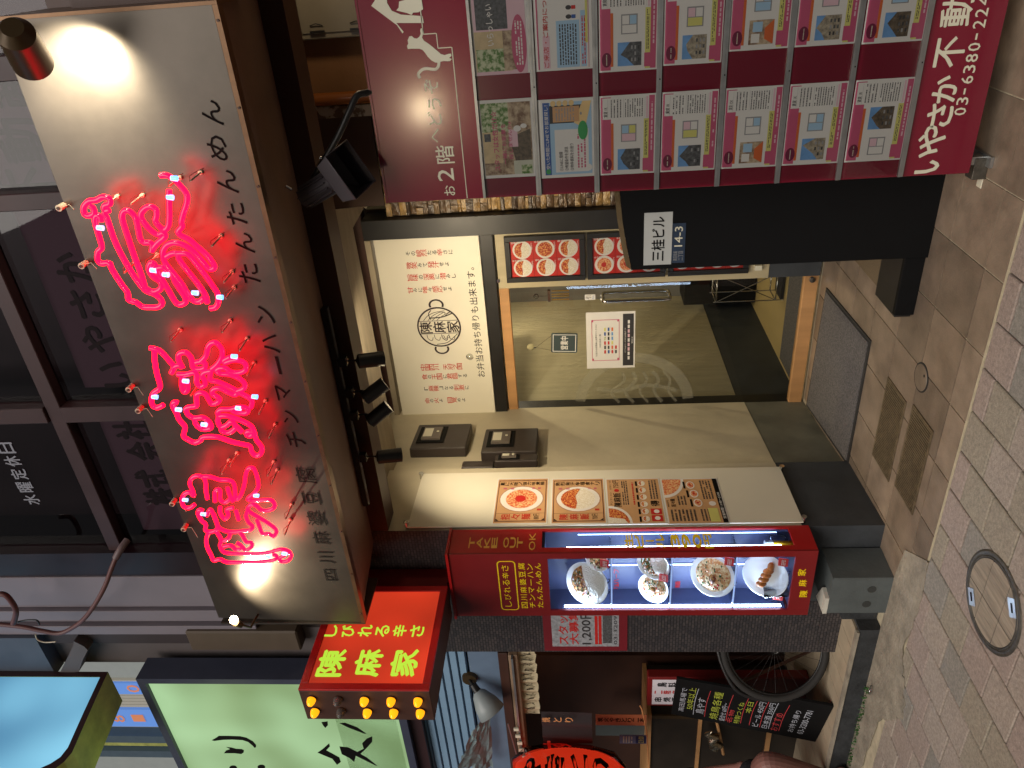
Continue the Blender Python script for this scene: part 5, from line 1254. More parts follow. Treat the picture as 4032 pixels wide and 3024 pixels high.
# pictogram: a cat climbing the steps to a house
mb = MB()
def bpoly(pts, h=.001):
    q = [P(1000 + x / 1.659, y / 1.659, 'Y', BY) for x, y in pts]; mb.flat([F.p(v.x, v.z, h) for v in q], M_cream)
def bpoly2(pts, h=.001):
    bpoly(pts, h)
bpoly([(1000, 300), (1008, 285), (1004, 262), (1015, 238), (1030, 235), (1048, 250), (1065, 252), (1080, 240), (1090, 222), (1086, 200), (1090, 186), (1102, 182), (1106, 195), (1104, 222), (1098, 245), (1110, 265), (1140, 285), (1165, 305), (1195, 330), (1220, 352), (1245, 360), (1270, 352), (1288, 350), (1290, 365), (1275, 378), (1292, 385), (1282, 398), (1262, 400), (1240, 398), (1222, 402), (1205, 410), (1185, 408), (1160, 395), (1135, 370), (1118, 345), (1100, 325), (1080, 318), (1050, 318), (1025, 318), (1005, 320)])
tail = smooth([(1208, 405), (1205, 430), (1190, 450), (1165, 452), (1135, 448), (1105, 452), (1082, 470), (1074, 490), (1085, 510)], 4)
tp = [P(1000 + x / 1.659, y / 1.659, 'Y', BY) for x, y in tail]; stroke(F, mb, [(v.x, v.z) for v in tp], .0105, M_cream, .0013)
bpoly([(766, 38), (935, 165), (970, 218), (978, 208), (930, 150), (1110, 150), (1100, 105), (960, 95), (900, 70), (870, 20), (868, -20), (830, -60)])
bpoly([(930, 68), (945, 50), (948, 10), (1090, -30), (1105, 60), (1075, 80), (1040, 82), (1030, 98), (1000, 85)], .0013)
mb.build('pictogram', eb)
# property sheets, two columns
def sheet(x0, x1, ztop, h, lab, kind, k):
    z0 = ztop - h
    t = thing('property_sheet', ((x0 + x1) / 2, BY - .002, z0), lab, 'poster', 'property sheets on the maroon board')
    S = HF(x0, z0, x1, ztop, BY - .0035)
    r0, r1 = random.uniform(-.002, .002), random.uniform(-.002, .002)
    MB().add([(x0, BY - .003, z0), (x1, BY - .003, z0 + r0), (x1, BY - .003, ztop + r1), (x0, BY - .003, ztop), (x0, BY - .0018, z0), (x1, BY - .0018, z0 + r0), (x1, BY - .0018, ztop + r1), (x0, BY - .0018, ztop)], [(0, 1, 2, 3), (7, 6, 5, 4), (0, 4, 5, 1), (2, 6, 7, 3), (1, 5, 6, 2), (3, 7, 4, 0)], M_paper).build('paper', t)
    mb = MB()
    if kind == 'listing':
        S.rect(mb, .02, .90 - .10, .98, .98, M_pink, .0002); S.rect(mb, .02, .02, .98, .12, M_pink, .0002); S.rect(mb, .02, .12, .70, .21, M_ylw, .0002); S.rect(mb, .04, .12, .20, .22, M_pink, .0004)
        S.rect(mb, .06, .755, .66, .80, M_orange, .0005); S.disc(mb, .14, .87, .085, .085, mat('plum_print', (112, 22, 60), .5), .0006, 18)
        S.lines(mb, .08, .855, .20, .885, 1, M_cream, .0009)
        ph = [M_bldp, M_bldp2, M_roomp, mat('cream_building_print', (158, 148, 128), .5, var=.5, scale=80), M_bldp2][(k * 2 + int(x0 * 10)) % 5]
        pxx = .06 if k % 5 != 4 else .40
        S.rect(mb, pxx, .27, pxx + .27, .68, M_skyp, .0004)
        if ph is M_roomp: S.rect(mb, pxx, .27, pxx + .27, .68, ph, .0006); S.rect(mb, pxx + .02, .50, pxx + .12, .64, M_paper, .0008); S.rect(mb, pxx + .14, .46, pxx + .25, .62, M_lblue, .0008); mb.poly([S.p(pxx, .27, .0008), S.p(pxx + .27, .27, .0008), S.p(pxx + .18, .42, .0008), S.p(pxx + .06, .42, .0008)], M_orange)
        else:
            ra, rb_, rc = random.uniform(.03, .10), random.uniform(.13, .2), random.uniform(.44, .54)
            mb.poly([S.p(pxx, .27, .0006), S.p(pxx + .27, .27, .0006), S.p(pxx + .27, rc, .0006), S.p(pxx + rb_, random.uniform(.60, .67), .0006), S.p(pxx + ra, rc + random.uniform(-.02, .10), .0006), S.p(pxx, rc - random.uniform(0, .1), .0006)], ph)
            for w1 in range(3):
                for w2 in range(3): S.rect(mb, pxx + .05 + .07 * w1, .30 + .06 * w2, pxx + .09 + .07 * w1, .33 + .06 * w2, random.choice((M_bldp2, M_grey, M_dkgrey)), .0009)
        fx = .42 if k % 5 != 4 else .08
        S.rect(mb, fx, .34, fx + .22, .62, M_grey, .0004); S.rect(mb, fx + .012, .36, fx + .10, .60, [M_paper, M_ylw, M_pinkl, M_lblue][k % 4], .0006); S.rect(mb, fx + .11, .36, fx + .205, .47, [M_lblue, M_paper, M_ylw][k % 3], .0006); S.rect(mb, fx + .11, .485, fx + .205, .60, [M_paper, M_pinkl, M_lblue][k % 3], .0006)
        S.lines(mb, .24, .14, .68, .19, 2, M_dkgrey, .0006); S.lines(mb, .30, .04, .9, .09, 1, M_pinkl, .0006)
        S.rect(mb, .71, .14, .97, .95, M_paper, .0006); S.rect(mb, .71, .14, .97, .17, M_pinkl, .0008)
        for q_ in range(8): S.rect(mb, .72, .19 + q_ * .095, .96, .193 + q_ * .095, M_grey, .0009)
        S.txt(mb, random.choice(('賃貸 1K', '賃貸 1R', '賃貸 1DK')), .74, .86, .86, .93, M_dkgrey, .0009, .01); S.lines(mb, .73, .60, .95, .82, 4, M_dkgrey, .0009, .35); S.lines(mb, .73, .22, .95, .56, 8, M_dkgrey, .0009, .4)
    elif kind == 'room':
        S.rect(mb, .04, .04, .96, .95, M_roomp, .0002); S.rect(mb, .60, .45, .96, .95, M_leafp, .0004); S.rect(mb, .04, .04, .22, .4, mat('pale_wall_print', (204, 206, 186), .5), .0004); S.rect(mb, .20, .6, .6, .95, M_ylwl, .0003)
        S.rect(mb, .48, .80, .58, .92, M_bldp2, .0006); S.rect(mb, .04, .06, .16, .26, M_leafp, .0006)
        mb.poly([S.p(.22, .06, .0005), S.p(.62, .06, .0005), S.p(.52, .46, .0005), S.p(.22, .36, .0005)], M_bldp); S.rect(mb, .40, .30, .62, .46, M_pinkl, .0006)
        S.disc(mb, .63, .30, .04, .07, M_paper, .0008, 12); S.disc(mb, .66, .18, .03, .06, M_paper, .0008, 12)
        S.txt(mb, 'スタッフは女性だけ☆', .10, .66, .86, .77, M_pink, .0009, .04); S.txt(mb, '一緒にお部屋を', .18, .52, .7, .60, M_pink, .0009, .03); S.txt(mb, '探しませんか♪', .24, .40, .72, .48, M_pink, .0009, .03)
    elif kind == 'staff':
        S.rect(mb, .0, .04, .98, .95, M_pinkl, .0002); S.rect(mb, .04, .30, .5, .95, M_ylwl, .0003); S.rect(mb, .04, .45, .30, .93, M_leafp, .0005); S.rect(mb, .52, .35, .98, .9, M_bldp2, .0005); S.rect(mb, .05, .2, .5, .45, M_roomp, .0005)
        S.disc(mb, .34, .17, .33, .13, M_pink, .0008, 28); S.lines(mb, .1, .10, .6, .24, 3, M_paper, .001); S.txt(mb, 'いらっしゃい', .34, .60, .8, .72, M_paper, .001, .03)
    elif kind == 'chat':
        S.rect(mb, .04, .04, .96, .92, M_lblue, .0002); S.rect(mb, .04, .80, .96, .92, M_blue, .0004); S.txt(mb, '空いた時間にLINEでお部屋探し！', .12, .825, .93, .895, M_paper, .0008, .02); S.disc(mb, .085, .86, .035, .045, mat('green_print', (60, 160, 90), .5), .0008, 12)
        S.rect(mb, .07, .10, .62, .72, M_paper, .0005); S.txt(mb, '①LINEに登録', .09, .58, .34, .65, M_dkgrey, .0009, .01); S.txt(mb, '②希望条件を送信', .09, .48, .40, .55, M_dkgrey, .0009, .01); S.txt(mb, '③物件資料をお送り', .09, .38, .44, .45, M_dkgrey, .0009, .01)
        S.lines(mb, .12, .14, .55, .32, 3, M_pink, .0009); S.rect(mb, .70, .20, .92, .80, M_dkgrey, .0006); S.rect(mb, .715, .26, .905, .74, M_paperw, .0008); S.lines(mb, .73, .34, .89, .70, 7, M_grey, .001); S.disc(mb, .81, .23, .02, .02, M_grey, .001, 10)
        Hm = mat('hand_print', (232, 200, 140), .5)
        for q_ in range(4): S.disc(mb, .945, .40 + q_ * .11, .035, .05, Hm, .001, 12)
        mb.poly([S.p(.62, .16, .0007), S.p(.96, .04, .0007), S.p(.96, .20, .0007), S.p(.70, .36, .0007)], Hm); S.disc(mb, .60, .20, .12, .09, MATS['green_print'], .0011, 18); S.disc(mb, .12, .10, .045, .06, M_paper, .001, 12)
    elif kind == 'visit':
        S.rect(mb, .02, .93, .98, .955, M_pink, .0004); S.rect(mb, .02, .06, .98, .07, M_pink, .0004); S.rect(mb, .03, .74, .40, .86, M_pinkl, .0004); S.txt(mb, 'ご来店・ご案内について', .04, .76, .96, .85, M_redp, .0007, .02)
        S.rect(mb, .03, .22, .56, .62, M_lblue, .0004); S.rect(mb, .03, .10, .66, .20, M_lblue, .0004); S.lines(mb, .06, .26, .52, .58, 7, M_dkgrey, .0007); S.lines(mb, .06, .11, .6, .19, 2, M_redp, .0007); S.rect(mb, .30, .08, .95, .12, M_ylw, .0008)
        for q_ in (0, 1): S.disc(mb, .60 + .10 * q_, .40, .025, .05, M_dkgrey, .0007, 12); S.rect(mb, .58 + .10 * q_, .28, .62 + .10 * q_, .35, (M_blue, M_redp)[q_], .0008)
    mb.build('print', t)
    return t
M_ylwl = mat('cream_room_print', (204, 182, 140), .5, var=.2, scale=20)
tops = [1.900, 1.675, 1.448, 1.222, 0.995, 0.770, 0.542]
LB_ = {0: 'top left sheet on the board, room photo with green leaves and pink lettering', 1: 'pale blue sheet with a hand holding a phone, second row left',
       2: 'pink listing sheet, third row left, with a room photo', 3: 'pink listing sheet, fourth row left, with a grey building photo', 4: 'pink listing sheet, fifth row left, with a narrow plan', 5: 'pink listing sheet, sixth row left, with a yellow and pink plan', 6: 'pink listing sheet, lowest row left, plan left of the photo'}
RB_ = {0: 'top right sheet, pink collage with a magenta speech bubble', 1: 'white visiting notice with red heading, second row right', 2: 'pink listing sheet, third row right, brown building photo', 3: 'pink listing sheet, fourth row right, dark building under blue sky', 4: 'pink listing sheet, fifth row right, blue sky photo',
       5: 'pink listing sheet, sixth row right, grey house photo', 6: 'pink listing sheet, lowest row right, tall building photo'}
for i, z in enumerate(tops):
    dx = .011 if i == 0 else 0
    sheet(-.838 + dx, -.548 + dx, z, .204, LB_[i], ['room', 'chat'][i] if i < 2 else 'listing', [0, 0, 2, 1, 0, 3, 4][i])
    xr = (-.451, -.450, -.467, -.458, -.425, -.425, -.430)[i]
    sheet(xr, xr + .290, z, .204, RB_[i], ['staff', 'visit'][i] if i < 2 else 'listing', [0, 0, 0, 1, 3, 6, 7][i])
# clear film over the rows
for i, z in enumerate(tops):
    MB().poly([(BX0 + .01, BY - .011, z - .205), (BX1, BY - .011, z - .205), (BX1, BY - .0105, z), (BX0 + .01, BY - .0105, z)], M_film).build('film', eb)

# floodlight on an arm above the board
t = thing('floodlight', (-.70, 2.9, 2.30), 'black floodlight with ribbed body and square hood on a bent arm above the board', 'lamp')
M_flood = mat('grey_lamp_plastic', (58, 52, 56), .5, var=.1)
def BP(x, y, Y): return P(x, y, 'Y', Y)
ARM = smooth([BP(1475, 358, 2.99), BP(1440, 366, 2.97), BP(1405, 378, 2.95), BP(1377, 435, 2.93), BP(1330, 538, 2.91), BP(1270, 640, 2.90), BP(1215, 735, 2.89)], 4)
MB().tube(ARM, .0125, M_black, 12).build('arm', t)
a_, b_ = BP(1205, 775, 2.86), BP(1318, 706, 2.80)
axf = (b_ - a_).normalized()
mb = MB().cyl(a_, b_, .042, .038, M_flood, 24)
for k in range(12):
    an = 2 * math.pi * k / 12; u_ = axf.orthogonal().normalized(); w_ = axf.cross(u_); r_ = (u_ * math.cos(an) + w_ * math.sin(an))
    mb.obox(a_ + r_ * .038 - axf.cross(r_) * .002, axf * (b_ - a_).length * .9, axf.cross(r_) * .004, r_ * .009, M_flood)
mb.build('heat_sink', t)
h1, h2 = b_ - axf * .005, b_ + axf * .095
sd_ = Vector((0, 1, 0)); sd_ = (sd_ - axf * sd_.dot(axf)).normalized(); sp_ = axf.cross(sd_)
v = []
for c_, s1, s2 in ((h1, .035, .035), (h1 + axf * .030, .075, .065), (h2, .088, .075)):
    v += [c_ + sp_ * s1 + sd_ * s2, c_ - sp_ * s1 + sd_ * s2, c_ - sp_ * s1 - sd_ * s2, c_ + sp_ * s1 - sd_ * s2]
fs_ = []
for k in (0, 4): fs_ += [(k + i, k + (i + 1) % 4, k + 4 + (i + 1) % 4, k + 4 + i) for i in range(4)]
MB().add(v, fs_ + [(3, 2, 1, 0)], M_flood).build('hood', t)
MB().tube([h2 + sp_ * .088 + sd_ * .075, h2 - sp_ * .088 + sd_ * .075, h2 - sp_ * .088 - sd_ * .075, h2 + sp_ * .088 - sd_ * .075], .003, M_flood, 6, True).build('hood_rim', t)
MB().cyl(a_ + Vector((0.03, 0, .05)), a_ + Vector((.045, 0, .07)), .006, .006, M_chrome, 8).ball(BP(1262, 622, 2.89), .007, M_chrome, 8).build('bolt', t)
MB().tube([a_ + Vector((-.02, .02, -.02)), BP(1215, 735, 2.89)], .008, M_black, 8).build('bracket', t)

# black panel with the building name, on its low base
t = thing('black_panel', (-1.2, 3.33, 0.0), 'matte black standing panel with a curved top edge, half behind the maroon board', 'panel')
KY = 3.316
tops_ = [(-1.378, 1.300), (-1.34, 1.309), (-1.26, 1.324), (-1.15, 1.341), (-1.02, 1.354), (-.88, 1.36), (-.6, 1.36), (-.3, 1.36)]
mb = MB(); mb.prism([(x, KY, z) for x, z in tops_] + [(-.3, KY, 0), (-1.378, KY, 0)], (0, .008, 0), M_blackm); mb.build('sheet', t)
mb = MB()
for (x0, z0), (x1, z1) in zip(tops_[:-1], tops_[1:]): mb.add([(x0, KY - .001, z0 + .0005), (x1, KY - .001, z1 + .0005), (x1, KY + .05, z1 + .022), (x0, KY + .05, z0 + .022)], [(0, 1, 2, 3)], M_lampb)
mb.add([(-1.3785, KY, 1.30), (-1.3785, KY + .05, 1.322), (-1.3785, KY + .05, 0), (-1.3785, KY, 0)], [(0, 1, 2, 3)], M_blackm); mb.build('edge', t)
bx(-1.668, -.6, 3.333, 3.36, 0.001, .088, M_blackm).build('base_front', t, bev=.002)
bx(-1.690, -.6, 3.3605, 3.62, 0.001, .075, M_black).build('base_box', t, bev=.002)
bx(-1.72, -1.2, 3.70, 4.15, .0008, .006, mat('pale_mesh_mat', (120, 104, 80), .8, var=.4, scale=160)).build('mesh_mat', t)
G = HF(-1.357, 1.123, -1.112, 1.247, KY - .0035); t2 = thing('building_plate', (-1.235, KY, 1.123), 'white name plate reading 三桂ビル on the black panel', 'sign')
MB().box(-1.357, -1.112, KY - .0032, KY - .0005, 1.123, 1.247, mat('aged_white_plate', (186, 188, 184), .4, var=.05)).build('plate', t2); mb = MB(); G.txt(mb, '三桂ビル', .08, .26, .92, .72, M_ink, .0005, .03); mb.build('lettering', t2)
G = HF(-1.352, 1.064, -1.166, 1.122, KY - .0025); t2 = thing('address_plate', (-1.26, KY, 1.064), 'dark blue address plate reading 14-3 under the white name plate', 'sign')
MB().box(-1.352, -1.166, KY - .0022, KY - .0005, 1.064, 1.1215, mat('navy_plate', (44, 58, 78), .4, var=.25, scale=30)).build('plate', t2); mb = MB(); G.txt(mb, '14-3', .42, .22, .92, .82, M_cream, .0005, .02); G.txt(mb, '高田馬場', .06, .55, .30, .88, M_grey, .0005); G.txt(mb, '二丁目', .06, .12, .30, .48, M_grey, .0005, .01); mb.build('lettering', t2)

# grey utility block against the pillar foot
t = thing('grey_block', (-3.05, 3.03, 0), 'grey painted block with two round stains at the foot of the display case pillar', 'block')
mb = MB(); mb.prism([(-3.195, 2.935, 0.001), (-2.945, 2.935, 0.001), (-2.93, 3.148, 0.001), (-3.195, 3.148, 0.001)], (0, 0, .30), mat('grey_paint', (84, 90, 90), .55, var=.15, scale=7, bump=.15)); mb.build('body', t, bev=.006)
mb = MB(); 
for x, z in ((-3.02, .10), (-3.125, .11)): mb.cyl((x, 2.9345, z), (x, 2.933, z), .022, .022, mat('stain', (52, 54, 52), .7), 14)
mb.build('stain', t)
mb = MB(); mb.prism([(-3.195, 2.936, .301), (-3.085, 2.936, .301), (-3.07, 3.0, .301), (-3.195, 3.06, .301)], (0, 0, .02), mat('white_tile_piece', (196, 192, 180), .5)); mb.build('cap', t)
bx(-3.33, -3.245, 3.02, 3.149, .0, .18, M_kerb).build('rubble', t)

# ------------------------------------------------------------------ meter cabinet on the tan wall
t = thing('wall_cabinet', (-.25, 4.5, 2.4), 'pale plastic meter cabinet on the tan wall above the maroon board', 'cabinet')
MG = mat('pale_plastic', (120, 116, 104), .5, var=.06)
q0, q1 = P(1450, 100, 'Y', 4.50), P(1215, 100, 'Y', 4.50)
bx(-.44, .15, 4.46, 4.549, 2.56, 3.04, MG).build('housing', t, bev=.006); bx(-.41, -.0, 4.452, 4.4595, 2.60, 2.99, MG).build('door', t, bev=.004)
mb = MB()
for z in (2.68, 2.9): mb.box(-.405, -.395, 4.440, 4.4515, z - .04, z + .04, M_black); mb.tube([(-.37, 4.446, z - .035), (-.36, 4.44, z), (-.37, 4.446, z + .035)], .003, M_black, 5)
mb.tube(smooth([(-.30, 4.44, 3.16), (-.36, 4.43, 3.10), (-.34, 4.43, 3.06), (-.2, 4.43, 3.05)], 4), .006, M_black, 6); mb.build('latch', t)

# ------------------------------------------------------------------ neighbour shop on the left
nb = thing('neighbour_shop', (-5.2, 3.7, .12), 'dark neighbouring shopfront with ribbed shutter, blue-lit siding and a pale beam', 'building')
M_rib = mat('ribbed_shutter', (44, 42, 44), .5, var=.12)
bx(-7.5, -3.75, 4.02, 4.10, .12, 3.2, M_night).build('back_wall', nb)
for k in range(30):
    x = -3.78 - k * .030
    MB().cyl((x, 4.0, .125), (x, 4.0, 2.25), .011, .011, M_rib, 8, False).build('rib', nb)
bx(-7.5, -4.70, 3.92, 4.01, .12, 2.3, M_brown).build('inner_panel', nb)
M_side = mat('blue_lit_siding', (120, 150, 176), .5, var=.06, scale=3)  # white boards; the blue light on them is put into the colour
for k in range(8):
    z = 2.30 + k * .054
    mb = MB(); mb.prism([(-7.0, 3.18, z), (-7.0, 3.165, z + .006), (-7.0, 3.175, z + .048), (-7.0, 3.20, z + .050), (-7.0, 3.20, z)], (3.25, 0, 0), M_side); mb.build('siding_board', nb)
bx(-7.0, -3.75, 3.205, 3.215, 2.25, 2.75, M_kerb).build('siding_backing', nb)
bx(-7.0, -3.75, 3.17, 3.30, 2.10, 2.285, mat('smooth_blue_panel', (104, 124, 148), .5, var=.1)).build('lower_panel', nb)
M_beamw = mat('weathered_wood', (150, 124, 100), .6, var=.3, scale=5, stretch=(.2, 1, 3), detail=8)
bx(-7.0, -3.75, 3.14, 3.24, 2.035, 2.095, M_brown).build('beam', nb, bev=.004); bx(-7.0, -3.75, 3.125, 3.24, 1.975, 2.030, M_beamw).build('beam', nb, bev=.004)
bx(-7.0, -3.75, 3.10, 3.135, 2.000, 2.012, M_alu).build('rain_gutter', nb)
bx(-7.5, -3.75, 3.1, 4.1, 2.80, 3.2, M_brown).build('canopy_slab', nb)
# noren strip
t = thing('cloth_banner', (-4.3, 3.16, 1.86), 'narrow cream cloth strip with black brush script under the weathered beam', 'banner')
mb = MB(); n = 40
vs = []; 
for i in range(n + 1):
    x = -4.36 + .61 * i / n; yy = 3.175 + .010 * math.sin(i * 1.1)
    vs += [(x, yy, 1.870 + .004 * math.sin(i)), (x, yy, 1.975)]
mb.add(vs, [(2 * i, 2 * i + 2, 2 * i + 3, 2 * i + 1) for i in range(n)], mat('cream_cloth', (206, 192, 158), .85, var=.08)); mb.build('cloth', t)
mb = MB(); F = Face((0, 3.163, 0), (1, 0, 0), (0, 0, 1), (0, -1, 0))
for k in range(13):
    x = -4.34 + .046 * k; z = 1.925
    for _ in range(3): stroke(F, mb, [(x + random.uniform(-.012, .012), z + random.uniform(.01, .04)), (x + random.uniform(-.014, .014), z + random.uniform(-.01, .01)), (x + random.uniform(-.014, .014), z - random.uniform(.015, .04))], .0035, M_ink, .0005)
    ring(F, mb, x + .012, z - .02, .003, .0055, M_ink, .0008, n=8)
mb.build('brush_script', t)
# spotlight shade with crumpled sheet
c = P(1905, 2700, 'Y', 3.08)
t = thing('cone_lamp', c, 'pale cone lamp on a round wall mount beneath the blue siding', 'lamp')
MC = mat('pale_enamel', (150, 158, 160), .4, var=.06)
pm = P(1850, 2668, 'Y', 3.165); MB().cyl(pm + Vector((0, .004, 0)), pm + Vector((0, -.02, 0)), .05, .045, M_lampb, 24).build('mount', t)
d_ = Vector((-.66, -.45, -.55)).normalized(); s_ = P(1868, 2705, 'Y', 3.10)
MB().cyl(pm + Vector((0, -.02, 0)), s_, .010, .010, M_black, 8).cyl(s_ - d_ * .02, s_ + d_ * .05, .022, .026, M_black, 14).build('joint', t)
MB().lathe(s_ + d_ * .03, d_, [(.026, 0), (.045, .02), (.075, .09), (.088, .16), (.084, .16), (.070, .09), (.04, .025)], MC, 28).build('shade', t)
t0 = P(1950, 2890, 'Y', 3.05)
mb = MB(); g = 10; vs = []
ca, cb, cc, cd_ = P(1865, 2870, 'Y', 3.0), P(1930, 2795, 'Y', 3.1), P(1940, 3024, 'Y', 3.1), P(1800, 3024, 'Y', 2.95)
for i in range(g + 1):
    for j in range(g + 1):
        u_, w_ = i / g, j / g; p_ = (cb * (1 - u_) + cc * u_) * (1 - w_) + (ca * (1 - u_) + cd_ * u_) * w_; vs.append(p_ + Vector((random.uniform(-.006, .006), random.uniform(-.014, .014), random.uniform(-.006, .006))))
mb.add(vs, [(i * (g + 1) + j, (i + 1) * (g + 1) + j, (i + 1) * (g + 1) + j + 1, i * (g + 1) + j + 1) for i in range(g) for j in range(g)], mat('grey_vinyl', (126, 146, 150), .45, var=.08)); tag(mb.build('vinyl_sheet'), 'crumpled grey vinyl sheet hanging below the cone lamp', 'sheet')
# dark noren panels with orange brush characters
M_norn = mat('dark_cloth', (40, 32, 34), .85, var=.15, scale=12)
def cloth(name, lab, x0, x1, z0, z1, y, amp=.012, m=M_norn):
    t = thing(name, ((x0 + x1) / 2, y, z0), lab, 'curtain', 'dark shop curtains'); n = 16; vs = []
    for i in range(n + 1):
        for j in range(9):
            vs.append((x0 + (x1 - x0) * i / n, y + amp * math.sin(i * .9 + j * .12), z1 + (z0 - z1) * j / 8))
    MB().add(vs, [(i * 9 + j, i * 9 + j + 1, (i + 1) * 9 + j + 1, (i + 1) * 9 + j) for i in range(n) for j in range(8)], m, True).build('cloth', t); return t
q = [P(x, y, 'Y', 3.12) for x, y in ((2130, 2808), (2330, 2812), (2345, 2940), (2120, 2930))]
t = cloth('shop_curtain', 'dark cloth curtain panel with small orange brush characters below the beam', q[3].x, q[0].x, q[1].z, q[0].z, 3.12)
F = Face((0, 3.098, 0), (1, 0, 0), (0, 0, 1), (0, -1, 0)); M_or = mat('orange_dye', (214, 150, 96), .7, var=0); M_or2 = mat('salmon_dye', (206, 96, 80), .7, var=0)
mb = MB(); 
for i, ch in enumerate('焼とり'): 
    w = P(2150 + i * 45, 2830, 'Y', 3.105); F.txt(mb, ch, w.x - .022, w.z - .026, w.x + .022, w.z + .026, M_or, .001, .03)
mb.build('characters', t)
t = cloth('shop_curtain', 'dark cloth curtain panel with one large salmon brush character', q[3].x - .21, q[3].x - .008, q[1].z, q[0].z, 3.11)
w = P(2195, 2930, 'Y', 3.09); mb = MB(); F = Face((0, 3.092, 0), (1, 0, 0), (0, 0, 1), (0, -1, 0)); F.txt(mb, 'す', w.x - .045, w.z - .09, w.x + .03, w.z + .09, M_or2, .001, .03); mb.build('characters', t)
mb = MB()
for k in range(6):
    w = P(2030 + k * 7, 2870 + k * 27, 'Y', 3.09); mb.box(w.x - .016, w.x + .010, 3.085, 3.095, w.z - .02, w.z + .012, M_cream)
mb.tube([P(2000, 2850, 'Y', 3.085), P(2050, 3030, 'Y', 3.085)], .004, M_alu, 6)
tag(mb.build('hanging_clips'), 'row of pale cloth loops along a rod left of the curtains', 'curtain loops')
# wooden price strip and sticker
w = P(2460, 2838, 'Y', 3.35)
t = thing('price_strip', w, 'long orange paper strip with black characters behind the curtain', 'poster')
a_, b_ = P(2345, 2822, 'Y', 3.35), P(2545, 2846, 'Y', 3.35); bx(b_.x - .03, a_.x + .02, 3.35, 3.355, b_.z, a_.z, mat('orange_paper', (206, 124, 84), .6, var=.1)).build('paper', t)
F = Face((0, 3.3495, 0), (1, 0, 0), (0, 0, 1), (0, -1, 0)); mb = MB(); F.vtxt(mb, '炭火やきとり二本', (b_.x + a_.x) / 2, a_.z - .01, b_.z + .01, .05, M_ink, .001, .03); mb.build('characters', t)
a_, b_ = P(2440, 2895, 'Y', 3.30), P(2545, 2925, 'Y', 3.30)
t = thing('notice_sticker', b_, 'small blue and white notice hanging right of the red paper lantern', 'notice')
bx(b_.x - .01, a_.x, 3.30, 3.304, b_.z, a_.z, mat('blue_notice', (110, 116, 150), .5)).build('card', t); F = HF(b_.x - .01, b_.z, a_.x, a_.z, 3.2995); mb = MB(); F.rect(mb, .05, .02, .95, .40, mat('navy_print', (40, 44, 96), .5), .0005); F.lines(mb, .1, .5, .9, .9, 4, M_cream, .0008); F.txt(mb, '23:00', .1, .1, .9, .3, M_ylw, .0008, .02); mb.build('print', t)
bx(P(2440, 2897, 'Y', 3.6).x, P(2440, 2850, 'Y', 3.6).x, 3.60, 3.62, P(2540, 2870, 'Y', 3.6).z, P(2345, 2870, 'Y', 3.6).z, mat('dim_door_glass', (76, 84, 84), .3, var=.1)).build('transom_glass', nb)
# red paper lantern in a clear cover
c = P(2235, 3060, 'Y', 2.92)
t = thing('paper_lantern', (c.x, 2.92, c.z - .35), 'red glowing paper lantern with black brush characters in a clear cover', 'lantern')
M_lant = mat('lantern_paper', (220, 50, 24), .6, var=0, emit=(1.0, .045, .012), es=.5)
prof = [(.05, -.30), (.10, -.295), (.145, -.24), (.175, -.15), (.185, 0), (.175, .15), (.145, .24), (.10, .295), (.05, .30)]
R0 = 1.0
cl = Vector((c.x - .03, 2.92, c.z)); 
fine = []
for k in range(61):
    h_ = -.33 + .66 * k / 60; r_ = .30 * math.sqrt(max(0, 1 - (h_ / .36) ** 2)) ** .8 * (1 + .012 * (k % 2)); fine.append((r_ * .62, h_))
MB().lathe(cl, (0, 0, 1), fine, M_lant, 40).build('paper', t)
MB().lathe(cl, (0, 0, 1), [(r_ + .022, h_ * 1.05) for r_, h_ in prof_] if False else [(.09, -.37), (.17, -.30), (.205, -.15), (.212, 0), (.208, .15), (.19, .27), (.12, .36)], M_film, 24).build('clear_cover', t)
mb = MB()
def onL(a_, h_): r_ = .30 * math.sqrt(max(0, 1 - (h_ / .36) ** 2)) ** .8 * .62 + .006; return cl + Vector((math.sin(a_) * r_, -math.cos(a_) * r_, h_))
for i, ch in enumerate('やきとり'):
    g_, f_, _ = glyphs(ch, .05); zc = .22 - i * .145
    mb.add([onL(1.38 + (a_ - .5) * 1.05, zc + (b_ - .5) * .125) for a_, b_ in g_], f_, M_ink)
mb.build('characters', t)
point('lantern_glow', cl + Vector((.30, -.1, 0)), .12, (1, .2, .08), .1, t)

# chalk menu board leaning by the step, and red light stand behind it
t = thing('chalk_board', (-4.27, 3.06, .12), 'black menu board with coloured chalk writing leaning on the neighbour shop step', 'menu board')
b0, b1 = Vector((-4.00, 3.01, .122)), Vector((-4.53, 3.12, .122)); u0 = Vector((-.13, .24, .90)); 
b0 = P(3283, 2783, 'Z', .122); b1 = P(3211, 2922, 'Z', .122); tr_ = P(2658, 2685, 'Y', b0.y + .22); tl_ = P(2642, 2812, 'Y', b1.y + .22)
rr_ = b0 - b1; uu = tl_ - b1; nn = rr_.cross(uu).normalized(); nn = nn if nn.y < 0 else -nn
MB().obox(b1, rr_, uu, -nn * .02, M_blackm).build('board', t, bev=.002)
G = Face(b1, rr_, uu, nn); mb = MB()
M_ch = [mat('white_chalk', (176, 180, 190), .8, var=0), mat('green_chalk', (170, 180, 60), .8, var=0), mat('red_chalk', (190, 56, 60), .8, var=0)]
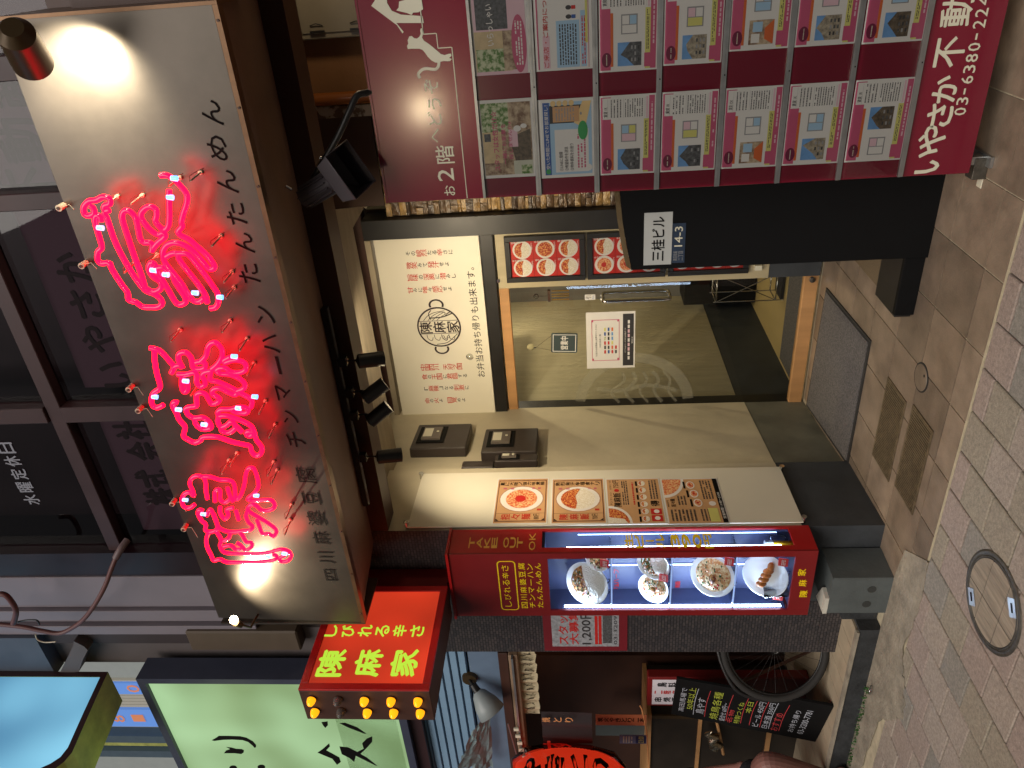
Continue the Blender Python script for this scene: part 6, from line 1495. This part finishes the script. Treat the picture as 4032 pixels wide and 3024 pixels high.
for s_, x0, x1, y0, y1, k in (('高田馬場で', .15, .80, .915, .955, 0), ('50年以上', .25, .85, .855, .905, 1), ('鳥やす', .18, .62, .775, .835, 0), ('焼鳥各種', .10, .85, .675, .735, 1), ('盛合せ 60円〜', .10, .60, .625, .665, 0), ('名物', .08, .45, .575, .610, 2), ('特製つくね', .10, .70, .525, .565, 1), ('本日', .45, .75, .47, .51, 1), ('ビール 450円', .12, .80, .395, .44, 0), ('日本酒 350円', .12, .82, .335, .375, 0), ('おすすめ', .10, .60, .265, .315, 2), ('お持ち帰り', .15, .75, .165, .205, 0), ('03-3200-7781', .15, .80, .10, .14, 0)):
    G.txt(mb, s_, x0, y0, x1, y1, M_ch[k], .001, .0)
for y in (.845, .765, .615, .515, .455, .385, .325, .255): stroke(G, mb, [(.12, y), (.5, y + .006), (.85, y - .002)], .004, M_ch[random.choice((0, 2))], .001)
mb.build('chalk_writing', t)
MB().obox(b1 + uu * .03 - nn * .021 + rr_ * .05, rr_ * .9, uu * .9, -nn * .004, M_brown).obox(b0 - nn * .03 + uu * .6, rr_ * -.03, Vector((0, .28, -.56)), Vector((0, .02, 0)), M_brown).build('rear_leg', t)
t = thing('red_stand_sign', (-4.25, 3.5, .12), 'red framed stand sign with a lit white top, behind the chalk board', 'sign')
xa, xb = P(2600, 2780, 'Y', 3.42).x, P(2600, 2668, 'Y', 3.42).x; zt_ = P(2550, 2720, 'Y', 3.42).z
bx(xa, xb, 3.42, 3.49, .1205, zt_, mat('red_stand_paint', (120, 26, 26), .4, var=.15)).build('frame', t, bev=.006)
F = HF(xa + .02, zt_ - .30, xb - .02, zt_ - .03, 3.4195); mb = MB(); F.rect(mb, 0, 0, 1, 1, mat('lit_white', (200, 196, 200), .5, emit=(.8, .7, .75), es=.12), .0006)
F.vtxt(mb, '串焼酒場', .2, .95, .1, .2, M_ink, .001, .05); F.vtxt(mb, '鳥料理', .80, .9, .1, .2, M_ink, .001, .05); F.vtxt(mb, '二階席有', .5, .95, .1, .15, M_redp, .001, .04); mb.build('lit_panel', t)
# wooden cabinet front with pale edging and foil bag
t = thing('wooden_counter', (-5.1, 3.55, .12), 'dark wooden counter with light wood edging at the left end of the step', 'counter')
q = P(2565, 2812, 'Y', 3.45); bx(-6.0, q.x, 3.45, 3.86, .1205, q.z, mat('dark_counter', (40, 32, 24), .5, var=.3)).build('body', t)
bx(-6.0, q.x + .012, 3.43, 3.87, q.z + .0005, q.z + .028, M_pine).build('top', t); bx(q.x - .03, q.x + .004, 3.435, 3.4495, .1205, q.z, M_lampb).build('edging', t)
bx(-6.0, q.x - .03, 3.435, 3.4495, .78, .805, M_pine).build('edging', t); bx(-6.0, q.x - .03, 3.435, 3.4495, .30, .33, M_pine).build('edging', t)
c = P(2825, 2920, 'Y', 3.36); mb = MB(); pts_ = [c + Vector((-.10 + .03 * k, 0, .03 * math.sin(k * 2.3) + .008 * k)) for k in range(8)]
mb.tube(pts_, [.012, .024, .03, .026, .034, .026, .02, .008], mat('crinkled_foil', (170, 160, 140), .18, metal=.9, bump=1.0, bscale=40), 9); tag(mb.build('foil_bag'), 'crinkled silver foil bag on a wooden handle by the counter', 'bag')
MB().cyl(c + Vector((.02, .04, -.02)), c + Vector((.17, .04, .01)), .011, .011, M_pine, 8).cyl(c + Vector((.02, .04, -.02)), c + Vector((-.2, .04, -.06)), .011, .011, M_pine, 8).build('handle', t)
# white cable / stick on the counter
mb = MB(); mb.tube(smooth([P(2520, 2780, 'Y', 3.3), P(2528, 2795, 'Y', 3.3), P(2540, 2850, 'Y', 3.3), P(2548, 2900, 'Y', 3.3), P(2555, 3030, 'Y', 3.3)], 4), .005, M_or, 6); mb.build('cord', t)

point('neighbour_fill', (-4.35, 3.55, 2.2), 3.2, (1.0, .72, .45), .06, nb)  # unseen warm light added to lift the dark shopfront
# bicycle behind the pillar
wc = P(3047, 2554, 'Y', 3.235); wc.z = .1195 + .318
t = thing('bicycle', (wc.x, 3.40, .12), 'black bicycle parked on the step, mostly behind the dark mosaic pillar', 'bicycle')
f_ = Vector((.86, .50, 0)).normalized(); ax_ = Vector((-f_.y, f_.x, 0))
def wheel(c, nm):
    mb = MB(); n = 48
    mb.tube([c + (f_ * math.cos(2 * math.pi * i / n) + Vector((0, 0, 1)) * math.sin(2 * math.pi * i / n)) * .300 for i in range(n)],   .022, M_rubber, 8, True)
    w_ = mb.build(nm, t)
    mb = MB(); mb.tube([c + (f_ * math.cos(2 * math.pi * i / n) + Vector((0, 0, 1)) * math.sin(2 * math.pi * i / n)) * .277 for i in range(n)], .008, M_black, 6, True)
    for i in range(24): a_ = 2 * math.pi * i / 24; mb.tube([c, c + (f_ * math.cos(a_) + Vector((0, 0, 1)) * math.sin(a_)) * .277], .0009, M_black, 4, caps=False)
    mb.cyl(c - ax_ * .04, c + ax_ * .04, .016, .016, M_alu, 10); mb.build('rim_and_spokes', t)
wheel(wc, 'tyre'); wr = wc + f_ * 0.98; wr.y = wc.y + (f_ * .98).y; 
rc = wc + f_ * 1.0; rc.y = 3.70 if rc.y < 3.75 else rc.y
hd = wc + f_ * .17 + Vector((0, 0, .38)); hd2 = hd + f_ * .06 + Vector((0, 0, .20)); bbk = wc + f_ * .55 + Vector((0, 0, -.03)); st_ = wc + f_ * .70 + Vector((0, 0, .46))
mb = MB()
for s_ in (-1, 1): mb.tube(smooth([wc + ax_ * .05 * s_, wc + ax_ * .05 * s_ + f_ * .06 + Vector((0, 0, .2)), hd + ax_ * .02 * s_], 4), .010, M_black, 8)
mb.tube([hd - Vector((0, 0, .02)), hd2], .016, M_black, 10); mb.build('fork', t)
mb = MB().tube([hd, bbk], .016, M_black, 8).tube([hd2 - Vector((0, 0, .08)), st_ - Vector((0, 0, .10))], .014, M_black, 8).tube([bbk, st_], .014, M_black, 8); mb.build('frame', t)
hb = hd2 + Vector((0, 0, .10))
mb = MB().tube(smooth([hb - ax_ * .27 + f_ * .12, hb - ax_ * .2 - f_ * .0, hb, hb + ax_ * .2, hb + ax_ * .27 + f_ * .12], 5), .011, M_chrome, 8).tube([hd2, hb], .012, M_chrome, 8); mb.build('handlebar', t)
mb = MB().cyl(hd + Vector((0, 0, .1)) - f_ * .09, hd + Vector((0, 0, .1)) - f_ * .02, .035, .030, M_chrome, 16); mb.build('headlight', t)
MB().tube(smooth([wc - f_ * .315 + Vector((0, 0, .06)), wc - f_ * .24 + Vector((0, 0, .24)), wc + f_ * .02 + Vector((0, 0, .335)), wc + f_ * .22 + Vector((0, 0, .25))], 6), .012, M_black, 8).build('mudguard', t)
bx(-4.02, -3.76, 3.72, 3.90, .1205, .42, mat('woven_basket', (150, 110, 66), .8, var=.4, scale=40)).build('basket', t) if False else None

# seated person at the left edge, one knee in view
pc = P(2985, 3012, 'Y', 2.86)
pr = thing('person', (pc.x - .48, 2.86, .0), 'person in black shorts seated by the wooden counter, one bare knee in view', 'person')
def body(name, joints, edges, radii, m, par, lv=2):
    me = bpy.data.meshes.new(name); me.from_pydata([tuple(Vector(j)) for j in joints], edges, []); me.materials.append(m)
    o = bpy.data.objects.new(name, me); COL.objects.link(o); o.parent = par
    md = o.modifiers.new('skin', 'SKIN')
    for i, r_ in enumerate(radii): me.skin_vertices[0].data[i].radius = (r_, r_)
    me.skin_vertices[0].data[0].use_root = True
    sb = o.modifiers.new('sub', 'SUBSURF'); sb.levels = lv; sb.render_levels = lv
    return o
kz = .505
Jn = [(0, 0, .56), (-.02, 0, .78), (-.03, 0, 1.00), (-.02, 0, 1.10), (.01, 0, 1.22), (.02, 0, 1.32),
      (.06, .10, .54), (.46, .05, kz), (.36, .05, .30), (.28, .05, .08), (.40, .03, .035), (.06, -.10, .54), (.42, -.16, kz), (.38, -.16, .30), (.36, -.16, .08), (.48, -.18, .035),
      (-.03, .19, 1.02), (.02, .24, .78), (.20, .16, .62), (.28, .13, .60), (-.03, -.19, 1.02), (.02, -.24, .78), (.20, -.18, .62), (.28, -.16, .60)]
Ed = [(0, 1), (1, 2), (2, 3), (3, 4), (4, 5), (0, 6), (6, 7), (7, 8), (8, 9), (9, 10), (0, 11), (11, 12), (12, 13), (13, 14), (14, 15), (2, 16), (16, 17), (17, 18), (18, 19), (2, 20), (20, 21), (21, 22), (22, 23)]
Rd = [.13, .12, .13, .055, .085, .07, .085, .066, .060, .038, .03, .085, .066, .060, .038, .03, .055, .042, .032, .03, .055, .042, .032, .03]
body('body', Jn, Ed, Rd, M_skin, pr)
body('shorts', [(0, 0, .66), (0, 0, .56), (.08, .09, .55), (.36, .06, .545), (.08, -.09, .55), (.33, -.15, .545)], [(0, 1), (1, 2), (2, 3), (1, 4), (4, 5)], [.145, .15, .115, .098, .115, .098], M_cloth, pr)
body('shirt', [(0, 0, .62), (-.02, 0, .80), (-.03, 0, 1.00), (-.03, .20, 1.01), (.0, .24, .84), (-.03, -.20, 1.01), (.0, -.24, .84)], [(0, 1), (1, 2), (2, 3), (3, 4), (2, 5), (5, 6)], [.148, .14, .145, .07, .062, .07, .062], M_cloth, pr)
ho = pr.location
MB().ball(ho + Vector((-.005, 0, 1.30)), .102, M_cloth, 16, (1, 1.0, .95)).build('hair', pr)
mb = MB()
for s_ in (-1, 1): mb.ball(ho + Vector((.098, .032 * s_, 1.265)), .009, M_ink, 8)
mb.ball(ho + Vector((.108, 0, 1.24)), .014, M_skin, 8, (1, 1, 1.5)).box(ho.x + .094, ho.x + .10, ho.y - .02, ho.y + .02, 1.20, 1.205, M_redp); mb.build('face', pr)
tag(MB().cyl(ho + Vector((0, 0, .38)), ho + Vector((0, 0, .42)), .17, .17, M_brown, 20).cyl(ho + Vector((0, 0, .0)), ho + Vector((0, 0, .38)), .12, .05, M_brown, 12).build('stool'), 'low brown stool under the seated person', 'stool')

# ------------------------------------------------------------------ big lit signs on the left
def litmat(name, c1, c2, es, sc):
    m = mat(name, (200, 210, 190), .5, var=0); nt = m.node_tree; N = nt.nodes; L = nt.links; bs = N['Principled BSDF']
    tc = N.new('ShaderNodeTexCoord'); nz = N.new('ShaderNodeTexNoise'); nz.inputs['Scale'].default_value = sc; nz.inputs['Detail'].default_value = 1.0; r = N.new('ShaderNodeValToRGB')
    r.color_ramp.elements[0].position = .3; r.color_ramp.elements[1].position = .68; r.color_ramp.elements[0].color = (*lin(c1), 1); r.color_ramp.elements[1].color = (*lin(c2), 1)
    L.new(tc.outputs['Object'], nz.inputs[0]); L.new(nz.outputs[0], r.inputs[0]); L.new(r.outputs[0], bs.inputs['Emission Color']); bs.inputs['Emission Strength'].default_value = es; bs.inputs['Base Color'].default_value = (.05, .05, .05, 1)
    return m
M_gl = litmat('lit_green_face', (128, 158, 104), (172, 212, 158), .92, 1.6); M_bl = litmat('lit_blue_face', (76, 134, 172), (136, 206, 236), 1.0, 1.5)
M_sf = mat('slate_frame', (62, 66, 84), .45, var=.1)
t = thing('green_sign', (-4.9, 3.08, 2.74), 'large pale green lit sign with black brush characters, left of the red projecting sign', 'sign')
GX1, GZ0, GZ1 = -3.958, 2.770, 4.362; GX0 = -6.2; gy = 3.10
MB().poly([(GX0, gy, GZ0), (GX1, gy, GZ0), (GX1, gy, GZ1), (GX0, gy, GZ1)], M_gl).build('lit_face', t)
mb = MB().box(GX1, GX1 + .045, gy - .025, gy + .14, GZ0 - .05, GZ1 + .05, M_sf).box(GX0, GX1 - .0005, gy - .025, gy + .14, GZ1, GZ1 + .05, M_sf).box(GX0, GX1 - .0005, gy - .025, gy + .14, GZ0 - .05, GZ0, M_sf).box(GX0, GX1, gy + .06, gy + .14, GZ0 - .001, GZ1 + .001, M_sf)
mb.build('frame', t)
bx(-7.0, -3.80, 3.12, 3.16, 2.64, 2.718, M_frame2).build('lower_trim', t)
F = Face((0, gy - .001, 0), (1, 0, 0), (0, 0, 1), (0, -1, 0)); mb = MB()
def gpoly(pts, h=.001):
    q = [P(550 + x / 3.16, 2600 + y / 3.16, 'Y', gy - .001) for x, y in pts]; mb.flat([F.p(v.x, v.z, h) for v in q], M_ink)
gpoly([(895, 993), (950, 962), (985, 937), (1100, 937), (1250, 942), (1330, 960), (1410, 1005), (1450, 1050), (1448, 1080), (1430, 1088), (1405, 1060), (1350, 1015), (1280, 992), (1150, 985), (1040, 988), (930, 1002)])
gpoly([(1048, 1155), (1075, 1120), (1125, 1102), (1072, 1076), (1140, 1082), (1200, 1098), (1270, 1102), (1298, 1115), (1295, 1145), (1265, 1165), (1180, 1155), (1100, 1155)])
for cx_, cz_ in ((1165, 1335), (1515, 1325)):
    gpoly([(cx_ + 50 * math.cos(a), cz_ + 30 * math.sin(a)) for a in [i * .5 for i in range(12)]])
def gp2(pts, h=.001):
    q = [P(1000 + x / 1.62, 2000 + y / 1.62, 'Y', gy - .001) for x, y in pts]; mb.flat([F.p(v.x, v.z, h) for v in q], M_ink)
gp2([(430, 1365), (470, 1360), (472, 1385), (455, 1403), (440, 1385)]); gp2([(545, 1372), (580, 1368), (660, 1398), (720, 1440), (700, 1438), (600, 1400)])
gp2([(405, 1560), (440, 1535), (480, 1500), (485, 1520), (462, 1545), (500, 1565), (545, 1590), (555, 1620), (530, 1638), (500, 1600), (440, 1575)])
gp2([(545, 1520), (600, 1525), (660, 1555), (700, 1535), (690, 1500), (720, 1470), (755, 1455), (755, 1490), (720, 1530), (680, 1568), (720, 1590), (790, 1645), (770, 1640), (690, 1600), (650, 1580), (640, 1620), (610, 1595), (560, 1570)])
mb.build('lettering', t)
t = thing('blue_sign', (-4.1, 3.0, 4.5), 'pale blue lit projecting sign with a rounded lower corner and yellow-lit underside', 'sign')
BXF = -4.0
low = [P(x, y, 'X', BXF) for x, y in ((395, 2667), (330, 2806), (268, 2945), (238, 2983), (200, 3008), (160, 3026), (110, 3050), (40, 3110), (-60, 3230))]
out = [P(x, y, 'X', BXF + .004) for x, y in ((425, 2645), (350, 2812), (284, 2962), (252, 3000), (212, 3030), (170, 3052), (118, 3078), (45, 3140), (-60, 3265))]
tp_z = 6.6
face = [Vector((BXF, low[0].y, tp_z))] + low + [Vector((BXF, low[-1].y, tp_z))]
mb = MB(); mb.flat(face, M_bl); mb.build('lit_face', t)
o2 = [Vector((BXF + .004, out[0].y, tp_z))] + out; i2 = [Vector((BXF + .004, low[0].y, tp_z))] + [Vector((BXF + .004, v.y, v.z)) for v in low]
mb = MB()
for k in range(len(o2) - 1): mb.add([o2[k], o2[k + 1], i2[k + 1], i2[k]], [(0, 1, 2, 3)], M_frame2)
mb.build('frame', t)
M_under = mat('yellow_lit_metal', (176, 180, 100), .5, var=.35, scale=5)  # the green sign's yellow glow is put into this colour
bkx = P(488, 2759, 'Y', out[0].y).x
mb = MB()
for k in range(len(o2) - 1):
    a_, b_ = o2[k], o2[k + 1]; mb.add([a_, b_, Vector((bkx, b_.y, b_.z)), Vector((bkx, a_.y, a_.z))], [(0, 1, 2, 3)], M_under)
mb.build('underside', t)
point('green_bounce', (-4.6, 2.75, 4.15), 1.6, (.8, .95, .45), .2, t)
# wall behind and beside the signs
sw = thing('neighbour_upper_wall', (-4.2, 3.6, 2.8), 'dim brown upper wall between the pale panels and the green sign', 'building')
M_dw = mat('dim_render', (92, 84, 84), .75, var=.16, scale=2)
pa = [P(560, 2610, 'Y', 3.30), P(575, 2660, 'Y', 3.30)]
bx(-4.03, -3.70, 3.30, 3.60, 2.80, 6.6, M_dw).build('wall', sw)
bx(-3.80, -3.695, 3.26, 3.299, 3.40, 6.6, mat('dark_joint', (52, 42, 44), .7)).build('corner_strip', sw)
q0 = P(1000, 2500, 'Y', 3.24); bx(q0.x - .1, q0.x + .07, 3.20, 3.299, q0.z - .30, q0.z + .42, mat('dim_bracket_box', (84, 70, 56), .6, var=.1)).build('junction_box', sw, bev=.01)
qa, qb = P(240, 2520, 'Y', 3.22), P(120, 2640, 'Y', 3.22)
bx(qb.x - .02, qa.x + .04, 3.20, 3.299, P(200, 2600, 'Y', 3.22).z, 6.6, mat('slate_panel', (74, 80, 92), .6, var=.15)).build('slate_panel', sw)
mb = MB(); pl = [P(x, y, 'Y', 3.19) for x, y in ((290, 2525), (330, 2545), (345, 2560), (325, 2600), (310, 2645), (265, 2650), (235, 2650), (290, 2540))]
mb.prism(pl, (0, .08, 0), M_dw); mb.build('rounded_plate', sw)
# far building glimpsed between the two signs
fb = thing('far_building', (-14, 9, 5), 'distant pale building with a blue sign and louvres seen between the two lit signs', 'building')
fy = 9.0
def fP(x, y): return P(x, y, 'Y', fy)
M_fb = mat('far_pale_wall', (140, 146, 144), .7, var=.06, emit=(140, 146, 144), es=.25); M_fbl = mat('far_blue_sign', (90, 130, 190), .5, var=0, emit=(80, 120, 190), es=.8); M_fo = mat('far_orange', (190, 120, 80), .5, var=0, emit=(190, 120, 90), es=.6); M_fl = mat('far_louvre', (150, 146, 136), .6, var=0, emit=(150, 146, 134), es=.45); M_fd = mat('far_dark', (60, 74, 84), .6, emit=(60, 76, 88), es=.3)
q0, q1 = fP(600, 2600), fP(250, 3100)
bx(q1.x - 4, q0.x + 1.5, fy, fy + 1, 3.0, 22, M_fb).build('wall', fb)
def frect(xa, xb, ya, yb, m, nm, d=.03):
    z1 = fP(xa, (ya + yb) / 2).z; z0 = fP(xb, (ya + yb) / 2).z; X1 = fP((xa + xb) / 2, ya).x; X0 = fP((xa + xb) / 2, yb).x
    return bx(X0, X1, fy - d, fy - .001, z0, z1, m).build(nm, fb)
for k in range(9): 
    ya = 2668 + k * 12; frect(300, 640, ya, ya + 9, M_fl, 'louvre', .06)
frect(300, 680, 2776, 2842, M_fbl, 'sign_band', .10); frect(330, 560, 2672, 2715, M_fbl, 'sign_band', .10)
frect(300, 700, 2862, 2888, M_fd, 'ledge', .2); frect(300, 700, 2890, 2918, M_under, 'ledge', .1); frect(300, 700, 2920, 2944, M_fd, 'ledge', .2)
F = Face((0, fy - .101, 0), (1, 0, 0), (0, 0, 1), (0, -1, 0)); mb = MB()
for ch, x, y in (('8', 478, 2810), ('1', 555, 2808), ('0', 535, 2692)):
    q = fP(x, y); F.txt(mb, ch, q.x - .10, q.z - .12, q.x + .10, q.z + .12, M_fo, .01, .02)
mb.build('lettering', fb)
# cables in front of the upper wall
cb = thing('overhead_cable', P(300, 2300, 'Y', 2.9), 'thick dark cable sagging from the upper storey to the blue sign', 'cable')
M_cab = mat('red_grey_cable', (96, 56, 54), .5, var=.1)
def cP(x, y, Y): return P(x * .4219, 2050 + y * .4219, 'Y', Y)
MB().tube(smooth([cP(1190, 180, 3.2), cP(1130, 260, 3.15), cP(1080, 350, 3.12)], 3), .020, mat('grey_conduit', (110, 90, 92), .5), 12).build('conduit', cb)
MB().tube(smooth([cP(1085, 340, 3.12), cP(1040, 450, 3.1), cP(985, 600, 3.08), cP(900, 760, 3.06), cP(800, 900, 3.05), cP(700, 985, 3.05), cP(560, 1050, 3.05), cP(400, 1030, 3.05), cP(200, 990, 3.05), cP(-100, 960, 3.05)], 5), .0135, M_cab, 12).build('cable', cb)
MB().tube(smooth([cP(-60, 690, 3.0), cP(40, 690, 3.0), cP(110, 760, 3.0), cP(150, 850, 3.0), cP(125, 960, 3.0)], 5), .016, M_cab, 10).build('cable', cb)
MB().tube(smooth([cP(130, 955, 3.02), cP(240, 930, 3.02), cP(340, 930, 3.02), cP(370, 970, 3.02)], 5), .005, M_black, 6).build('thin_wire', cb)
MB().tube(smooth([cP(330, 1060, 3.02), cP(350, 1110, 3.02), cP(420, 1135, 3.02), cP(520, 1130, 3.02)], 5), .004, M_cream_pin, 6).build('thin_wire', cb)

point('stairwell_fill', (0.30, 3.9, 2.75), 13, (1.0, 0.74, 0.45), .08, rb)  # unseen light added out of view to brighten the tan wall
sl = thing('street_lamp', (-1.75, -3.6, 0), 'warm street lamp on a slim pole on the far side of the street', 'street lamp')
MB().cyl((-1.75, -3.6, 0), (-1.75, -3.6, 3.2), .05, .04, M_cast, 12).build('pole', sl)
MB().lathe((-1.75, -3.6, 3.42), (0, 0, 1), [(.001, .08), (.14, .04), (.17, -.02), (.15, -.03)], M_black, 20).build('shade', sl)
MB().ball((-1.75, -3.6, 3.32), .10, mat('street_lamp_glass', (255, 220, 160), .3, var=0, emit=(1.0, .72, .36), es=60), 16).build('globe', sl)
point('street_lamp_light', (-1.75, -3.42, 3.30), 45, (1.0, .80, .55), .11, sl)
# small bits on the ground
mb = MB(); q = onA(0, 0) if False else None
for k in range(3):
    pass
mb.tube(smooth([(-3.72, 2.88, .006), (-3.74, 2.86, .02), (-3.70, 2.85, .03), (-3.69, 2.88, .012)], 5), .004, M_chrome, 6); tag(mb.build('steel_hook'), 'small steel hook sticking up by the neighbour step kerb', 'hook')
mb = MB()
for _ in range(170):
    x = random.uniform(-4.6, -3.72); y = 2.925 + random.uniform(-.03, .008); h = random.uniform(.008, .03); a_ = random.uniform(0, 6.28); d_ = Vector((math.cos(a_), math.sin(a_), 0)) * .004
    mb.add([Vector((x, y, .004)) - d_, Vector((x, y, .004)) + d_, Vector((x + random.uniform(-.012, .012), y + random.uniform(-.012, .012), .004 + h))], [(0, 1, 2)], M_herb)
tag(mb.build('moss'), 'thin green weeds growing along the foot of the dark kerb', 'weeds', kind='stuff')
